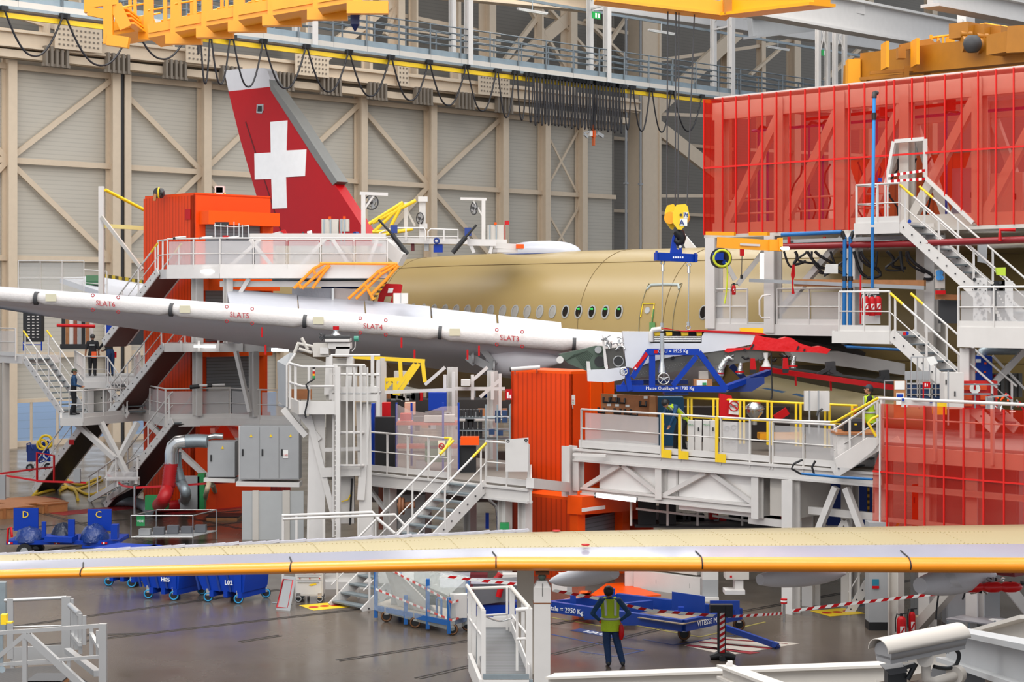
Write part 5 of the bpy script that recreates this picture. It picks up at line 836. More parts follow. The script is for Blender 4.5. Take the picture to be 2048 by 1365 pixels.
ps.append(('white_foot',MB().tube(zp(22,[(895,450),(900,540),(905,600),(905,640)],PD),[.08,.05,.1,.14],10),WHT));ps.append(('hanging_strap',MB().tube(zp(22,[(970,440),(978,700),(985,1030),(970,1085)],PD-.1),[.02,.02,.02,.03],6),BLK))
T('engine_pylon','white and grey engine pylon with red protective nose cover, hanging','aircraft part',ps)
def bb(x0,y0,x1,y1,w,d=PD-.5,n=21,dep=.16):return MB().beam(P(*q(n,x0,y0),d),P(*q(n,x1,y1),d),dep,w/6.83/F*d)
ps=[('top_bar',bb(1045,437,1762,440,84),BLU),('bottom_bar',bb(635,935,2130,950,82),BLU),('diagonal',bb(1065,430,850,790,70),BLU,[('warning_plate',MB().prism(zp(21,[(1035,440),(1068,475),(895,695),(858,662)],PD-.6),Y*.01),RED,[('symbol',MB().prism(zp(21,[(893,640),(912,672),(875,675)],PD-.615),Y*.008),PAP)])]),('post',bb(1120,480,1120,900,60),BLU),('diagonal',bb(1725,500,1400,900,64),BLU),('diagonal',bb(1755,440,2135,960,74),BLU),('lever_plate',MB().prism(zp(21,[(735,665),(800,660),(860,960),(790,980)],PD-.62),Y*.1),BLU),('gusset',MB().prism(zp(21,[(690,900),(735,830),(760,900)],PD-.5),Y*.1),BLU)]
ps+=[('rear_arm',MB().beam(P(*q(22,350,930),PD-.5),P(*q(22,940,715),PD+.9),.2,.14),BLU),('rear_arm',MB().prism([P(*q(22,x,y),PD)for x,y in[(360,990),(710,980),(880,870),(880,785),(640,800)]],Y*.4),BL2),('rear_bar',bb(860,850,1610,850,60,PD+.5),BL2),('under_bracket',MB().box(P(*q(21,1290,1030),PD-.4),X*.66,Y*.6,Z*.08),BL2),('post',bb(800,860,1000,860,60,PD-.1),BLU)]
ps.append(('rear_arm',MB().beam(P(*q(22,420,620),PD+1.0),P(*q(22,600,800),PD+1.0),.12,.16),BL2))
ps.append(('lettering',text('CMU = 1925 Kg',P(*q(21,1405,448),PD-.6),X,Z,.125),TXW));ps.append(('lettering',text('Masse Outillage = 1780 Kg',P(*q(21,1365,955),PD-.6),X,Z,.122),TXW));ps.append(('red_label',zpr(21,[(1148,412),(1200,412),(1200,458),(1148,458)],PD-.6,.01),RED))
ps.append(('screw_column',MB().tube(zp(21,[(1258,180),(1258,400),(1258,560),(1258,650),(1258,720)],PD-.65),[.06,.06,.06,.1,.12],10),CHR))
def wheel(x,y,r):
 ce=P(*q(21,x,y),PD-.75);mb=MB().ring(ce,Y,r,.02,24,6).cyl(ce-Y*.03,ce+Y*.06,.04,10)
 for k in range(5):a=k*1.2566+.3;mb.tube([ce,ce+(X*math.cos(a)+Z*math.sin(a))*r],.014,5)
 return mb
ps.append(('hand_wheel',wheel(1280,805,.155),CHR));ps.append(('hand_wheel',wheel(733,707,.1),CHR))
T('lifting_cradle','royal blue lifting cradle lettered with its masses under the hanging pylon','cradle',ps)
T('wooden_box','small wooden box with a green label resting on the blue cradle','box',[('box_body',zpr(21,[(1693,812),(1945,812),(1945,905),(1693,908)],PD-.45,.3),WOO),('label',zpr(21,[(1730,825),(1870,822),(1870,895),(1730,897)],PD-.47,.01),PAP,[('green_patch',zpr(21,[(1808,860),(1862,860),(1862,893),(1808,893)],PD-.485,.01),GRN)])])
T('instrument_box','pale instrument box standing on the blue cradle behind the wooden box','box',zpr(21,[(1765,705),(1885,705),(1890,812),(1765,812)],PD-.3,.25),WH2)
# left hand docks
def pl(x,z,d):return Pz(x,z,d)
tc=Pz(390,0,68);tl_=on(tc,B,290);tr_=on(tc,A,541);TZ=11.95;cB=mat('orange_corrugated_left','#dc420c',.45,spec=.25,ribs=(B,.2,.72,.3,0))
u=tl_-tc;v=tr_-tc;ps=[('side_wall',MB().box(tc,u,A*.1,Z*TZ),cB),('roof',MB().box(tc+Z*TZ,u,v,Z*.1),ORG),('corner_post',MB().box(tc-B*.06,A*.9,B*.3,Z*TZ),ORG),('rear_wall',MB().box(tl_,v,B*.1,Z*TZ),ORG)]
for k,(zb,zt_,x0,x1)in enumerate([(9.2,10.9,412,520),(6.4,8.4,412,520),(3.65,5.9,414,505)]):
 a,b=on(tc-B*.1,A,x0),on(tc-B*.1,A,x1)
 ps+=[('shutter',MB().box(a+Z*zb,b-a,B*.05,Z*(zt_-zb)),SHT),('roller_housing',MB().beam(a-A*.3+Z*(zt_+.2)-B*.3,b+A*.5+Z*(zt_+.2)-B*.3,.6,.5),ORP),('jamb',MB().beam(b+A*.3+Z*zb,b+A*.3+Z*zt_,.5,.2,up=B),ORP)]
ps+=[('front_wall',MB().box(tc+Z*10.9,v,B*.1,Z*1.1),ORG),('front_wall',MB().box(tc+Z*8.6,v,B*.1,Z*.6),ORG),('front_wall',MB().box(tc+Z*6.0,v,B*.1,Z*.4),ORG),('front_wall',MB().box(tc,v,B*.1,Z*3.6),cB),('inner_wall',MB().box(tc+B*.2,v,B*.1,Z*TZ),ORG),('fire_sign',MB().box(on(tc,B,371,440)-A*.03,B*-.35,A*.02,Z*.4),RED)]
T('orange_tower','tall orange corrugated lift tower with grey roller shutters at the left docks','tower',ps)
T('low_wall','dark red corrugated wall running right from the foot of the orange tower','wall',MB().box(on(tc,A,440)+B*1.6,A*4.6,B*.1,Z*2.9),mat('shade_red_wall','#a0200c',.6,ribs=(A,.22,.7,.3,0)))
T('hose_drum_reel','grey and yellow hose reel on an ochre stand on top of the orange tower','reel',[('drum',MB().cyl(P(314,386,69),P(322,387,69.2),.2,14),DGY),('hub',MB().cyl(P(321,386,69),P(327,387,69),.1,10),BLK),('rim',MB().ring(P(318,386,69),X,.19,.03),YEL),('stand',MB().beam(P(309,402,69),P(311,388,69),.1),WOO)])
T('boom_post','tall white post with yellow booms standing left of the orange tower','post',[('post',MB().beam(P(203,595,71),P(203,373,71),.2),WHT),('boom',MB().cyl(P(211,380,71),P(290,421,72.5),.07,8),YEL),('boom',MB().beam(P(208,452,71),P(290,457,72.5),.1,.16),mat('pale_yellow','#d8cf8a',.5)),('diagonal_brace',MB().beam(P(203,434,70.9),P(285,540,70),.08,.14),WH2)])
T('strut_bracket','white bolted bracket with two yellow struts on the orange tower roof','bracket',[('bracket_body',MB().cbox(P(440,401,70),.26,.3,.5).cbox(P(440,386,70),.36,.3,.26),WHT),('strut',MB().cyl(P(432,388,70),P(416,401,70),.06,8),YEL),('strut',MB().cyl(P(448,388,70),P(458,402,70),.06,8),YEL)])
Z4=9.12;D4=[pl(316,Z4,68),pl(335,Z4,66.5),pl(440,Z4,65.5),pl(775,Z4,65.5)]
ps=deckparts(D4+[pl(775,Z4,68.5),pl(400,Z4,67.6)],.34,WHT,GRY)+railing(D4[1:],1.12,1.35,MSH,True,WHT)+railing(D4[:2],1.1,1,None,False,WHT)
for a,b in((460,520),(545,500),(600,650),(700,665),(735,755)):ps.append(('diagonal_brace',MB().beam(pl(a,Z4+.1,66.2),pl(b,Z4+1.1,66.2),.12),WHT))
ps+=[('top_beam',MB().beam(pl(500,Z4+1.2,66.6),pl(772,Z4+1.2,66.6),.2,.25),WHT),('lower_beam',MB().beam(pl(440,Z4-.55,66),pl(760,Z4-.55,66),.1,.2),WHT),('truss_post',MB().hcol(pl(456,6.4,65.8),pl(456,Z4-.3,65.8),.24,A,.04),WHT),('diagonal_brace',MB().beam(pl(463,Z4-1.4,65.8),pl(498,Z4-.35,65.8),.14),WHT),('column',MB().hcol(Pz(395,6.4,66.9),Pz(395,Z4-.3,66.9),.3,A,.04),WHT)]
for k in range(3):ps.append(('lever',MB().cyl(P(350+k*53,476,65.9),P(372+k*53,474,65.9),.04,6),WHT,[('grip',MB().cyl(P(346+k*53,477,65.9),P(351+k*53,476.5,65.9),.05,6),BLK)]))
T('top_deck','long white upper deck with mesh railing in front of the tail fin','platform',ps)
T('tube_lamp','bright tube lamp under the left end of the upper deck','lamp',MB().cyl(P(402,544,65.6),P(440,544,65.6),.05,8),TUB)
T('frame_stand','small silver frame stand with a dark screen before the orange shutter','stand',[('frame',MB().joinmb((lambda m_:([m_.tube([P(x,478,66.6),P(x,444+(x%3)*3,66.6)],.02,5)for x in(430,442,455,468,478,485,497)],m_.tube([P(428,452,66.6),P(470,454,66.6),P(498,452,66.6)],.02,5))[1])(MB())),CHR),('screen',MB().box(P(430,455,66.7),X*.5,Y*.05,Z*.2),BLK),('red_box',MB().cbox(P(452,478,66.4),.22,.2,.12),RED)])
def fcab(x,y,w,h,d,lb,nm='control_cabinet'):
 p=P(x,y,d);return T(nm,lb,'cabinet',[('body',MB().box(p,X*w,Y*.4,Z*h),WH2),('rack_rail',MB().beam(p+X*w*.55-Y*.03-Z*.5,p+X*w*.55-Y*.03+Z*h,.05),GAL),('rack_rail',MB().beam(p+X*w*.15-Y*.03-Z*.5,p+X*w*.15-Y*.03+Z*h,.05),GAL),('beacon',MB().cyl(p+X*w*.5+Z*h,p+X*w*.5+Z*(h+.1),.05,8),ORP)])
fcab(643,472,.62,.62,67,'grey wall cabinet with orange beacon in front of the red fin base, left one');fcab(680,463,.32,.46,67,'narrow white cabinet right beside the larger one before the red fin')
fcab(975,481,.6,.58,68,'grey control cabinet on rails standing on the fuselage dock, right of the second fan')
T('striped_cone','small white cone with red stripe lying on the upper deck before the fin','cone',[('cone',MB().prism(zp(6,[(110,390),(150,365),(210,350),(262,375),(270,395)],67.2),Y*.4),WHT),('stripe',MB().prism(zp(6,[(205,350),(235,338),(262,388),(235,370)],67.1),Y*.3),RED)])
T('searchlight','small white round searchlight on the upper deck by the grey cabinet','lamp',[('lamp_body',MB().cyl(P(616,470,67),P(625,468,67),.14,12),ALU),('foot',MB().cbox(P(606,475,67),.06,.1,.2),DGY)])
T('round_valve','dark blue round valve on a post beside the white fan frame','valve',[('valve_body',MB().cyl(P(709,470,67),P(715,470,67.1),.12,12),BL2),('post',MB().beam(P(713,480,67.2),P(713,465,67.2),.08),DGY)])
def fan(x,y,r,tilt,d,px,lb,arm):
 ce=P(x,y,d);ax=(Y+X*tilt).normalized();mb=MB().ring(ce,ax,r,.025,18,5).ring(ce,ax,r*.6,.012,14,4).cyl(ce-ax*.05,ce+ax*.12,.06,8);bl=MB();uu=ax.cross(Z).normalized()
 for k in range(4):a=k*1.57+.4;v_=uu*math.cos(a)+Z*math.sin(a);bl.beam(ce+v_*.05,ce+v_*r*.85,.02,.12,up=ax.cross(v_))
 for k in range(8):a=k*.785;v_=uu*math.cos(a)+Z*math.sin(a);mb.tube([ce,ce+v_*r],.007,4)
 return[('cage',mb,DGY),('blades',bl,GRY)]
T('gallows_fan','white gallows post with a round fan in front of the red fin base','fan',[('post',MB().beam(P(727,480,67.5),P(727,385,67.5),.16),WHT),('top_bar',MB().beam(P(720,387,67.5),P(776,389,67.5),.16,.12),WHT),('diagonal_brace',MB().beam(P(730,417,67.5),P(748,391,67.5),.07),WHT)]+fan(743,405,.27,.3,67.7,0,'',0))
T('gallows_fan','white gallows post with a tilted fan right of the yellow tail struts','fan',[('post',MB().beam(P(967,482,68.5),P(967,398,68.5),.14),WHT),('top_bar',MB().beam(P(921,398,68.5),P(973,399,68.5),.14,.1),WHT),('diagonal_brace',MB().beam(P(947,402,68.5),P(965,432,68.5),.06),WHT)]+fan(948,417,.24,1.6,68.6,0,'',0))
T('tail_struts','yellow tubular tail dock struts with a white mast and tilted fan','frame',[('mast',MB().beam(P(845,490,70),P(845,394,70),.24).cbox(P(846,404,69.9),.36,.3,.2).cbox(P(847,458,69.9),.3,.3,.2),WHT),('post',MB().beam(P(812,490,70),P(812,405,70),.14),WHT),('diagonal_brace',MB().beam(P(812,418,70),P(830,452,70),.08),WH2)]+fan(840,437,.22,1.2,69.8,0,'',0)+[('strut',MB().cyl(P(*a,69.6),P(*b,69.6),.07,8),YEL)for a,b in[((738,448),(806,405)),((745,446),(832,401)),((750,462),(806,408)),((782,452),(804,410)),((745,464),(810,462)),((754,472),(826,458))]])
ps=[('deck',MB().beam(P(745,482,68),P(1010,486,68.5),1.5,.2),WHT),('handrail',MB().tube([P(752,478,67.2),P(760,466,67.2),P(785,456,67.2),P(848,456,67.2),P(851,462,67.2),P(851,481,67.2)],.03,6),WHT),('handrail',MB().tube([P(856,480,67.3),P(856,463,67.3),P(862,458,67.3),P(916,460,67.3),P(916,482,67.3)],.03,6),WHT),('mid_rail',MB().tube([P(760,474,67.2),P(916,474,67.3)],.018,5),WHT),('post',MB().beam(P(812,481,67.2),P(812,456,67.2),.05),WHT),('post',MB().beam(P(888,482,67.2),P(888,460,67.2),.05),WHT),('side_beam',MB().beam(P(770,490,67),P(806,520,66.5),.3,.5),WHT),('frame',MB().beam(P(935,486,67),P(992,487,67),.2).beam(P(933,470,67),P(948,506,67),.12).beam(P(985,487,67),P(980,507,67),.12).beam(P(936,480,67),P(945,492,67),.1),WHT),('long_beam',MB().beam(P(990,492,67.5),P(1046,494,67.8),.2,.2).beam(P(990,502,67.5),P(1030,503,67.8),.5,.12),WHT),('orange_end',MB().cbox(P(1040,497,67.5),.3,.2,.15),ORP)]
T('roof_dock','white roof dock with rounded rails on top of the ochre fuselage','platform',ps)
for a,b,c_,lb in[((757,439),(784,469),(815,509),'black padded arm on the left side of the roof dock'),((953,450),(932,474),(905,506),'black padded arm on the right side of the roof dock')]:
 T('padded_arm',lb,'arm',[('rod',MB().cyl(P(*a,66.5),P(*b,66.5),.045,8),BLK),('pad',MB().cyl(P(*b,66.5),P(*c_,66.5),.09,8),BLK),('joint',MB().cbox(P(b[0]+4,b[1]-2,66.6),.25,.2,.3),BL2)])
for x,y,w,h,m,lb in[(867,505,.34,.3,BLU,'small royal blue box standing on the roof dock'),(848,502,.18,.28,GRY,'small grey switch box left of the blue box on the roof dock'),(822,502,.12,.4,mat('maroon_paint','#601820',.5),'narrow maroon box on the roof dock beside the mast')]:T('equipment_box',lb,'box',MB().box(P(x,y,67.6),X*w,Y*.3,Z*h),m)
T('blue_coil','blue round coil hanging above the small royal blue box','coil',MB().ring(P(873,482,67.5),Y,.09,.045),BL2)
T('sign','small red fire sign on a thin red pole right of the roof dock','sign',[('plate',MB().box(P(1010,450,68),X*.16,Y*.02,Z*.16),RED),('pole',MB().beam(P(1010,490,68),P(1010,443,68),.03),RED)])
T('blue_pipe','blue pipes with black joints slung below the upper deck','pipe',[('run',MB().cyl(P(530,553,66.5),P(640,552,66.5),.07,8),PBL),('run',MB().cyl(P(662,535,66.5),P(715,536,66.5),.05,8),PBL),('joint',MB().cbox(P(716,545,66.4),.2,.2,.35).cbox(P(590,556,66.4),.3,.1,.12).cbox(P(694,552,66.4),.7,.2,.18),mat('navy_fitting','#16223c',.4))])
T('silver_pipe','long silver pipe below the blue pipes under the upper deck','pipe',MB().cyl(P(545,560,66.3),P(745,557,66.3),.09,8),GAL)
ol=[[(648,527),(627,538),(588,577)],[(658,530),(640,545),(604,577)],[(660,531),(648,545),(625,577)],[(790,527),(757,543),(697,598)],[(793,530),(762,549),(712,598)],[(797,531),(770,562),(742,590)],[(640,527),(795,528)],[(626,538),(630,548)],[(598,568),(603,577)],[(757,543),(762,549)],[(729,568),(747,600)]]
T('orange_handrails','orange tubular boarding handrails between the wing and the upper deck','railing',[('rail',MB().tube([P(*p,65.3)for p in pts],.06,6),mat('handrail_orange','#f28a0c',.4))for pts in ol]+[('hazard_strip',MB().beam(P(794,530,65.5),P(745,602,65.5),.1,.1),mat('hazard_yellow_black','#d8a018',.5,ribs=(Z,.16,.1,.5,0)))])
T('grey_container','grey fabric sided container between the orange handrails','container',[('body',MB().box(P(584,600,66),P(666,600,66)-P(584,600,66),Y*1.2,Z*.42),mat('grey_fabric','#85868c',.8,bump=.4)),('body',MB().box(P(668,600,66),P(735,604,66)-P(668,600,66),Y*1.2,Z*.44),mat('pale_fabric','#a49a96',.8,bump=.4)),('edge',MB().cbox(P(666,602,65.9),.08,.1,.46),ALU)])
T('blue_tube','dark blue padded tube lying on the grey fabric container','tube',MB().cyl(P(643,574,66.4),P(722,573,66.4),.09,8),BL2)
T('white_cabinet','small white cabinet standing at the wing root before the red access panel','cabinet',[('body',MB().box(P(787,608,64),X*.5,Y*.4,Z*.38),WHT),('seam',MB().box(P(801,607,63.98),X*.02,Y*.01,Z*.36),GRY)])
a,b=P(37,592,82),P(168,592,82);ps=[(n_,m_,mm)for n_,m_,mm in[(p[0],p[1],p[2])for p in railing([a,b],1.6,1.0,mat('sheer_sheet','#c2c2c0',.6,alpha=.25),False,WHT)]]
ps+=railing([b,P(214,596,82)],1.2,1.1,None,False,WHT)+[('deck',MB().beam(P(30,598,82),P(230,600,82),1.5,.2),WHT)]
T('tail_dock','white tail dock with sheer panels around the green tipped stabiliser','platform',ps)
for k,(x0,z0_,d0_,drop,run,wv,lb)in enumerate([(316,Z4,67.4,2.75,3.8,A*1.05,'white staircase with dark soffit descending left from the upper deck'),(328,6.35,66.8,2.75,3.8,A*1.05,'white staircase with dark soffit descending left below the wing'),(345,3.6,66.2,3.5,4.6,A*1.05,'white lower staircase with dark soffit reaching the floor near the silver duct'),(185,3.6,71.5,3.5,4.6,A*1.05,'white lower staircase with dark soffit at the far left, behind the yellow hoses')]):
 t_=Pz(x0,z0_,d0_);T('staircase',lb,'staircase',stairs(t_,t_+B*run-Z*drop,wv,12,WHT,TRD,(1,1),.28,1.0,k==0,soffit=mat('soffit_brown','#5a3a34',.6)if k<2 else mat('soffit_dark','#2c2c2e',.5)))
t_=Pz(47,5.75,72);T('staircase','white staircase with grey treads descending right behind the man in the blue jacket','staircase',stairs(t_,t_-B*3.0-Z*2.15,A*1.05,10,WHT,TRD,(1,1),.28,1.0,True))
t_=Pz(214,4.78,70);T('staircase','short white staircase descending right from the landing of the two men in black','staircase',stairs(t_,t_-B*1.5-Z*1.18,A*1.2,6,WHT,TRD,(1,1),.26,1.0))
a,b=pl(-40,5.75,74),pl(46,5.75,72);T('landing','white landing with mesh railing at the left picture edge','platform',deckparts([a,b,b+A*1.6,a+A*1.6],.3,WHT,GRY)+railing([a,b-X*.3],1.1,1.2,MSH,True,WHT)+[('column',MB().hcol(pl(8,0,73),pl(8,5.5,73),.3),WH2)])
a,b=pl(169,4.78,70.4),pl(212,4.78,70.4);a2,b2=pl(150,4.78,79),pl(280,4.78,79);c2=pl(272,4.78,70.6)
T('landing','white landing where the two men in black stand','platform',deckparts([a,b,c2,b2,a2],.25,WHT,GRY)+railing([a2,a,b],1.0,1.1,None,True,WHT)+railing([c2,b2],1.0,1.5,None,True,WHT)+[('column',MB().hcol(pl(178,3.6,70.6),pl(178,4.55,70.6),.25),WHT),('column',MB().hcol(pl(215,3.6,71),pl(215,4.55,71),.25),WHT)])
T('white_cupboard','pale cupboard under the landing of the two men in black','cupboard',[('body',MB().box(pl(181,3.62,71),X*.5,Y*.4,Z*.85),WH2),('handle',MB().cbox(pl(203,4.1,70.98),.03,.02,.06),BLK)])
e3=[pl(330,6.38,66.2),pl(520,6.38,66),pl(660,6.38,66)];T('mid_deck','white middle deck edge below the grey wing','platform',deckparts(e3+[pl(660,6.38,68),pl(405,6.38,67.5),pl(345,6.38,68.5)],.3,WHT,GRY)+[('post',MB().beam(pl(x,6.1,65.9),pl(x,6.5,65.9),.08),WHT)for x in(362,398,437,484,530)]+[('truss_post',MB().beam(pl(472,6.1,65.9),pl(500,3.9,65.6),.14),WHT),('column',MB().hcol(pl(508,3.7,66),pl(508,6.1,66),.25),WHT),('column',MB().hcol(pl(395,3.7,66.6),pl(395,6.1,66.6),.25),WHT)])
T('tube_lamp','bright tube lamp under the left end of the middle deck','lamp',MB().cyl(P(388,693,65.7),P(430,694,65.7),.045,8),TUB)
T('tube_lamp','bright tube lamp under the wing left of the white jack tower','lamp',MB().cyl(P(543,700,64),P(577,700,64),.06,8),TUB)
e1=[G(x,y,3.6)for x,y in((122,836),(166,836),(285,826),(331,838),(460,836),(520,840),(600,842))]
ps=deckparts(e1+[pl(600,3.6,68),pl(400,3.6,67.5),pl(300,3.6,74),pl(122,3.6,74)],.3,WHT,GRY)+railing(e1[2:],1.1,1.35,MSH,True,WHT)+railing([e1[0]+X*.3,e1[1]],1.0,.5,None,False,WHT)+railing(e1[1:3],1.0,1.0,None,True,WHT)
for a,b in(((200,842),(254,950)),((152,846),(230,918)),((296,846),(415,955)),((275,846),(215,960)),((440,843),(425,862)),((455,843),(480,880))):ps.append(('brace',MB().beam(P(*a,68),P(*b,67),.18),WHT))
T('lower_deck','white lower deck with mesh railing and slanting braces at the left docks','platform',ps)
T('cabinet','white low cabinet behind the mesh railing of the lower deck','cabinet',MB().box(pl(417,3.62,67.2),X*.76,Y*.4,Z*1.1),WH2)
T('grab_hoop','white grab bar leaning over the lower deck railing with black grips','bar',[('bar',MB().cyl(P(395,772,66),P(450,770,66),.05,6),WHT),('grip',MB().cyl(P(380,775,66),P(399,773,66),.08,8),BLK),('grip',MB().cyl(P(415,772,65.9),P(424,772,65.9),.06,8),BLK)])
bx=[(35,262,44,560,'black',BLK),]
ps=[('body',MB().box(P(46,684,78),X*.8,Y*.5,Z*1.3),BLK)]
for r_ in range(8):
 for k in range(3):ps.append(('drawer_label',MB().box(P(55+k*9,634+r_*6,77.97),X*.1,Y*.02,Z*.04),WHT))
ps.append(('stand',MB().beam(P(47,684,78),P(47,702,78),.05).beam(P(83,684,78),P(83,702,78),.05).beam(P(47,690,78),P(83,690,78),.04),BLU))
T('drawer_cabinet','black small-parts drawer cabinet on a blue stand under the wing at left','cabinet',ps)
T('board_rack','rack of upright brown, black and white boards under the wing at left','rack',[('board',MB().box(P(123+k*8,690,77.5+.1*(k%2)),X*.15,Y*.05,Z*1.45),[BLK,WOO,WHT,mat('brick_board','#8a4a34',.6),GRY,BLK,WO2,WHT][k])for k in range(8)]+[('base',MB().box(P(120,699,77.3),X*1.6,Y*.3,Z*.22),BLK)])
T('red_pipe','dark red pipe running behind the boards under the wing','pipe',MB().cyl(P(114,651,76.5),P(190,653,76.5),.07,8),RED)
T('blue_locker','blue locker half hidden behind the left staircase','locker',MB().box(P(212,668,77),X*.3,Y*.3,Z*.6),BLU)
T('dark_machine','dark machine cover behind the two men under the grey wing','machine',MB().box(P(236,690,75),X*1.25,Y*1,Z*1.2),mat('machine_black','#202024',.3))
T('sign_light','bright panel light seen below the white staircase landing','lamp',MB().box(P(225,819,72),X*.42,Y*.05,Z*.1),TUB)
def ecab(x0,y0,x1,y1,d,lb,n=2,m=GRY):
 p=P(x0,y1,d);w=(x1-x0)/F*d;h=(y1-y0)/F*d;ps=[('body',MB().box(p,X*w,Y*.8,Z*h),m)]
 for k in range(n):ps.append(('door',MB().box(p+X*(w*k/n+.02)+Z*.03-Y*.03,X*(w/n-.04),Y*.03,Z*(h-.06)),m,[('handle',MB().cbox(p+X*(w*(k+.12)/n+.02)+Z*h*.45-Y*.05,.05,.03,.22),BLK),('warning_label',MB().prism([p+X*(w*(k+.5)/n)+Z*h*.8-Y*.04,p+X*(w*(k+.5)/n+.1)+Z*h*.8-Y*.04,p+X*(w*(k+.5)/n+.05)+Z*(h*.8+.1)-Y*.04],Y*-.01),YEL)]))
 return T('electrical_cabinet',lb,'cabinet',ps)
ecab(480,853,598,960,60,'large grey electrical cabinet left of the white jack tower',3);T('cabinet_console','white frame shelf carrying the large grey electrical cabinet','frame',MB().beam(P(476,966,60.3),P(602,968,60.3),.9,.14).beam(P(480,852,60.8),P(480,966,60.8),.08),WHT)
ecab(415,884,470,955,61,'grey air unit cabinet fed by the silver duct',1);T('unit_shelf','white shelf bracket under the grey air unit cabinet','shelf',MB().beam(P(412,958,61.3),P(474,960,61.3),.9,.12),WHT)
T('paper_label','white paper reading 1101 on the large grey cabinet','notice',[('sheet',MB().box(P(566,917,59.95),X*.17,Y*.01,Z*.27),PAP),('lettering',text('1101',P(571,913,59.93),X,Z,.09),RED)])
def corr(pts,r,m,n=30):
 P_=[];pts=[Ve(p)for p in pts]
 for i in range(len(pts)-1):
  for k in range(n//(len(pts)-1)):P_.append(pts[i].lerp(pts[i+1],k/(n//(len(pts)-1))))
 P_.append(pts[-1]);return MB().tube(P_,[r*(1 if i%2 else.9)for i in range(len(P_))],12)
T('air_duct','silver spiral air duct bending down from the grey air unit','duct',[('horizontal_run',corr([P(415,883,61),P(395,882,61),P(372,883,61)],.24,0),GAL),('bend',MB().tube([P(372,883,61),P(355,885,61),P(346,893,61),P(343,908,61),P(343,928,61)],.23,14),CHR),('pipe_stub',corr([P(414,876,61.6),P(430,872,61.6),P(446,873,61.6)],.1,0),CHR)])
def bez(pts,k=6):
 out=[];pts=[Ve(p)for p in pts]
 for i in range(len(pts)-1):
  p0,p1,p2,p3=pts[max(0,i-1)],pts[i],pts[i+1],pts[min(len(pts)-1,i+2)]
  for j in range(k):t=j/k;out.append(.5*((2*p1)+(p2-p0)*t+(2*p0-5*p1+4*p2-p3)*t*t+(3*p1-p0-3*p2+p3)*t**3))
 return out+[pts[-1]]
def hose(pts,r,m,lb,nm='air_hose',rib=True,gr=None,k=8):
 P_=bez(pts,k);return T(nm,lb,'hose',MB().tube(P_,[r*(1 if i%2 or not rib else.88)for i in range(len(P_))],10),m,group=gr)
hose([P(343,926,61),P(339,950,61),P(336,975,61),P(324,1004,61),G(313,1013,.22)],.24,mat('red_hose','#a50d14',.5),'thick red ribbed air hose hanging from the silver duct',k=10)
hose([G(313,1016,.22),G(335,1014,.22),G(355,1012,.22)],.23,MATS['red_hose'],'short red ribbed hose end lying on the floor under the silver duct')
hose([P(352,905,61.5),P(354,935,61.5),P(362,965,61.5),P(372,990,61.5),G(362,1006,.2),G(330,1000,.2),G(290,1000,.2)],.19,GAL,'silver ribbed air hose hanging and turning along the floor',k=9)
hose([G(228,1003,.2),G(262,1004,.2),G(285,1010,.2),G(298,1022,.2)],.2,GAL,'silver ribbed air hose arch lying left of the red hose',k=9)
hose([P(420,960,61.5),P(413,985,61),G(408,1004,.08),G(395,1013,.08),G(420,1006,.08),G(452,1012,.08),G(455,1000,.08),G(435,992,.08),P(425,970,61.2)],.09,mat('beige_hose','#b3a388',.6),'beige ribbed hose looping on the floor under the grey air unit',k=7)
for k,pts in enumerate([[(68,990),(85,975),(120,965),(150,980),(205,960)],[(66,992),(100,982),(140,975),(180,990),(215,975)],[(130,958),(160,970),(200,955)],[(120,982),(140,975),(152,985),(156,1000)],[(270,975),(300,984),(318,990)],[(275,972),(300,978),(318,982)]]):
 hose([G(x,y,.06)for x,y in pts],.06,mat('yellow_hose','#c9a516',.5),'yellow hose on the floor %s'%['in the pile behind the crates, longest one','in the pile behind the crates, front one','under the far left staircase','ending in a black nozzle beside the crates','right of the small steps, lower one','right of the small steps, upper one'][k],rib=False,gr='yellow floor hoses')
T('partition','tall grey white sheet partition left of the jack tower','partition',[('panel',MB().box(G(484,1080),X*2.05,Y*.08,Z*1.62),mat('partition_grey','#a9abab',.5)),('post',MB().box(G(506,1079.5)-Y*.12,X*.2,Y*.06,Z*1.64),WH2),('post',MB().box(G(566,1079.5)-Y*.12,X*.24,Y*.06,Z*1.64),WH2),('lock',MB().cbox(G(495,1079.3)+Z*.75,.05,.03,.07),BLK),('red_label',MB().box(G(486,1079.3)+Z*.14,X*.26,Y*.02,Z*.18),RBK,[('paper',MB().box(G(488,1079)+Z*.17,X*.18,Y*.02,Z*.11),PAP)])])
t_=P(207,957,69);st_=G(172,1000);T('steps','small white mobile steps beside the red tape barrier','steps',stairs(Ve((*P(235,960,64.5).xy,1.45)),G(176,1000),A*.9,5,WHT,TRD,(1,1),.2,.9,bolts=False)+[('platform',MB().box(Ve((*P(212,960,64.5).xy,1.5)),X*1.1,Y*.6,Z*.08),WHT),('mesh_panel',MB().box(Ve((*P(212,960,64.3).xy,1.55)),X*1.15,Y*.01,Z*.3),MSH),('leg',MB().beam(Ve((*P(272,960,64.5).xy,1.5)),G(205,1006),.1,.22),WHT)])
for x,y,w,h,lb in[(0,1040,1.5,.35,'plywood crate at the left picture edge'),(30,1030,2.3,.32,'long plywood crate behind the blue trailer, left of centre'),(84,1028,1.2,.3,'plywood crate with stamped marks behind the blue trailer'),(-20,1022,3.0,.2,'flat plywood crate farthest left behind the others')]:
 p=G(x,y);T('wooden_crate',lb,'crate',[('box',MB().box(p,A*w*.9,B*1.4,Z*h),WOO),('lid',MB().box(p-A*.03-B*.03+Z*h,A*(w*.9+.06),B*1.46,Z*.05),WO2),('batten',MB().box(p-B*.04+A*.1,A*.12,B*.04,Z*h),WO2)])
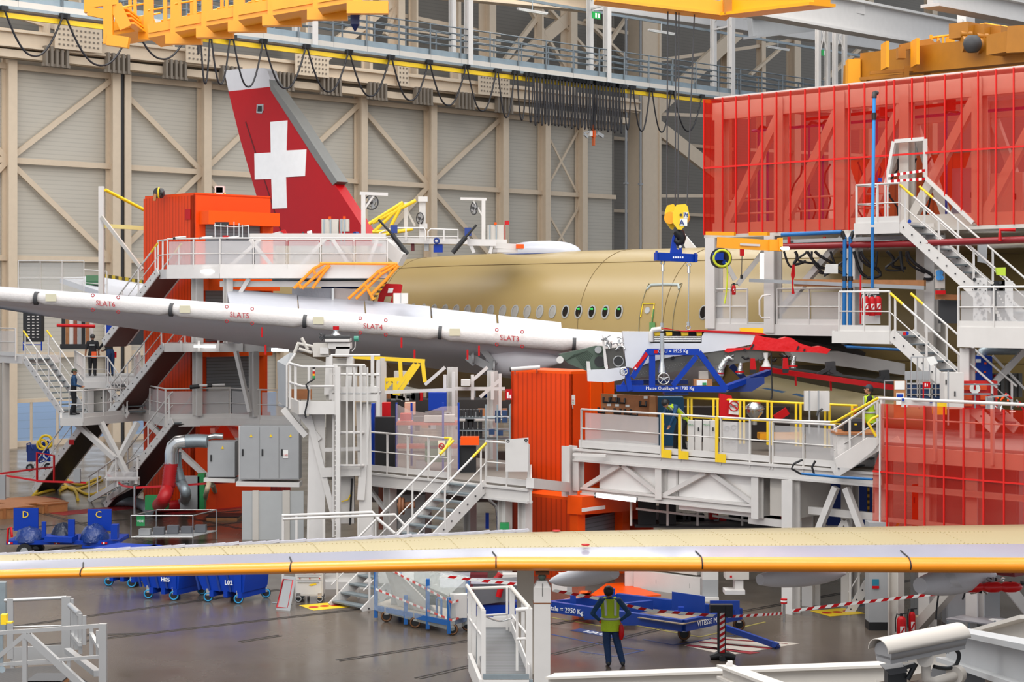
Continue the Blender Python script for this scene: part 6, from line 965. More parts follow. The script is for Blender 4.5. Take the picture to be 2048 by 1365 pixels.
T('pallet','wooden pallet with a dark sheet beside the tube frame trolley','pallet',[('slats',MB().box(G(413,1042),X*1.1,Y*1.2,Z*.1),WOO),('dark_sheet',MB().box(G(411,1042)+Z*.11,X*1.2,Y*1.2,Z*.03),BLK)])
def wh(p,r,w=.06,ax=X,m=BLK,rim=None):p=Ve(p);return[('tyre',MB().cyl(p-ax*w,p+ax*w,r,16),m),('hub',MB().cyl(p-ax*(w+.01),p+ax*(w+.01),r*.5,12),rim or GRY)]
td=G(50,1108);def_d=td.y
def tp(x,y,o=0.):return P(x,y,def_d+o)
ps=[('bed',MB().box(tp(12,1090),X*3.5,Y*1.7,Z*.12),BLU),('front_panel',MB().box(tp(27,1062,.95),X*.78,Y*.08,Z*.72),BLU,[('lettering',text('D',tp(51,1036,.92),X,Z,.3),YEL)]),('front_panel',MB().box(tp(175,1062,.95),X*.76,Y*.08,Z*.68),BLU,[('lettering',text('C',tp(197,1036,.92),X,Z,.3),YEL)]),('side_post',MB().cbox(tp(88,1076),.12,.1,.5).cbox(tp(143,1078),.2,.1,.6).cbox(tp(230,1078),.2,.3,.45),BLU),('cradle',MB().beam(tp(95,1076),tp(150,1078),.8,.16),BLU),('tow_bar',MB().beam(tp(165,1094),tp(285,1092),.2,.08).beam(tp(235,1085),tp(240,1096),.2,.1),BLU),('axle_frame',MB().box(tp(165,1103),X*.7,Y*.6,Z*.2),BL2),('red_handle',MB().tube([tp(15,1086),tp(16,1058),tp(22,1055),tp(24,1075)],.04,6),RED)]
for x in(14,108,203):ps.append(('reflector',MB().box(tp(x,1089,-.03),X*.18,Y*.02,Z*.06),RED,[('white_bar',MB().box(tp(x+3,1089,-.04),X*.05,Y*.02,Z*.06),PAP)]))
for(x,y,o)in((50,1103,0),(73,1100,1.2),(176,1106,0)):ps+=[(n_,m_,mm)for n_,m_,mm in wh(tp(x,y,o),.25,.1,ax=Y)]
T('trailer','long blue parts trailer lettered D and C behind the near wing','trailer',ps)
for x0,w,h,lb in[(28,1.0,.44,'crumpled blue tarpaulin bundle in front of the D panel'),(98,.85,.55,'dark tarpaulin bundle in the trailer cradle, middle'),(158,.95,.52,'crumpled blue tarpaulin bundle in front of the C panel')]:
 ce=tp(x0,1082,.45)+X*w/2;rings=[];rn_=random.Random(int(x0))
 for i in range(7):a=i/6*math.pi/2;rings.append([ce+Ve((math.cos(a)*w/2*math.cos(2*math.pi*j/16)*rn_.uniform(.85,1.12),math.cos(a)*.55*math.sin(2*math.pi*j/16),math.sin(a)*h*rn_.uniform(.9,1.08)))for j in range(16)])
 T('tarpaulin',lb,'tarpaulin',MB().loft(rings),mat('tarp_blue' if x0!=98 else 'tarp_dark','#13306e' if x0!=98 else '#101c34',.3,bump=.7,scale=3))
p=G(262,1094);ps=[]
w_,h_,dd_=2.15,.72,1.2;a=P(253,1088,60.5);
def tf(i,j,k):return Ve((P(262,1,58.2).x+i*2.0+j*.5,58.2+j*1.6,.3+k*.7))
for j in(0,1):
 for k in(0,1):ps.append(('tube',MB().tube([tf(0,j,k),tf(1,j,k)],.02,5),CHR))
 for i in(0,1):ps.append(('leg',MB().tube([tf(i,j,-.4),tf(i,j,1)],.02,5),CHR))
for i in(0,1):
 for k in(0,1):ps.append(('tube',MB().tube([tf(i,0,k),tf(i,1,k)],.02,5),CHR))
ps.append(('shelf',MB().prism([tf(0,0,-.02),tf(1,0,-.02),tf(1,1,-.02),tf(0,1,-.02)],Z*.02),GRY));ps.append(('green_sign',MB().box(tf(.07,.05,.5),X*.26,Y*.02,Z*.33),GRN,[('lettering',text('VIDE',tf(.135,.04,.68),X,Z,.1),TXW)]))
T('tube_trolley','open silver tube frame trolley with a green sign','trolley',ps)
for k in range(5):T('grey_bin','grey plastic storage bin in the tube trolley, %s'%['leftmost, with a white label','second from left','middle','fourth from left','rightmost'][k],'bin',MB().box(tf(.04+k*.18,.2+k*.12,.02),X*.36,Y*.3,Z*(.2+.03*(k%3))),[GRY,mat('bin_grey','#5b5d62',.6)][k>0],group='grey bins in the tube trolley')
T('stanchion','silver barrier stanchion at the left with red tape','stanchion',MB().cyl(P(269,1032,62),P(269,972,62),.035,8),CHR)
for k,pts in enumerate([[P(0,950,68),P(80,963,67),P(172,966,66)],[P(0,948,68),P(60,940,70),P(105,935,72)],[P(215,950,66),P(245,972,64),P(268,976,62)],[P(272,976,62),P(380,970,62),P(492,962,62)]]):
 mb=MB()
 for a,b in zip(pts[:-1],pts[1:]):mb.beam(a,b,.015,.07)
 T('barrier_tape','red barrier tape %s'%['from the left picture edge to the small switch post','running back towards the hydraulic cart','sagging down to the silver stanchion','stretching right from the silver stanchion'][k],'tape',mb,mat('tape_red','#c81420',.5))
ps=[('body',MB().box(P(54,924,76),X*.5,Y*.7,Z*.7),BL2),('tangle',MB().joinmb((lambda m_,r_:([m_.tube([P(72+r_.random()*30,880+r_.random()*50,75.6)for _ in range(3)],.04,5)for _i in range(12)],m_)[1])(MB(),random.Random(4))),BLU),('yellow_coil',MB().ring(P(92,884,75.4),Y,.26,.06).ring(P(84,890,75.4),Y,.2,.05),YEL),('handle',MB().tube([P(54,905,76),P(54,888,76),P(60,886,76),P(66,900,76)],.03,6),BL2)]+wh(P(60,936,76),.16,.05,Y)+wh(P(96,934,76),.16,.05,Y)
T('hydraulic_cart','blue hydraulic service cart with tangled yellow hoses by the glass doors','cart',ps)
T('red_trolley','red tubular trolley frame in front of the far left staircase','trolley',[('frame',MB().tube([P(74,963,72),P(74,906,72),P(108,912,72),P(108,965,72),P(74,963,72)],.05,6),RED),('sign',MB().box(P(138,890,72),X*.2,Y*.02,Z*.2),RED)])
for k,(x,y,h)in enumerate([(150,966,.5),(0,1000,.9)]):T('switch_post',['grey socket post at the foot of the far left staircase','grey wire trolley side at the left picture edge'][k],'post',MB().box(P(x-3,y,66),X*.24,Y*.15,Z*h),GRY)
for x,w,h,m,lb in[(395,.25,1.3,GRN,'green tank behind the red and silver air hoses'),(360,.7,1.2,GRY,'grey switch cabinet behind the silver air duct'),(290,.8,.5,GRN,'low green pump unit behind the silver duct')]:T('machine_box',lb,'machine',MB().box(Pz(x,.4,65),X*w,Y*.4,Z*h),m)
T('red_screen','small red mesh screen above the grey air unit','screen',MB().box(P(400,876,66),X*1.5,Y*.03,Z*.45),MRD)
# centre: jack tower, deck, stairs, shelves
JD=50.
def j(x,y,o=0.):return P(x,y,JD+o)
def jb(a,b,w,o=0.,h=None,dp=None):return MB().beam(j(*a,o),j(*b,o),dp or w,h or w,up=Y)
ps=[('mast_leg',MB().hexa([Ve((*j(612,1,0).xy,0)),Ve((*j(650,1,0).xy,0)),Ve((*j(650,1,.8).xy,0)),Ve((*j(612,1,.8).xy,0)),j(618,828),j(650,828),j(650,828,.8),j(618,828,.8)]),WHT),('mast_leg',MB().hexa([Ve((*j(722,1,0).xy,0)),Ve((*j(745,1,0).xy,0)),Ve((*j(745,1,.8).xy,0)),Ve((*j(722,1,.8).xy,0)),j(712,805),j(742,805),j(742,805,.8),j(712,805,.8)]),WHT),('mast_core',MB().box(j(652,960,.5),X*.75,Y*.5,Z*3.4),WH2),('inner_box',MB().box(j(665,1048,.3),X*.6,Y*.3,Z*1.4),WHT,[('cable',MB().tube([j(700,1050,.2),j(702,1000,.2),j(704,958,.2)],.03,6),BLK),('cable',MB().tube([j(683,1004,.2),j(696,1000,.2),j(704,985,.2)],.02,6),YEL)]),('brace',jb((618,832),(671,1045),.16),WHT),('brace',jb((566,818),(612,872),.16),WHT),('brace',jb((600,828),(640,880),.14),WHT),('brace',jb((735,808),(722,1000),.2),WHT)]
for y in(866,932):ps.append(('cross_bar',MB().tube([j(672,y),j(674,y,-.35),j(720,y,-.4),j(729,y,0)],.045,6),WHT))
ps+=[('cross_bar',jb((650,900),(722,898),.1),WHT),('cross_bar',jb((645,945),(722,942),.25),WHT)]
lad=MB();
for x in(667,679):lad.tube([j(x,735,-.3),j(x,1075,-.3)],.04,6)
for k in range(34):lad.tube([j(667,742+k*10,-.3),j(679,742+k*10,-.3)],.02,5)
ps.append(('ladder',lad,WHT));ps.append(('ladder_cage',MB().joinmb((lambda m_:([m_.tube([j(x,735,-.6),j(x,930,-.6)],.025,5)for x in(694,708,722,735)],m_)[1])(MB())),WHT))
ps+=[('deck',MB().prism([j(556,812,1.2),j(598,826,-.6),j(672,826,-.6),j(672,806,1.2)],Z*.06),GRY),('fascia',MB().beam(j(598,816,-.6),j(672,816,-.6),.06,.36),WHT),('fascia',MB().beam(j(560,800,1.2),j(598,816,-.6),.06,.36),WH2),('wooden_board',MB().box(j(580,800,1.3),X*.62,Y*.05,Z*.3),WO2)]
ps.append(('guard_panel',MB().prism([j(554,723,.6),j(579,706,.6),j(591,707,.3),j(573,732,.2),j(573,815,.2),j(556,803,.6)],Y*.06),GRY));ps.append(('guard_edge',MB().tube([j(591,707,.25),j(574,731,.15),j(574,815,.15)],.035,6),WHT))
for pts in([j(579,727,.1),j(605,734,-.6),j(675,734,-.6)],[j(579,765,.1),j(605,773,-.6),j(672,773,-.6)]):ps.append(('rail',MB().tube(pts,.035,6),WHT))
for x,y0,y1,o in((580,727,818,.1),(591,732,824,-.2),(618,734,828,-.6),(672,730,830,-.6),(676,734,1078,-.6)):ps.append(('post',MB().beam(j(x,y0,o),j(x,y1,o),.07 if x!=676 else.12,up=X),WHT))
for pts in([j(588,708,.6),j(596,687,.6),j(624,693,.6),j(632,712,.6)],[j(596,690,.6),j(590,704,.6)],[j(603,676,.6),j(616,700,.6)],[j(598,698,.6),j(625,706,.6)]):ps.append(('bent_arm',MB().tube(pts,.05,6),WH2))
ps+=[('deck',MB().box(j(664,792,-.2),X*1.27,Y*1.4,Z*.06),GRY),('fascia',MB().beam(j(664,780,-.4),j(756,780,-.4),.06,.16),WHT),('fascia',MB().beam(j(664,796,-.4),j(756,796,-.4),.06,.18),WHT),('side_fascia',MB().beam(j(756,788,-.4),j(742,782,1.0),.06,.34),WHT)]
for pts in([j(662,711,-.3),j(760,711,-.3)],[j(662,749,-.3),j(759,750,-.3)],[j(666,730,.3),j(730,731,.3)]):ps.append(('rail',MB().tube(pts,.04,6),WHT))
for x,o in((662,-.3),(745,-.3),(722,.3),(711,.4),(729,.5)):ps.append(('post',MB().beam(j(x,711 if o<0 else 731,o),j(x,800,o),.09,up=X),WHT))
ps+=[('column',MB().hexa([j(648,790,.3),j(658,790,.3),j(658,790,.7),j(648,790,.7),j(652,712,.3),j(660,712,.3),j(660,712,.7),j(652,712,.7)]),WHT),('column',MB().hexa([j(690,790,.3),j(702,790,.3),j(702,790,.7),j(690,790,.7),j(694,712,.3),j(706,712,.3),j(706,712,.7),j(694,712,.7)]),WHT),('head_post',MB().hexa([j(670,714,.2),j(698,714,.2),j(698,714,.8),j(670,714,.8),j(672,694,.2),j(700,694,.2),j(700,694,.8),j(672,694,.8)]),WHT)]
ps+=[('head_box',MB().box(j(656,698,.2),X*.62,Y*.6,Z*.16),WHT),('head_plate',MB().box(j(650,684,.1),X*.68,Y*.7,Z*.08),WHT),('side_box',MB().box(j(626,714,.3),X*.45,Y*.4,Z*.38),WH2),('side_box',MB().box(j(640,708,.2),X*.24,Y*.1,Z*.17),WHT),('screw_jack',MB().cyl(j(650,676,.3),j(700,676,.3),.08,10),BLK),('ball_joint',MB().tube([j(672,680,.4),j(672,670,.4),j(672,664,.4),j(672,659,.4)],[.16,.14,.06,.08],12),CHR),('red_collar',MB().cyl(j(672,660,.4),j(672,653,.4),.09,10),RED),('green_sensor',MB().cyl(j(708,678,.3),j(717,678,.3),.08,10),mat('sensor_green','#2f7f6a',.4)),('sensor_cable',MB().tube([j(711,682,.3),j(710,696,.3),j(704,703,.3)],.015,5),WHT),('fittings',MB().joinmb((lambda m_,r_:([m_.tube([j(638+r_.random()*14,664+r_.random()*18,.3)for _ in range(3)],.025,5)for _i in range(7)],m_)[1])(MB(),random.Random(6))),DGY)]
ps+=[('foot_box',MB().box(Ve((*j(640,1,-.5).xy,0)),X*1.5,Y*1.6,Z*.2),WHT)]
T('jack_tower','tall white jack tower with balconies and ladder supporting the grey wing','jack tower',ps)
T('stack_light','red amber green signal light on the jack tower balcony rail','signal light',[(n_,MB().cyl(j(627.5,a,-.7),j(627.5,b,-.7),.035,10),m_)for n_,a,b,m_ in(('cap',735,739,BLK),('white_ring',739,743,WHT),('red_light',743,748,RED),('amber_light',748,752,AMB),('green_light',752,757,GRN),('base',757,760,BLK))]+[('cable',MB().tube([j(627,760,-.7),j(618,765,-.7),j(612,770,-.7),j(617,782,-.7),j(616,800,-.75),j(610,826,-.75),j(612,836,-.75)],.025,6),BLK)])
pr=[('rail',MB().tube([j(564,1032,-2),j(745,1025,-2),j(757,1040,-2.2),j(790,1068,-2.4)],.045,6),WHT),('rail',MB().tube([j(566,1039,-3),j(790,1030,-3),j(815,1058,-3)],.04,6),WHT)]+[('post',MB().beam(j(x,1032,-2),Ve((*j(x,1,-2).xy,0)),.06,up=X),WHT)for x in(566,593,617,648,717,745)]
T('floor_railing','low white railing around the foot of the jack tower','railing',pr)
TL=P(907,958,49.5);zc=TL.z
def cd_(x,o=0.,z=None):p=on(TL+A*o,B,x);return Ve((p.x,p.y,zc if z is None else z))
pr=[('deck',MB().prism([cd_(728),cd_(1060),cd_(1060,5),cd_(728,5)],Z*-.05),MATS['deck_grey_brown']),('edge_beam',MB().ibeam(cd_(728,0,zc-.25),cd_(1060,0,zc-.25),.2,.38),WHT),('edge_beam',MB().beam(cd_(1060,0,zc-.25),cd_(1060,5,zc-.25),.1,.38),WHT)]
pr.append(('connecting_beam',MB().beam(P(1060,967,47.3),P(1133,975,51),.2,.26),WHT));pr+=railing([cd_(735),cd_(900)],1.1,1.0,None,True,WHT)+railing([cd_(972),cd_(1057)],1.1,.8,None,True,WHT)
pr+=[('yellow_handrail',MB().tube([cd_(890,0,zc+1.1),cd_(902,0,zc+1.1),TL-A*.3+Z*.85,TL-A*.5+Z*.7],.04,6),YEL)]+[('column',MB().hcol(cd_(x,o,0),cd_(x,o,zc-.45),.26,A,.03),WHT)for x,o in((780,.3),(1010,.3),(850,3),(940,3),(1050,.4))]+[('diagonal_brace',MB().beam(cd_(735,.2,zc-.5),cd_(775,.2,zc-1.2),.1),WHT)]
T('storage_deck','white storage deck with railing between the jack tower and the orange kiosk','platform',pr)
dv=G(663,1211)-TL
T('staircase','white staircase with open grey treads leading down beneath the near wing','staircase',stairs(TL,G(663,1211),-B*1.3,15,WHT,TRD,(1,1),.3,1.05,True))
T('hanging_board','white board hanging with black clips on the storage deck railing','board',[('board',MB().prism([P(1011,880,47.2),P(1057,876,47.0),P(1056,944,47.0),P(1011,944,47.2)],Y*.02),WHT)]+[('clip',MB().ring(P(x,y,46.95),Y,.03,.015,10,4),BLK)for x,y in((1016,883),(1052,881))])
T('warning_notice','cream notice with crossed red circle on the storage deck railing','notice',[('sheet',MB().box(P(876,912,49.6),X*.2,Y*.01,Z*.42),mat('notice_cream','#d8d2b8',.7)),('crossed_circle',MB().ring(P(883,893,49.57),Y,.075,.012,16,4).beam(P(879,889,49.57),P(887,897,49.57),.01,.02),RED),('lettering',text('FOD',P(883,895.5,49.57),X,Z,.07),BLK)])
def cb(x0,y0,x1,y1,d,dep=.4):p=P(x0,y1,d);return MB().box(p,X*((x1-x0)/F*d),Y*dep,Z*((y1-y0)/F*d))
def cbx(nm,ct,lb,x0,y0,x1,y1,d,m,dep=.4,gr=None,sub=[]):return T(nm,lb,ct,[('body',cb(x0,y0,x1,y1,d,dep),m)]+sub if sub else cb(x0,y0,x1,y1,d,dep),m,gr)
net=mat('storage_net','#cdb9b4',.8,alpha=.22)
T('net_cage','storage rack with blue posts hung with pale netting on the storage deck','rack',[('post',cb(x,806,x+4,950,d,.1),BLU)for x,d in((791,52.4),(821,53.4),(884,51.5),(915,51.2))]+[('shelf',cb(793,y,914,y+6,51.9,.8),mat('shelf_salmon','#b8503a',.6))for y in(845,892)]+[('net',MB().prism([P(792,808,51.4),P(820,822,51.4),P(850,826,51.4),P(884,814,51.2),P(916,812,51),P(917,950,51),P(884,953,51.2),P(792,938,51.4)],Y*.01),net)])
for a in[('grey_bin','bin','long light grey bin on the top shelf of the netted rack',848,833,885,846,51.9,WH2),('grey_bin','bin','light grey bin at the right end of the top shelf of the netted rack',888,831,909,846,51.9,WH2),('red_roll','roll','red roll on the top shelf of the netted rack',800,828,822,842,51.9,RED),('dark_box','box','dark box between the red roll and grey bin in the netted rack',826,834,847,843,51.9,DGY),('green_crate','crate','green crate in the lower part of the netted rack',850,885,893,925,51.9,mat('crate_green','#2f6b45',.6)),('grey_crate','crate','small grey crate at the bottom of the netted rack',832,922,852,938,51.9,GRY),('speaker_cabinet','cabinet','black double cabinet left of the netted rack on the storage deck',750,835,790,938,53,BLK),('blue_rack','frame','blue upright frame beside the black double cabinet',742,808,749,932,53.4,BLU),('red_stand','stand','red stand with hazard stripes left of the netted rack',764,806,780,835,53.6,RED),('orange_case','case','bright orange case on top of the black cupboard right of the netted rack',921,875,958,891,51,ORP),('black_cupboard','cupboard','black cupboard under the bright orange case',918,893,952,950,51.3,BLK),('blue_board','panel','flat blue panel standing behind the netted rack',857,786,893,821,56,BLU),('pump_case','case','pale perforated switch cabinet under the grey wing',788,743,817,770,58,WHT),('white_bin','bin','white plastic bucket on the frames below the wing engine arm',922,760,940,772,56,WHT),('salmon_board','board','pale salmon board behind the blue posts of the netted rack',809,806,830,830,53.8,mat('salmon','#d8a088',.6))]:
 cbx(*a)
for r_,(y,n_)in enumerate([(820,7),(845,5),(862,6)]):
 for k in range(n_):cbx('black_case','case','black carry case right of the net, %s from the left in the %s row'%(OW[k],['top','middle','lower'][r_]),918+k*(30/n_)*1.6,y,918+(k+.8)*(30/n_)*1.6,y+14,52.5,BLK,.3,'black cases on the steel shelves')
T('steel_shelf','grey steel shelf frame holding black cases left of the orange kiosk','shelf',[('upright',cb(x,810,x+3,950,51.8,.1),GAL)for x in(970,993,1018)]+[('shelf',cb(918,y,1020,y+2,52.4,.8),GAL)for y in(836,861,878)])
for k,(x,y)in enumerate([(990,822),(1004,822),(990,836),(1004,836),(978,860),(995,862)]):cbx('blue_box','box','small blue box on the steel shelf, %s'%['upper left','upper right','second row left','second row right','lower left','lower right'][k],x,y,x+11,y+10,52,mat('box_blue','#16365f',.5),.3,'blue boxes on the steel shelves')
T('yellow_scaffold','yellow tubular access frame under the grey wing beside the jack tower','frame',[('rail',MB().beam(P(*a,57),P(*b,57),.12),YEL)for a,b in[((706,714),(850,723)),((768,760),(808,759)),((768,760),(770,785)),((800,718),(802,760)),((845,722),(850,765)),((838,728),(795,790)),((782,765),(770,778)),((790,758),(790,790)),((830,728),(785,788))]])
T('under_wing_scaffold','white tubular frames and braces behind the storage deck below the wing','frame',[('rail',MB().beam(P(*a,56.5),P(*b,56.5),.1),WHT)for a,b in[((757,720),(757,950)),((770,785),(905,780)),((890,735),(850,770)),((890,750),(890,830)),((907,745),(907,830)),((935,770),(975,735)),((910,778),(1010,778)),((985,745),(985,800)),((1000,748),(1000,830)),((960,795),(1000,760)),((945,750),(945,800)),((770,840),(1000,838))]]+[('column',MB().hcol(P(x,960,57),P(x,y,57),.22),WHT)for x,y in((762,716),(905,735),(985,742))])
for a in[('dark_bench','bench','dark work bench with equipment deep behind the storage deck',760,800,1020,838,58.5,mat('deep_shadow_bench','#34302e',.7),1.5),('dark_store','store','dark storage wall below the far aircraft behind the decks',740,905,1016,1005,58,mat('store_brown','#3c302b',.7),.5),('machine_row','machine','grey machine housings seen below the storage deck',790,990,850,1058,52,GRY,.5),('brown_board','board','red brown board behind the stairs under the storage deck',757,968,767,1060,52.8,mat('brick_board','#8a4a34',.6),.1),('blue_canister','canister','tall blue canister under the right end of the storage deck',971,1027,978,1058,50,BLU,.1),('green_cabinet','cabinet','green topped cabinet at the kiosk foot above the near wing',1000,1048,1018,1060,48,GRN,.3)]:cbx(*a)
T('air_duct','silver flexible duct hanging under the storage deck beside the stairs','duct',corr(bez([P(985,985,50),P(982,1000,50),P(994,1012,50),P(998,1035,50),P(998,1065,50)]),.09,0,24),CHR)
T('cable_roll','bundle of brown cables coiled on a pipe behind the stairs','cable',MB().ring(P(800,1013,51),X,.22,.05).ring(P(806,1013,51),X,.2,.05).cyl(P(795,1013,51),P(830,1010,51),.1,10),mat('cable_brown','#8a5a3c',.6))
rs_=random.Random(9);cl=[BLK,GRY,BLU,WHT,DGY,RED,WO2,CHR]
for k in range(46):
 x=765+k*5.4+rs_.random()*5;y=795+rs_.choice([0,0,38,60])+rs_.random()*8;w=5+rs_.random()*14;h=5+rs_.random()*16;m=rs_.choice(cl)
 cbx('stored_part','part','small %s stored part on the benches under the wing, %s from the left'%('black' if m is BLK else 'grey' if m in(GRY,DGY)else 'blue' if m is BLU else 'white' if m is WHT else 'red' if m is RED else 'brown' if m is WO2 else 'steel',OW[k]),x,y-h,x+w,y,57.2 if y<812 else 54.5,m,.3,'stored parts on the benches')
for k in range(26):
 x=1275+k*11.5+rs_.random()*8;y=1040+rs_.random()*12;w=8+rs_.random()*22;h=6+rs_.random()*22;m=rs_.choice([BLK,DGY,DGY,BLK,GRY,RED])
 cbx('stored_part','part','stored part on the racks under the work deck, %s from the left'%OW[k],x,y-h,x+w,y,52.5,m,.3,'stored parts under the work deck')
T('parts_rack','white thin frame rack with dark drilled plates under the work deck','rack',[('rail',MB().beam(P(*a,50.5),P(*b,50.5),.06),WHT)for a,b in[((1272,1018),(1410,1034)),((1335,1005),(1335,1052)),((1395,1020),(1395,1052)),((1425,1032),(1510,1045)),((1484,1010),(1484,1052)),((1262,985),(1262,1052))]]+[('dark_plate',cb(1276,1003,1312,1050,51.5,.05),BLK),('dark_plate',cb(1318,1005,1352,1052,51.6,.05),BLK),('shelf',cb(1270,1050,1580,1056,51.6,1.2),DGY)])
T('blue_curtain','dark blue cabinets behind the white braces right of the work deck','cabinet',cb(1655,955,1745,1052,49.5,.4),BL2)
for x in(1687,1695,1735):T('hazard_post','black and yellow striped post behind the white braces, %s'%{1687:'left of the pair',1695:'right of the pair',1735:'single one at right'}[x],'post',cb(x,955,x+4,1050,47.5,.06),mat('hazard_yellow_black','#d8a018',.5))
T('blue_cupboard','blue painted cupboard behind the worker leaning on the work deck','cupboard',cb(1313,795,1368,905,51.5,.6),mat('teal_blue','#0f4f74',.5))
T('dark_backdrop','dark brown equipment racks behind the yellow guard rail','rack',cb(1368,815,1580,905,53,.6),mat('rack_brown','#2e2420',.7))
T('red_trestle','red trestle bench behind the bins on the work deck','bench',cb(1520,868,1610,880,49.5,.6),AMB)
# things on the floor below the near wing
def caster(p,r=.1,rim=None,h=.1):p=Ve(p);return[('caster',MB().cyl(p+Z*r-Y*.03,p+Z*r+Y*.03,r,16),BLK,[('rim',MB().ring(p+Z*r-Y*.035,Y,r*.8,r*.16,16,4),rim or GRY),('fork',MB().cbox(p+Z*r*1.3,.1,.08,r*1.4),CHR)])]
CY=mat('cyan_rim','#2b8fc0',.4)
def bbin(x0,x1,yb,nm,lb):
 a=G(x0,yb);w=(x1-x0)/F*a.y;z0=.3;ps=[]
 u=(X*.93-Y*.36);o=Ve((a.x,a.y,z0));v=Ve((.5,1,0)).normalized()
 ps.append(('body',MB().hexa([o+u*.1,o+u*w*.62,o+u*w*.62+v*1.1,o+u*.1+v*1.1,o-u*.3+Z*.75,o+u*w*.66+Z*.75,o+u*w*.66+v*1.1+Z*.75,o-u*.3+v*1.1+Z*.75]),BLU))
 ps.append(('end_box',MB().box(o+u*w*.5-v*.05,u*w*.1+v*.0,v*1.2,Z*.75),BLU,[('lettering',text(nm,o+u*w*.42-Y*.12+Z*.2,u,Z,.16,bold=True),TXW)]))
 ps+=[('skid',MB().box(o+u*w*(.15+.2*k)-v*.05-Z*.15,u*.12,v*1.2,Z*.16),BLU)for k in range(3)]+[('rib',MB().beam(o+u*(w*.15*k)-v*.02,o+u*(w*.15*k-.2)-v*.02+Z*.75,.05),BL2)for k in range(4)]
 for s_,t_ in((.12,0),(.55,0),(.15,1),(.6,1)):ps+=caster((o+u*w*s_+v*t_*1.1).xy.to_3d(),.13,CY)
 T('tilting_bin',lb,'bin',ps)
bbin(283,420,1197,'H05','blue wheeled tipping bin marked H05 below the near wing');bbin(400,560,1203,'L02','blue wheeled tipping bin marked L02 below the near wing');bbin(205,330,1172,'','blue wheeled tipping bin mostly hidden behind the H05 bin')
p=G(591,1205);ps=[('body',MB().box(p+Z*.16,X*.72,Y*.6,Z*.78),WHT)]+[('drawer',MB().box(p+Z*z+X*.03-Y*.02,X*.66,Y*.03,Z*h),WHT,[('handle',MB().beam(p+Z*(z+h-.03)+X*.06-Y*.04,p+Z*(z+h-.03)+X*.62-Y*.04,.02),GRY)])for z,h in((.2,.36),(.58,.12),(.72,.12),(.86,.06))]+[('yellow_mark',MB().prism([p+Ve((.35,-.03,.45)),p+Ve((.42,-.03,.43)),p+Ve((.56,-.03,.47)),p+Ve((.54,-.03,.5)),p+Ve((.4,-.03,.48))],Y*-.005),YEL)]+[('sticker',MB().cbox(p+Ve((.12+.13*k,-.045,.62+.14*(k%2))),.03,.01,.03),RED)for k in range(5)]
for dx,dy in((.08,0),(.64,0),(.1,.5),(.62,.5)):ps+=caster((p+X*dx+Y*dy),.09)
T('tool_cabinet','white drawer cabinet on casters left of the open steps','cabinet',ps)
T('framed_board','red framed grey board leaning against the white drawer cabinet','board',[('board',MB().prism([G(552,1220),G(580,1223),G(580,1223)+Ve((.12,.3,.82)),G(552,1220)+Ve((.15,.3,.82))],Y*.04),GRY),('red_trolley',MB().tube([G(555,1219)+Z*.06-Y*.06,G(577,1221)+Z*.06-Y*.06,G(577,1221)+Ve((.1,.18,.74)),G(555,1219)+Ve((.13,.18,.74))],.03,4,closed=True),RBK),('bar',MB().tube([G(545,1214)+Z*.1,G(585,1218)+Z*.1],.015,5),GAL)])
cf=mat('cart_blue','#17599e',.4);film=mat('stretch_film','#cdd4d0',.08,alpha=.3,bump=.6,scale=3)
a,b,c_,d_=G(752,1240),G(898,1272),G(935,1262),G(800,1222);ps=[]
lo,hi=Z*.32,Z*1.25
ps+=[('base_beam',MB().beam(p_+Z*.3,r_+Z*.3,.08,.12),cf)for p_,r_ in((a,b),(b,c_),(c_,d_),(d_,a))]+[('base_board',MB().prism([p_+Z*.36 for p_ in(a,b,c_,d_)],Z*.03),mat('base_board','#b9ab9c',.6))]+[('post',MB().beam(p_+Z*.05,p_+Z*h,.09,up=X),cf)for p_,h in((a,1.4),(b,.9),(c_,1.25),(d_,1.3),(a.lerp(b,.72),1.25),(a.lerp(b,.42),.75))]
for p_ in(a.lerp(b,.15),a.lerp(b,.55),b.lerp(a,.02)+X*.12,c_+Y*-.05):ps+=caster(p_,.14,mat('caster_brown','#6a4526',.5))
ps.append(('carton',MB().box(a.lerp(b,.2)+Y*.3+Z*.4,X*.5,Y*.4,Z*.34),mat('carton','#a09c98',.7)))
ps.append(('white_part',MB().hexa([a.lerp(b,.3)+Z*.4+Y*.3,a.lerp(b,.9)+Z*.4+Y*.1,a.lerp(b,.9)+Z*.4+Y*.3,a.lerp(b,.3)+Z*.4+Y*.5,a.lerp(b,.08)+Z*1.35+Y*.3,a.lerp(b,.2)+Z*1.4+Y*.1,a.lerp(b,.2)+Z*1.4+Y*.3,a.lerp(b,.08)+Z*1.35+Y*.5]),WH2,[('cut_out',MB().box(a.lerp(b,.74)+Z*.62+Y*.06,X*.2,Y*.03,Z*.24),BLK)]))
ps+=[('white_panel',MB().box(d_+X*-.55+Z*.7,X*.4,Y*.05,Z*.75),WHT),('white_panel',MB().box(d_+X*-.05+Z*.7,X*.4,Y*.05,Z*.55),WHT),('blue_hoop',MB().tube([a.lerp(b,.84)+Z*.35,a.lerp(b,.84)+Z*.8,a.lerp(b,.87)+Z*.86,a.lerp(b,.9)+Z*.8,a.lerp(b,.9)+Z*.4],.03,6),cf),('end_stack',MB().box(b+Y*.1+X*.02+Z*.4,X*.4,Y*.3,Z*.55),WHT)]
T('transport_cart','blue wheeled cart with white parts wrapped in clear film','cart',ps)
fa=[a+Ve((-.05,-.08,.25)),b+Ve((.08,-.08,.12)),c_+Ve((.1,0,.2)),d_+Ve((0,.1,.3))];ft=[a+Ve((.0,-.06,1.42)),b+Ve((-.02,-.06,.95)),c_+Ve((.05,0,1.3)),d_+Ve((0,.1,1.4))]
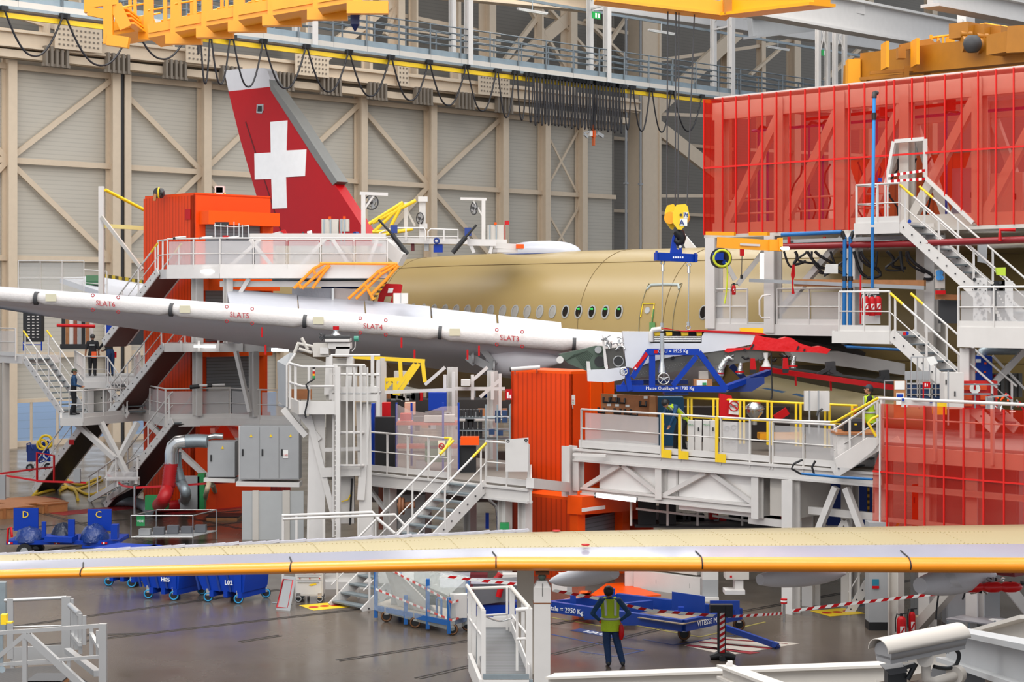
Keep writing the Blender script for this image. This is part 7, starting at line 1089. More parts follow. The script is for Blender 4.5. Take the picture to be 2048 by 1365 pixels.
T('stretch_film','crinkled clear stretch film around the blue transport cart','film',MB().add(fa+ft,[(0,1,5,4),(1,2,6,5),(2,3,7,6),(3,0,4,7),(4,5,6,7)]),film)
for k,(h0,h1,s0)in enumerate([(1.36,.8,.15),(.78,.38,0)]):
 p0,p1,p2=a.lerp(b,s0)+Ve((0,-.12,h0)),b+Ve((.08,-.12,h1)),c_+Ve((.12,-.05,h1+.05));mb=MB();m2=MB();n=22
 for i in range(n):(mb if i%2 else m2).beam(p0.lerp(p1,i/n),p0.lerp(p1,(i+1)/n),.006,.05)
 for i in range(6):(mb if i%2 else m2).beam(p1.lerp(p2,i/6),p1.lerp(p2,(i+1)/6),.006,.05)
 T('fragile_tape','%s red and white tape around the wrapped blue cart'%['upper slanting','lower'][k],'tape',[('red_blocks',mb,mat('tape_pink','#c8504a',.6)),('white_blocks',m2,PAP)])
o=G(945,1262);ps=[('base',MB().box(o+Z*.3+Y*.4,X*1.3,Y*.8,Z*.25),BLU),('grey_sheet',MB().hexa([o+Ve((.1,.3,.55)),o+Ve((1.1,.3,.7)),o+Ve((1.1,.9,.7)),o+Ve((.1,.9,.55)),o+Ve((.0,.3,1.05)),o+Ve((1.1,.3,1.1)),o+Ve((1.1,.9,1.15)),o+Ve((0,.9,1.1))]),mat('sheet_metal_grey','#77767a',.3,.5)),('blue_hoop',MB().tube([o+Ve((1.15,.3,.3)),o+Ve((1.15,.3,1.15)),o+Ve((1.25,.3,1.3)),o+Ve((1.45,.3,1.35))],.04,6),BLU),('frame_bar',MB().beam(o+Ve((.2,.2,.35)),o+Ve((1.2,.2,.28)),.08),BLU),('lettered_plate',MB().box(o+Ve((.5,.14,.28)),X*.6,Y*.02,Z*.08),PAP),('cover_sheet',MB().box(o+Ve((-.05,.25,1.08)),X*1.2,Y*.8,Z*.03),mat('clear_film2','#c9c8d2',.2,alpha=.6))]
for dx in(.1,1.25):ps+=caster(o+Ve((dx,.2,0)),.12,MATS['caster_brown'])
T('equipment_cart','blue equipment cart with grey sheet metal part behind the white steps railing','cart',ps)
T('red_canister','small red cylinder on the blue equipment cart','canister',MB().cyl(o+Ve((.62,.2,.78)),o+Ve((.68,.2,1.0)),.07,12),RED)
for x0,y0,x1,y1,m,nm,lb in[(940,1150,975,1183,mat('maroon_paint','#601820',.5),'cabinet','maroon cabinet with white and green labels behind the blue carts'),(1005,1150,1035,1172,WHT,'box','white flat boxes hanging on a rack behind the column'),(880,1150,940,1176,mat('clear_film2','#c9c8d2',.2),'bundle','film wrapped bundle behind the blue transport cart'),(1104,1160,1134,1182,WHT,'printer_box','white box with a pale blue label right of the support column'),(1118,1150,1144,1160,WHT,'box','thin white tray on a stand behind the support column'),(1134,1158,1144,1190,GRY,'post','grey post beside the orange guard plate')]:
 d=47;T(nm,lb,nm.replace('_',' '),MB().box(P(x0,y1,d),X*((x1-x0)/F*d),Y*.4,Z*((y1-y0)/F*d)),m)
hose([P(1001,1148,46),P(994,1158,46),P(982,1168,46),P(978,1178,46)],.09,MATS['red_hose'],'short red ribbed hose below the wing left of the support column')
FA,FB_,FC_,FD_=G(1110,1218,.42),G(1367,1256,.42),G(1490,1226,.42),G(1240,1195,.42);bd_=mat('frame_blue','#0a3487',.4)
def fbm(p_,r_,w=.14,h=.26):return('frame_beam',MB().beam(p_-Z*.0,r_-Z*.0,w,h),bd_)
FA=G(1090,1212,.5);FB_=G(1367,1252,.5);FC_=G(1440,1232,.5);FD_=G(1235,1198,.5);FE_=G(1480,1228,.5)
ps=[fbm(FA,FB_),fbm(FB_,FE_),fbm(FD_,FE_),fbm(G(1225,1240-20,.5),G(1303,1212,.5)),fbm(G(1300,1240,.5),G(1368,1224,.5),.1,.12),fbm(FA,FD_,.1,.2),('platform',MB().prism([G(1275,1237,.55),G(1365,1251,.55),G(1420,1238,.55),G(1345,1226,.55)],Z*.02),mat('plywood_grey','#8a7a66',.7)),('platform',MB().prism([G(1215,1215,.4),G(1260,1220,.4),G(1300,1208,.4),G(1250,1204,.4)],Z*.02),mat('plywood_grey','#8a7a66',.7)),('high_plate',MB().box(G(1344,1222,.5),(G(1410,1232,.5)-G(1344,1222,.5)),Y*.05,Z*.45),bd_),('high_plate',MB().box(G(1420,1232,.5),X*.7,Y*.05,Z*.35),bd_),('skid',MB().box(G(1168,1250,0)+Z*.12,X*.3,Y*.6,Z*.15),bd_),('skid',MB().box(G(1245,1262,0)+Z*.12,X*.35,Y*.6,Z*.15),bd_),('bracket',MB().cbox(G(1146,1216,.5),.14,.1,.3),bd_),('bracket',MB().cbox(G(1225,1206,.5),.12,.1,.35),bd_),('bracket',MB().cbox(G(1362,1236,.5),.14,.1,.25),BLU)]
dl=(FB_-FA).normalized();ps.append(('lettering',text('Totale = 2950 Kg',FA.lerp(FB_,.16)-Z*.07+dl.cross(Z)*.09,dl,Z,.17),TXW));dr_=(FE_-FB_).normalized();ps.append(('lettering',text('VITESSE MAXI',FB_.lerp(FE_,.42)-Z*.06+dr_.cross(Z)*.09,dr_,Z,.17),TXW))
for g in((1368,1281),(1478,1262)):ps+=caster(G(*g),.15,mat('caster_brown','#6a4526',.5))
ps.append(('tow_bar',MB().beam(G(1450,1256,.35),G(1556,1293,.06),.1,.12).cyl(G(1548,1291,.1),G(1556,1294,.02),.06,8),bd_))
T('transport_dolly','long low blue transport frame lettered VITESSE MAXI beyond the standing worker','frame',ps)
T('wooden_board','plywood boards lying on the left end of the long blue frame','board',MB().prism([G(1112,1206,.45),G(1145,1210,.45),G(1200,1198,.45),G(1160,1194,.45)],Z*.04),WOO)
p0,p1=G(1272,1176),G(1405,1194);ps=[('base_beam',MB().beam(p0+Z*.25,p1+Z*.25,.2,.5),WHT),('base_beam',MB().beam(p0+Z*.62+Y*.3,p1+Z*.62+Y*.3,.4,.14),WH2),('end_post',MB().box(G(1250,1175),X*.25,Y*.3,Z*.9),WHT)]+[('slot',MB().box(p0.lerp(p1,t)+Z*.2-Y*.14,X*.2,Y*.02,Z*.12),BLK)for t in(.3,.8)]+[('housing',MB().box(p0.lerp(p1,t)+Z*.7+Y*.3,X*w,Y*.4,Z*.5),m)for t,w,m in((.05,.25,WHT),(.45,.3,WH2),(.3,.12,GRY),(.75,.25,WH2))]
T('machine_skid','long white machine base with grey housings right of the orange ramp','machine',ps)
T('machine_column','white and grey square column foot at the end of the machine base','column',[('shaft',MB().box(G(1405,1202)+Z*.55,X*.42,Y*.4,Z*.6),WHT),('grey_block',MB().box(G(1405,1202)+Z*.1,X*.42,Y*.4,Z*.45),GRY),('foot_plate',MB().box(G(1403,1204),X*.46,Y*.5,Z*.1),WHT)])
T('machine_box','white gearbox housing with small red switch under the near wing','machine',[('body',MB().box(P(1452,1160,43),X*.55,Y*.5,Z*.2),WH2),('leg',MB().box(P(1470,1190,43.07),X*.2,Y*.4,Z*.55),WHT),('foot',MB().box(P(1450,1190,42.9),X*.48,Y*.45,Z*.1),WHT),('switch',MB().cbox(P(1462,1156,42.9),.05,.02,.05),RED)])
p=G(1443,1320);ps=[('base',MB().tube([p+X*-.25+Z*.05,p+X*-.1+Z*.09,p+X*.15+Z*.09,p+X*.3+Z*.05],[.06,.09,.09,.06],8).cyl(p+Y*-.2+Z*.05,p+Y*.25+Z*.05,.07,8),BLK),('post',MB().box(p+Ve((-.09,-.04,.08)),X*.18,Y*.08,Z*1.08),BLK),('reel_head',MB().box(p+Ve((-.26,-.1,1.05)),X*.5,Y*.2,Z*.17).box(p+Ve((.08,-.12,.95)),X*.16,Y*.2,Z*.24),BLK),('red_panel',MB().box(p+Ve((-.045,-.05,.14)),X*.11,Y*.01,Z*.95),RED)]
for k in range(7):ps.append(('white_stripe',MB().prism([p+Ve((-.045,-.056,.18+k*.13)),p+Ve((.065,-.056,.25+k*.13)),p+Ve((.065,-.056,.31+k*.13)),p+Ve((-.045,-.056,.24+k*.13))],Y*-.004),PAP))
T('barrier_post','black belt barrier post with red and white stripes right of the standing worker','barrier post',ps)
def stripe_tape(pts,lb,w=.06):
 mb,m2=MB(),MB()
 for a_,b_ in zip(pts[:-1],pts[1:]):
  n=max(2,int((b_-a_).length/.14));d=(b_-a_)/n;s_=Z*w/2
  for i in range(n):
   q0=a_+d*i;(mb if i%2 else m2).add([q0-s_,q0+d-s_,q0+d*1.5+s_,q0+d*.5+s_,q0-s_+Y*.004,q0+d-s_+Y*.004,q0+d*1.5+s_+Y*.004,q0+d*.5+s_+Y*.004],[(0,1,2,3),(7,6,5,4),(0,4,5,1),(3,2,6,7)])
 T('barrier_tape',lb,'tape',[('red_blocks',mb,RED),('white_blocks',m2,PAP)])
p=p+Z*1.0
stripe_tape([P(1104,1181,40.5),P(1190,1197,40.2),P(1300,1222,p.y),P(1425,1232,p.y)],'red and white tape from behind the support column to the black barrier post',.065)
stripe_tape([P(1455,1234,p.y),P(1520,1231,p.y+1),P(1563,1228,42)],'red and white tape right of the black barrier post',.06);stripe_tape([P(1572,1224,42),P(1700,1208,42),P(1872,1189,42)],'long red and white tape rising to the right picture side',.07);stripe_tape([P(880,1152,42),P(950,1161,42),P(1065,1172,42)],'red and white tape left of the support column below the wing',.065)
T('stanchion','silver stanchion with red and white cap before the white column','stanchion',[('pole',MB().cyl(G(1568,1245),G(1568,1245)+Z*.5,.035,8),CHR),('cap',MB().cyl(G(1568,1245)+Z*.46,G(1568,1245)+Z*.58,.08,12),RED,[('white_band',MB().cyl(G(1568,1245)+Z*.5,G(1568,1245)+Z*.54,.083,12),PAP)])])
t_=P(1735,1140,45.5);T('staircase','white floor stairs with yellow handrail near the grey pillar','staircase',stairs(Ve((*P(1755,1140,46).xy,1.2)),G(1697,1225),A*1.0,5,WHT,TRD,(1,1),.22,1.0,True))
T('pillar','square grey pillar with black base and a small poster','pillar',[('shaft',MB().box(G(1738,1262)+Z*.2,X*.5,Y*.5,Z*2.4),GRY),('base',MB().box(G(1738,1262),X*.5,Y*.5,Z*.2),BLK),('poster',MB().box(G(1744,1262)+Z*1.02-Y*.03,X*.16,Y*.01,Z*.22),mat('poster_teal','#1d6f86',.5),[('red_band',MB().box(G(1744,1262)+Z*1.02-Y*.05,X*.16,Y*.01,Z*.06),RED)])])
T('column','white H column right of the grey pillar with the poster','column',MB().hcol(G(1792,1276),G(1792,1276)+Z*2.3,.26,A,.03),WH2)
extinguisher(G(1803,1283),.62,.11,'red fire extinguisher with black hose, left one beside the white column');extinguisher(G(1824,1276),.66,.08,'slim red fire extinguisher, right one beside the white column')
T('floor_brace','thick white diagonal prop rising right behind the fire extinguishers','brace',[('prop',MB().beam(G(1830,1270)+Z*.1,P(1905,1178,41.5),.22,.24),WH2),('head',MB().cbox(P(1905,1185,41.5),.3,.2,.12),BLK)])
T('floor_brace','thick white diagonal prop at the right picture edge under the engine','brace',MB().beam(P(2020,1178,41),P(2070,1240,41),.2,.24),WHT)
for x0,x1,y1,h,m,lb in[(1830,1882,1240,1.5,GRY,'tall grey cabinet behind the thick white prop'),(1893,1960,1250,1.4,mat('light_cab','#a5a5a8',.5),'pale double cabinet behind the table at right'),(1960,2000,1248,1.3,GRY,'grey cabinet right of the pale double cabinet'),(1838,1856,1268,.35,mat('vent_cream','#b9ac8c',.6),'small cream vented box by the fire extinguishers')]:
 d=G(x0,y1).y;T('cabinet',lb,'cabinet',[('body',MB().box(G(x0,y1),X*((x1-x0)/F*d),Y*.5,Z*h),m),('door',MB().box(G(x0,y1)+Ve((.03,-.02,.05)),X*((x1-x0)/F*d-.06),Y*.02,Z*(h-.1)),m)])
q0=G(1893,1290);T('table','low table with a pale top and scattered papers at right','table',[('table_top',MB().prism([P(1892,1240,41),P(1935,1231,43),P(2060,1246,43),P(2060,1262,41)],Z*.03),mat('table_grey','#9b979a',.4))]+[('leg',MB().beam(P(x,1242,41.2),Ve((*P(x,1,41.2).xy,0)),.04,up=X),GAL)for x in(1895,1938,1990,2046)])
a_=G(1140,1262);u_=(G(1196,1272)-a_).normalized();v_=Z.cross(u_);T('floor_sign','dark blue floor marking with white letters left of the standing worker','floor marking',[('base_paint',MB().box(a_+Z*.002,u_*1.5,v_*.35,Z*.004),MKB),('lettering',text('HAISE',a_+u_*.75+v_*.06+Z*.008,u_,v_,.32),TXW)])
T('paper','sheet of paper lying on the low table','paper',MB().prism([P(1960,1243,41.8),P(1988,1247,41.6),P(2006,1240,42.2),P(1985,1238,42.4)],Z*.01),PAP)
ps=[('nacelle_lip',MB().loft([[P(1850,1150,39),P(1850,1152,38),P(1905,1176,38),P(1905,1176,39)],[P(1910,1148,39),P(1910,1150,38),P(1925,1176,38),P(1925,1176,39)]]),GUN)];rz=random.Random(8)
for k in range(18):
 a_=P(1925+rz.random()*120,1156+rz.random()*22,39+rz.random());ps.append(('pipe_fitting',MB().tube([a_,a_+Ve((rz.uniform(-.3,.3),0,rz.uniform(-.1,.1))),a_+Ve((rz.uniform(-.5,.5),.1,rz.uniform(-.2,.05)))],.04,6),rz.choice([DGY,BLK,GRY,CHR])))
for x in(1945,1985,2020):ps.append(('red_cover',MB().ball(P(x,1175,39),.22,10,(1.3,.6,.55)),mat('glossy_red_wrap','#d80d12',.25)))
T('engine_mount','engine mount with red covers and pipes under the near wing at right','aircraft part',ps)
for a_,b_,m,lb in[((1880,1185),(1872,1240),BLK,'black hanging cable beside the thick white prop'),((1935,1178),(1925,1200),BLK,'black strap dangling below the red engine covers')]:hose([P(a_[0],a_[1]-14,40),P(a_[0]-6,(a_[1]+b_[1])/2,40),P(*b_,40)],.02,m,lb,'cable',False)
p=Pz(1068,0,36.4);w=.33;ps=[('shaft',MB().box(p,X*w,Y*.35,Z*1.8),WHT),('upper_box',MB().box(p+Z*1.82-X*.01,X*(w+.02),Y*.37,Z*.3),WHT),('cap',MB().hexa([p+Z*2.12,p+Z*2.12+X*w,p+Z*2.12+X*w+Y*.35,p+Z*2.12+Y*.35,p+Z*2.25+X*.07+Y*.05,p+Z*2.25+X*(w-.07)+Y*.05,p+Z*2.25+X*(w-.07)+Y*.3,p+Z*2.25+X*.07+Y*.3]),WHT),('seam',MB().box(p+Z*1.8-X*.02-Y*.01,X*(w+.04),Y*.37,Z*.02),mat('rust_seam','#7a4a2a',.7)),('ball_joint',MB().tube([p+Ve((w/2,.17,2.25)),p+Ve((w/2,.17,2.33)),p+Ve((w/2,.17,2.39))],[.06,.09,.05],10),mat('dull_green_steel','#59665a',.4,.4)),('head_plate',MB().box(p+Ve((.03,.03,2.38)),X*.28,Y*.28,Z*.05),mat('rust_seam','#7a4a2a',.7)),('vertical_seam',MB().box(p+Ve((w/2,-.012,1.95)),X*.01,Y*.01,Z*.26),BLK)]
T('support_column','white jack column carrying the near wing above the grated steps','column',ps)
T('support_column','broad beige column just behind the white jack column under the near wing','column',MB().box(Pz(1034,0,38.2),X*.36,Y*.5,Z*2.35),mat('cream_column','#c2b8aa',.5))
# foreground platforms
D5=30.
g0=P(963,1330,29.0);zg=g0.z
gr=mat('grating','#6b6d70',.4,.5,ribs=(Y,.12,.55,.35,0))
bl,br_,tr_,tl_=P(966,1358,28),P(1058,1356,28),P(1024,1298,31.5),P(950,1300,31.5);zg=bl.z
fl_=[Ve((p_.x,p_.y,zg))for p_ in(bl,br_,Pz(1020,0,32.2),Pz(950,0,32.2))]
ps=[('grating',MB().prism(fl_,Z*.04),gr),('toe_board',MB().beam(fl_[3]+Z*.12,fl_[2]+Z*.12,.02,.2),WHT),('toe_board',MB().beam(fl_[1]+Z*.1,fl_[2]+Z*.1,.02,.22),WHT),('edge_strip',MB().beam(fl_[0]+Z*.03,fl_[1]+Z*.03,.02,.08),GAL),('edge_beam',MB().beam(fl_[0]-Z*.12,fl_[1]-Z*.12,.05,.2),WHT)]
def vp(x,y0,y1,d,w=.07):return('post',MB().beam(P(x,y0,d),P(x,y1,d),w,w*.6,up=Y),WHT)
ps+=[vp(939,1180,1318,31.6),vp(948,1196,1326,30.8),vp(958,1214,1346,29.6),vp(967,1222,1365,28.2),vp(1024,1176,1290,31.8,.09),vp(1014,1176,1290,31.9,.04),vp(1058,1218,1370,28.2,.1),vp(1034,1220,1370,28.4,.04),vp(1046,1200,1320,30,.06)]
ps+=[('handrail',MB().tube([P(934,1172,32),P(967,1222,28.2)],.035,6),WH2),('handrail',MB().tube([P(938,1178,32),P(1022,1175,32)],.03,6),WH2),('handrail',MB().tube([P(1022,1175,32),P(1059,1218,28.2)],.04,6),WH2),('handrail',MB().tube([P(1033,1221,28.3),P(1059,1219,28.2)],.04,6),WHT),('mid_rail',MB().tube([P(968,1232,30),P(1014,1229,31.8)],.02,6),WHT),('mid_rail',MB().tube([P(938,1236,31.8),P(966,1276,28.6)],.02,6),WHT),('mid_rail',MB().tube([P(1024,1232,31.6),P(1057,1273,28.4)],.02,6),WHT),('mid_rail',MB().tube([P(1034,1279,28.3),P(1058,1278,28.2)],.025,6),WHT),('chain',MB().tube(bez([P(958,1228,30),P(985,1240,31),P(1003,1243,31.5),P(1024,1237,31.6)]),.014,5),CHR),('stringer',MB().beam(P(940,1325,31),P(962,1380,28),.06,.3),WHT)]
ps+=[('leg',MB().box(Ve((p_.x,p_.y,0)),X*.06,Y*.06,Z*(zg-.02)),GAL)for p_ in fl_]
T('access_platform','small white access platform with grated floor in front of the near wing','platform',ps)
AD=24.5;al=mat('brushed_aluminium','#b4b3b2',.35,.6)
def f(x,y,o=0.):return P(x,y,AD+o)
zf_=f(20,1360).z
ps=[('corner_post',MB().beam(f(206,1248),Ve((*f(206,1).xy,1.2)),.1,.08,up=Y),al),('post',MB().beam(f(50,1265),Ve((*f(50,1).xy,1.2)),.06,up=Y),al),('handrail',MB().beam(f(-5,1267),f(205,1252),.05),al),('mid_rail',MB().beam(f(-5,1330),f(200,1314),.04),al),('diagonal_brace',MB().beam(f(-5,1316),f(48,1272),.06,up=Y),al),('diagonal_brace',MB().beam(f(54,1270),f(165,1372),.09,up=Y),al),('rear_post',MB().beam(f(21,1198,5),f(21,1318,5),.1,.06,up=Y),al),('rear_post',MB().beam(f(133,1194,5),f(133,1316,5),.14,.1,up=Y),al),('rear_post',MB().beam(f(144,1198,5),f(144,1300,5),.06,up=Y),al),('rear_rail',MB().cyl(f(9,1202,5),f(133,1196,5),.03,8),al),('rear_mid_rail',MB().cyl(f(24,1255,5),f(130,1252,5),.015,6),al),('kick_plate',MB().beam(f(24,1314,5),f(128,1309,5),.04,.3),al),('deck',MB().prism([f(-10,1340,4.5),f(125,1330,4.5),f(190,1375,0),f(-10,1380,0)],Z*-.05),mat('ribbed_rubber','#2e2a28',.5,ribs=(X,.12,.5,.3,0)))]
ps+=[('gate',MB().beam(f(x,y0,o),f(x,y1,o),.05,up=Y),al)for x,y0,y1,o in((147,1215,1290,3),(153,1225,1300,2.6),(161,1228,1308,2.2),(169,1232,1290,2),(183,1250,1312,1.2),(196,1262,1318,.6))]+[('gate_rail',MB().cyl(f(140,1212,3.5),f(158,1228,2.4),.045,8),al),('gate_rail',MB().beam(f(144,1270,3),f(160,1290,2),.05),al),('gate_rail',MB().beam(f(135,1302,4),f(195,1348,.5),.1,.08),al),('gate_rail',MB().beam(f(182,1268,1.2),f(200,1300,.4),.05),al),('corner_post',MB().beam(f(4,1165,6),f(4,1270,6),.14,.1,up=Y),GAL),('yellow_latch',MB().box(f(1,1250,1),X*.08,Y*.1,Z*.14).box(f(12,1248,1),X*.08,Y*.1,Z*.02),YEL)]
for x in(206,50):ps.append(('foot_leg',MB().box(Ve((*f(x,1).xy,0)),X*.06,Y*.06,Z*1.25),al))
ps+=[('foot_leg',MB().box(Ve((*f(x,1,5).xy,0)),X*.06,Y*.06,Z*(f(x,1310,5).z)),al)for x in(21,133)]
T('aluminium_platform','aluminium work platform with sliding gates in the bottom left corner','platform',ps)
T('wooden_box','small wooden box with grey lid on the aluminium platform floor','box',[('box_body',MB().box(f(55,1378,.6),X*.46,Y*.5,Z*.1),WOO),('lid',MB().box(f(52,1366,.6),X*.5,Y*.55,Z*.02),DGY)])
T('floor_roller','small grey caster at the bottom left below the aluminium railing','wheel',MB().cyl(f(4,1340,-.1),f(4,1340,.05),.045,12).beam(f(3,1336,0),f(3,1268,0),.04),GAL)
def fbm2(a,b,w,h,lb,d0,d1,m=WH2,nm='steel_beam',extra=[]):
 T(nm,lb,'steel beam',[('web',MB().beam(P(*a,d0),P(*b,d1),w*.3,h),m),('top_flange',MB().beam(P(*a,d0)+Z*h/2,P(*b,d1)+Z*h/2,w,.03),m),('bottom_flange',MB().beam(P(*a,d0)-Z*h/2,P(*b,d1)-Z*h/2,w,.03),m)]+extra)
fbm2((1100,1370),(1780,1347),.3,.22,'long white beam running along the bottom in front of the standing worker',24,22)
fbm2((1100,1384),(1520,1410),.1,.05,'thin white beam under the long one at the bottom',23,20)
fbm2((1450,1344),(1620,1410),.2,.14,'white beam falling to the lower right below the barrier post',22,16)
fbm2((1780,1340),(2080,1268),.3,.26,'white beam rising behind the security camera to the right edge',20,14);fbm2((1900,1290),(2090,1340),.18,.2,'grey white beam falling right beside the security camera',12,8.5,GRY)
T('steel_plate','flat grey plate at the bottom right below the security camera','plate',MB().prism([P(1870,1335,12),P(1970,1340,11),P(1970,1385,11),P(1850,1385,12)],Y*.05),DGY)
T('bracket','small white bracket on the beam right of the barrier post','bracket',MB().beam(P(1452,1338,21.5),P(1458,1328,21.5),.05).cbox(P(1460,1338,21.5),.06,.04,.09),WHT)
K=9.5
def kc(x,y,o=0.):return P(x,y,K+o)
a_,b_=kc(1766,1302,-.12),kc(1915,1272,.12);ax=(b_-a_).normalized();n_=Z.cross(ax).normalized();upv=ax.cross(n_);upv=upv if upv.z>0 else-upv
def csec(c0_,s_,w=.075,h=.06,t0=0):return[c0_+n_*w*math.cos(t)*s_+upv*h*math.sin(t)*s_ for t in[t0+math.pi*k/10 for k in range(11)]]
def shell(s0,s1,m_):r0,r1=csec(a_-ax*.03,s0),csec(b_+ax*.02,s0);i0,i1=csec(a_-ax*.03,s1),csec(b_+ax*.02,s1);return MB().loft([r0+i0[::-1],r1+i1[::-1]])
ps=[('sun_shield',shell(1.12,1.05,0),mat('camera_cream','#b3aba2',.55)),('housing',MB().loft([[p_-upv*.01 for p_ in csec(a_,.9)+[a_-n_*.06-upv*.03,a_+n_*.06-upv*.03]],[p_-upv*.01 for p_ in csec(b_,.95)+[b_-n_*.06-upv*.03,b_+n_*.06-upv*.03]]]),mat('camera_grey','#8e8c8c',.5)),('base_tray',MB().beam(a_-upv*.045,b_-upv*.045,.11,.035),MATS['camera_grey'])]
ps+=[('screw',MB().cyl(a_.lerp(b_,t)-upv*.05,a_.lerp(b_,t)-upv*.085,.008,8),CHR)for t in(.3,.62,.85)]+[('pan_joint',MB().cyl(kc(1850,1318,-.03),kc(1850,1318,.05),.045,16).cyl(kc(1850,1312),kc(1856,1345),.02,10),mat('camera_cream','#b3aba2',.55)),('arm',MB().tube([kc(1852,1330),kc(1852,1358),kc(1868,1365),kc(1905,1354,.05),kc(1912,1350,.1)],.026,12),MATS['camera_cream']),('wall_plate',MB().cyl(kc(1908,1352,.06),kc(1916,1349,.1),.05,16),MATS['camera_cream']),('cable',MB().tube(bez([kc(1908,1296,.1),kc(1918,1310,.1),kc(1912,1330,.1),kc(1893,1338,.05),kc(1868,1334)]),.011,8),BLK),('infrared_lamp',MB().box(kc(1776,1375,.02),X*.1,Y*.1,Z*.075),BLK,[('lamp_hood',MB().prism([kc(1770,1340,-.02),kc(1812,1334,-.02),kc(1816,1345,-.02),kc(1780,1352,-.02)],Y*.14),DGY)]),('lamp_bracket',MB().beam(kc(1808,1335),kc(1830,1330),.03,.02).tube([kc(1815,1360),kc(1825,1340),kc(1832,1328)],.014,6),BLK)]
T('security_camera','large grey white security camera in a sun shield at the bottom right','camera',ps)
# people
import numpy as np
SKN=mat('skin','#b07a5c',.5);NVY=mat('navy_cloth','#12233f',.8,bump=.4,scale=9);BKC=mat('black_cloth','#121317',.8,bump=.4,scale=9);JKB=mat('blue_jacket_cloth','#0f3f66',.7,bump=.4,scale=9);JEA=mat('blue_trousers','#123056',.8,bump=.4,scale=9)
LIM=mat('lime_vest','#a8c313',.7,bump=.3,scale=8);RFL=mat('reflective_band','#b9bcbc',.4);ORGL=mat('orange_glove','#e2551c',.6);SHO=mat('shoe_black','#0d0d0f',.4);HAR=mat('dark_hair','#1a1310',.7)
def person(base,yaw,lb,J={},shirt=NVY,trou=NVY,glove=None,lean=0,look=(0,1,0),sleeve=None,extra=None,hat=None,vest=False,hatcol=BLK):
 base=Ve(base);fw=Ve((-math.sin(yaw),math.cos(yaw),0));rt=Ve((math.cos(yaw),math.sin(yaw),0));hipz=.93
 D=dict(hip=(0,0,.95),chest=(0,.02,1.36),neck=(0,.02,1.5),ls=(-.19,0,1.43),rs=(.19,0,1.43),le=(-.26,-.03,1.15),re=(.26,-.03,1.15),lw=(-.27,.06,.9),rw=(.27,.06,.9),lk=(-.1,.03,.5),rk=(.1,.03,.5),la=(-.1,-.02,.09),ra=(.1,-.02,.09),head=(0,.04,1.64));D.update(J)
 L=lambda v:base+rt*v[0]+fw*v[1]+Z*v[2];g={k:L(v)for k,v in D.items()}
 sg=[];seg=lambda a,b,r0,r1,m:sg.append((Ve(a),Ve(b),r0,r1,m));sl=sleeve or shirt;hm=glove or SKN
 up_=(g['chest']-g['hip']).normalized();hf=(rt*look[0]+fw*look[1]+Z*look[2]).normalized();hs_=hf.cross(Z).normalized();hu=hs_.cross(hf)
 wst=g['hip'].lerp(g['chest'],.45)
 for s_ in(-1,1):
  seg(g['hip']+rt*s_*.07,wst+rt*s_*.055,.115,.105,trou if s_ else trou);seg(wst+rt*s_*.055,g['chest']+rt*s_*.07,.105,.12,shirt)
  a,e,w=(g['ls'],g['le'],g['lw'])if s_<0 else(g['rs'],g['re'],g['rw']);seg(g['chest']+up_*.03,a,.1,.075,shirt);seg(a,e,.066,.05,shirt);seg(e,w,.05,.034,sl)
  k,n=(g['lk'],g['la'])if s_<0 else(g['rk'],g['ra']);hp=g['hip']+rt*s_*.085-up_*.02;seg(hp,k,.11,.086,trou);seg(k,n,.084,.066,trou)
  toe=n+fw*.17-Z*.045+rt*s_*.03;seg(n-fw*.05-Z*.03,toe,.05,.038,SHO)
  hd_=(w-e).normalized();sd=hd_.cross(fw if abs(hd_.dot(fw))<.9 else Z).normalized();pl_=sd.cross(hd_)*(1 if s_>0 else 1);p=w+hd_*.05;seg(w,p,.03,.034,hm);seg(p-sd*.02,p+sd*.02,.022,.022,hm)
  for i,ln in enumerate((.07,.08,.075,.058)):r_=p+sd*(.03-.02*i)+hd_*.035;m_=r_+hd_*ln*.5+pl_*.012;seg(r_-hd_*.03,m_,.0105,.0095,hm);seg(m_,m_+hd_*ln*.35+pl_*.03,.0095,.008,hm)
  t_=p+sd*.03-hd_*.02;seg(t_-sd*.01,t_+sd*.03+hd_*.03,.012,.011,hm);seg(t_+sd*.03+hd_*.03,t_+sd*.035+hd_*.06+pl_*.01,.011,.009,hm)
 h=g['head'];seg(g['neck'],h-Z*.06,.055,.052,SKN);seg(g['chest']+up_*.04,g['neck'],.09,.065,shirt);seg(h+hu*.02,h+hu*.03-hf*.02,.093,.095,SKN);seg(h-hu*.05+hf*.02,h-hu*.07+hf*.045,.068,.045,SKN);seg(h+hf*.085,h-hu*.03+hf*.108,.012,.016,SKN)
 for s_ in(-1,1):seg(h+hs_*s_*.09-hu*.02,h+hs_*s_*.096+hu*.015,.016,.018,SKN)
 mb=MB()
 for a,b,r0,r1,m in sg:mb.tube([a+(a-b).normalized()*r0*.6 if(a-b).length>1e-6 else a-Z*r0*.6,a,b,b+(b-a).normalized()*r1*.6],[r0*.75,r0,r1,r1*.75],10)
 me=bpy.data.meshes.new('t');me.from_pydata([tuple(p-base)for p in mb.v],[],mb.f);o=bpy.data.objects.new('t',me);COL.objects.link(o)
 rm=o.modifiers.new('r','REMESH');rm.mode='VOXEL';rm.voxel_size=.0125;sm=o.modifiers.new('s','SMOOTH');sm.factor=.5;sm.iterations=3
 ms=bpy.data.meshes.new_from_object(o.evaluated_get(bpy.context.evaluated_depsgraph_get()));bpy.data.objects.remove(o);ms.name='body'
 ml=[SKN,shirt,trou,sl,SHO,hm];ms.materials.clear();[ms.materials.append(m)for m in ml]
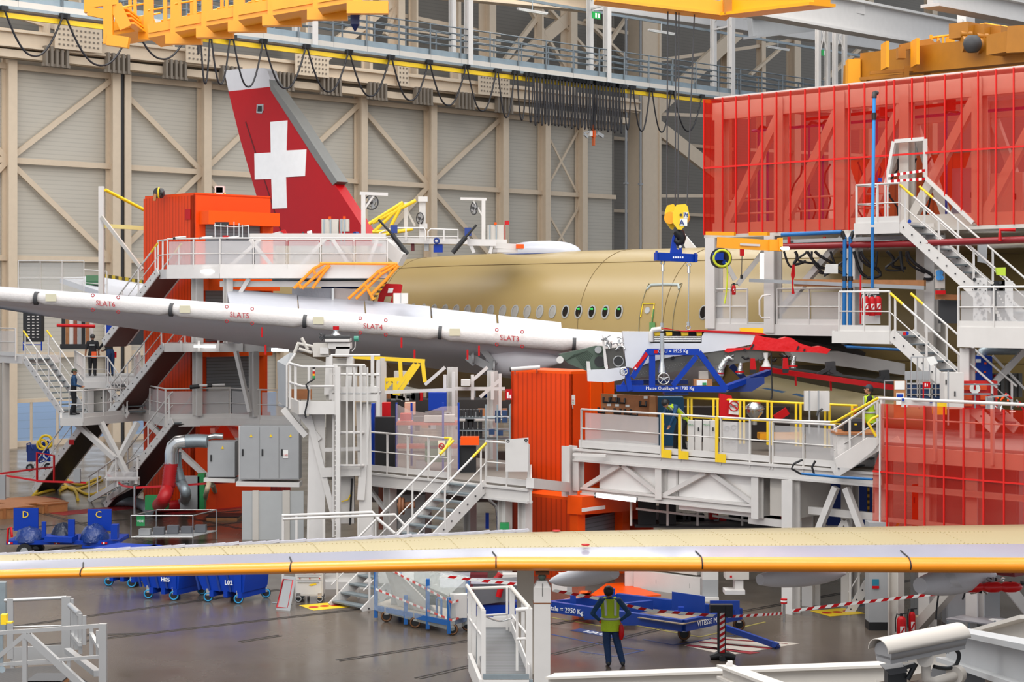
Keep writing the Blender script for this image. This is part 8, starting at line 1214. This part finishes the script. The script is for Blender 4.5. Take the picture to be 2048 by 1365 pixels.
 n=len(ms.polygons);ce=np.empty(n*3);ms.polygons.foreach_get('center',ce);ce=ce.reshape(-1,3);best=np.full(n,9.);idx=np.zeros(n,int)
 for a,b,r0,r1,m in sg:
  A_,d=np.array(a-base),np.array(b-a);t=np.clip(((ce-A_)@d)/max(1e-9,d@d),0,1);di=np.linalg.norm(ce-A_-t[:,None]*d,axis=1)-(r0+(r1-r0)*t);w_=di<best;best[w_]=di[w_];idx[w_]=ml.index(m)
 ms.polygons.foreach_set('material_index',idx);ms.polygons.foreach_set('use_smooth',[True]*n);ms.update()
 root=bpy.data.objects.new('person',None);COL.objects.link(root);root.location=base;ORI[root.name]=base;tag(root,lb,'person')
 bo=bpy.data.objects.new('body',ms);COL.objects.link(bo);bo.parent=root;ps=[]
 for s_ in(-1,1):ps.append(('eye',MB().ball(h+hs_*s_*.034+hf*.088+hu*.012,.012,8),BLK))
 ps.append(('mouth',MB().tube([h-hu*.055+hf*.088-hs_*.022,h-hu*.058+hf*.094,h-hu*.055+hf*.088+hs_*.022],.006,5),mat('lips','#7a3a34',.6)))
 def cap(nm,r,cut,m,brim=True):
  rings=[]
  for i in range(7):el=cut+(math.pi/2-cut)*i/6.2;rings.append([h+hu*(.02+r*1.08*math.sin(el))-hf*.01+(hs_*math.cos(t)+hf*math.sin(t))*r*math.cos(el)*(1.0 if math.sin(t)<.2 else 1.03)for t in[2*math.pi*k/18 for k in range(18)]])
  sub=[('brim',MB().prism([h+hu*.05+hf*.07-hs_*.07,h+hu*.05+hf*.17-hs_*.045,h+hu*.05+hf*.17+hs_*.045,h+hu*.05+hf*.07+hs_*.07],hu*.01),m)]if brim else[]
  return(nm,MB().loft(rings),m,sub)
 ps.append(('hair',cap('h',.1,-.55,HAR,False)[1].__class__().loft([[h-hf*.012+hu*(.1*math.sin(el)+.0)-hf*.015+(hs_*math.cos(t)+hf*math.sin(t)*(.75 if math.sin(t)>0 else 1))*.102*math.cos(el)for t in[2*math.pi*k/18 for k in range(18)]]for el in(-.3,0,.3,.6,.9,1.2,1.5)]),HAR))
 if hat:ps.append(cap(hat,.112,.12 if hat!='woollen_hat' else-.15,hatcol,hat not in('woollen_hat','helmet')))
 if vest:
  rr_=[];ax_=[g['hip']-up_*.16,g['hip']+up_*.05,wst,g['chest'],g['chest']+up_*.07,g['chest']+up_*.125];wd=[.215,.2,.19,.215,.2,.13];dp=[.155,.145,.14,.15,.14,.11]
  for c0_,w_,d_ in zip(ax_,wd,dp):rr_.append([c0_+rt*w_*math.cos(t)+fw*d_*math.sin(t)for t in[2*math.pi*k/24 for k in range(24)]])
  sub=[]
  for t0 in(.42,):sub.append(('reflective_band',MB().tube([(rr_[1][k].lerp(rr_[2][k],t0)-ax_[1].lerp(ax_[2],t0))*1.04+ax_[1].lerp(ax_[2],t0)for k in range(24)],.025,4,closed=True),RFL))
  for s_ in(-1,1):
   for f_ in(-1,1):sub.append(('reflective_band',MB().beam(wst+rt*s_*.1+fw*f_*.138,g['chest']+up_*.1+rt*s_*.11+fw*f_*.13,.05,.02,up=fw),RFL))
  ps.append(('vest',MB().loft(rr_,cap=False),LIM,sub))
  for s_ in(-1,1):ps.append(('vest_shoulder',MB().tube([g['chest']+up_*.05+rt*s_*.13-fw*.06,g['chest']+up_*.13+rt*s_*.11,g['chest']+up_*.05+rt*s_*.13+fw*.08],.04,8),LIM))
 if extra:ps+=extra(g,rt,fw,L)
 addparts(root,ps);return g
person(G(1223,1333),0,'person seen from behind in lime vest and navy overalls, hands on hips, looking up',dict(hip=(-.02,0,.93),chest=(-.03,.02,1.34),neck=(-.04,.02,1.48),head=(-.055,-.0,1.62),le=(-.42,-.1,1.16),re=(.38,-.1,1.16),ls=(-.23,0,1.42),rs=(.17,0,1.42),lw=(-.27,.0,1.0),rw=(.2,.0,1.0),lk=(-.1,.04,.5),rk=(.13,.03,.5),la=(-.06,0,.09),ra=(.24,0,.09)),shirt=JKB,trou=JEA,glove=ORGL,look=(.35,.8,.5),vest=True,hat='helmet',hatcol=BLK,extra=lambda g,rt,fw,L:[('waist_bag',MB().tube([L((.2,-.12,.92)),L((.21,-.13,.82)),L((.21,-.13,.7)),L((.2,-.12,.6))],[.04,.06,.06,.035],10),RED)])
person(Pz(147,3.6,68.6),-1.25,'person in a blue jacket and green cap standing on the left stairs facing right',dict(le=(-.27,.0,1.15),lw=(-.16,.24,1.08),re=(.27,.02,1.15),rw=(.14,.26,1.1),la=(-.08,.05,.09),ra=(.08,-.1,.09)),shirt=JKB,trou=BKC,look=(.35,.9,-.1),hat='cap',hatcol=mat('olive_cap','#2f3a24',.7))
person(Pz(185,4.78,76),.1,'person from behind in black shirt and trousers with an orange pouch on the landing',dict(lw=(-.3,.05,.9),rw=(.24,.1,.95)),shirt=BKC,trou=BKC,sleeve=SKN,hat='cap',extra=lambda g,rt,fw,L:[('pouch',MB().box(L((-.02,-.16,.78)),rt*.2,fw*.06,Z*.26),ORGL),('lettering',MB().box(L((-.1,-.14,1.3)),rt*.2,fw*.01,Z*.04),TXW)])
person(Pz(221,4.78,76),.7,'person in black shirt and blue trousers leaning on the landing rail with an orange pouch',dict(chest=(-.06,.08,1.34),neck=(-.08,.14,1.47),head=(-.1,.2,1.58),ls=(-.25,.1,1.4),rs=(.12,.06,1.4),le=(-.34,.3,1.2),lw=(-.3,.52,1.1),re=(.1,.3,1.15),rw=(-.05,.5,1.08)),shirt=BKC,trou=JEA,look=(-.5,.8,-.3),hat='cap',extra=lambda g,rt,fw,L:[('pouch',MB().box(L((.14,-.08,.78)),rt*.1,fw*.16,Z*.24),RED)])
person(Pz(1358,DB0.z,49.6),2.1,'person in lime vest and black woollen hat bending over on the work deck',dict(hip=(0,-.12,.9),chest=(0,.22,1.2),neck=(0,.34,1.28),head=(0,.45,1.33),ls=(-.19,.24,1.24),rs=(.19,.24,1.24),le=(-.24,.34,.98),lw=(-.15,.4,.75),re=(.24,.36,.98),rw=(.12,.44,.78),lk=(-.1,.02,.48),rk=(.1,.02,.48),la=(-.12,-.1,.09),ra=(.1,.05,.09)),shirt=JKB,trou=BKC,look=(.1,.75,-.65),hat='woollen_hat',vest=True)
person(Pz(1740,DB0.z+.22,46.3),1.35,'person in black jacket, lime vest and orange gloves holding a red tool at the bench',dict(le=(-.26,.1,1.15),lw=(-.1,.3,1.12),re=(.26,.1,1.13),rw=(.08,.34,1.06)),shirt=BKC,trou=BKC,glove=ORGL,look=(0,.93,.2),hat='cap',hatcol=mat('slate_cap','#1f2630',.7),vest=True)
T('red_tool','small red power tool held by the person in orange gloves','tool',MB().cbox(P(1722,851,46.1),.2,.12,.16).cyl(P(1716,846,46.1),P(1722,848,46.1),.05,8),RED)
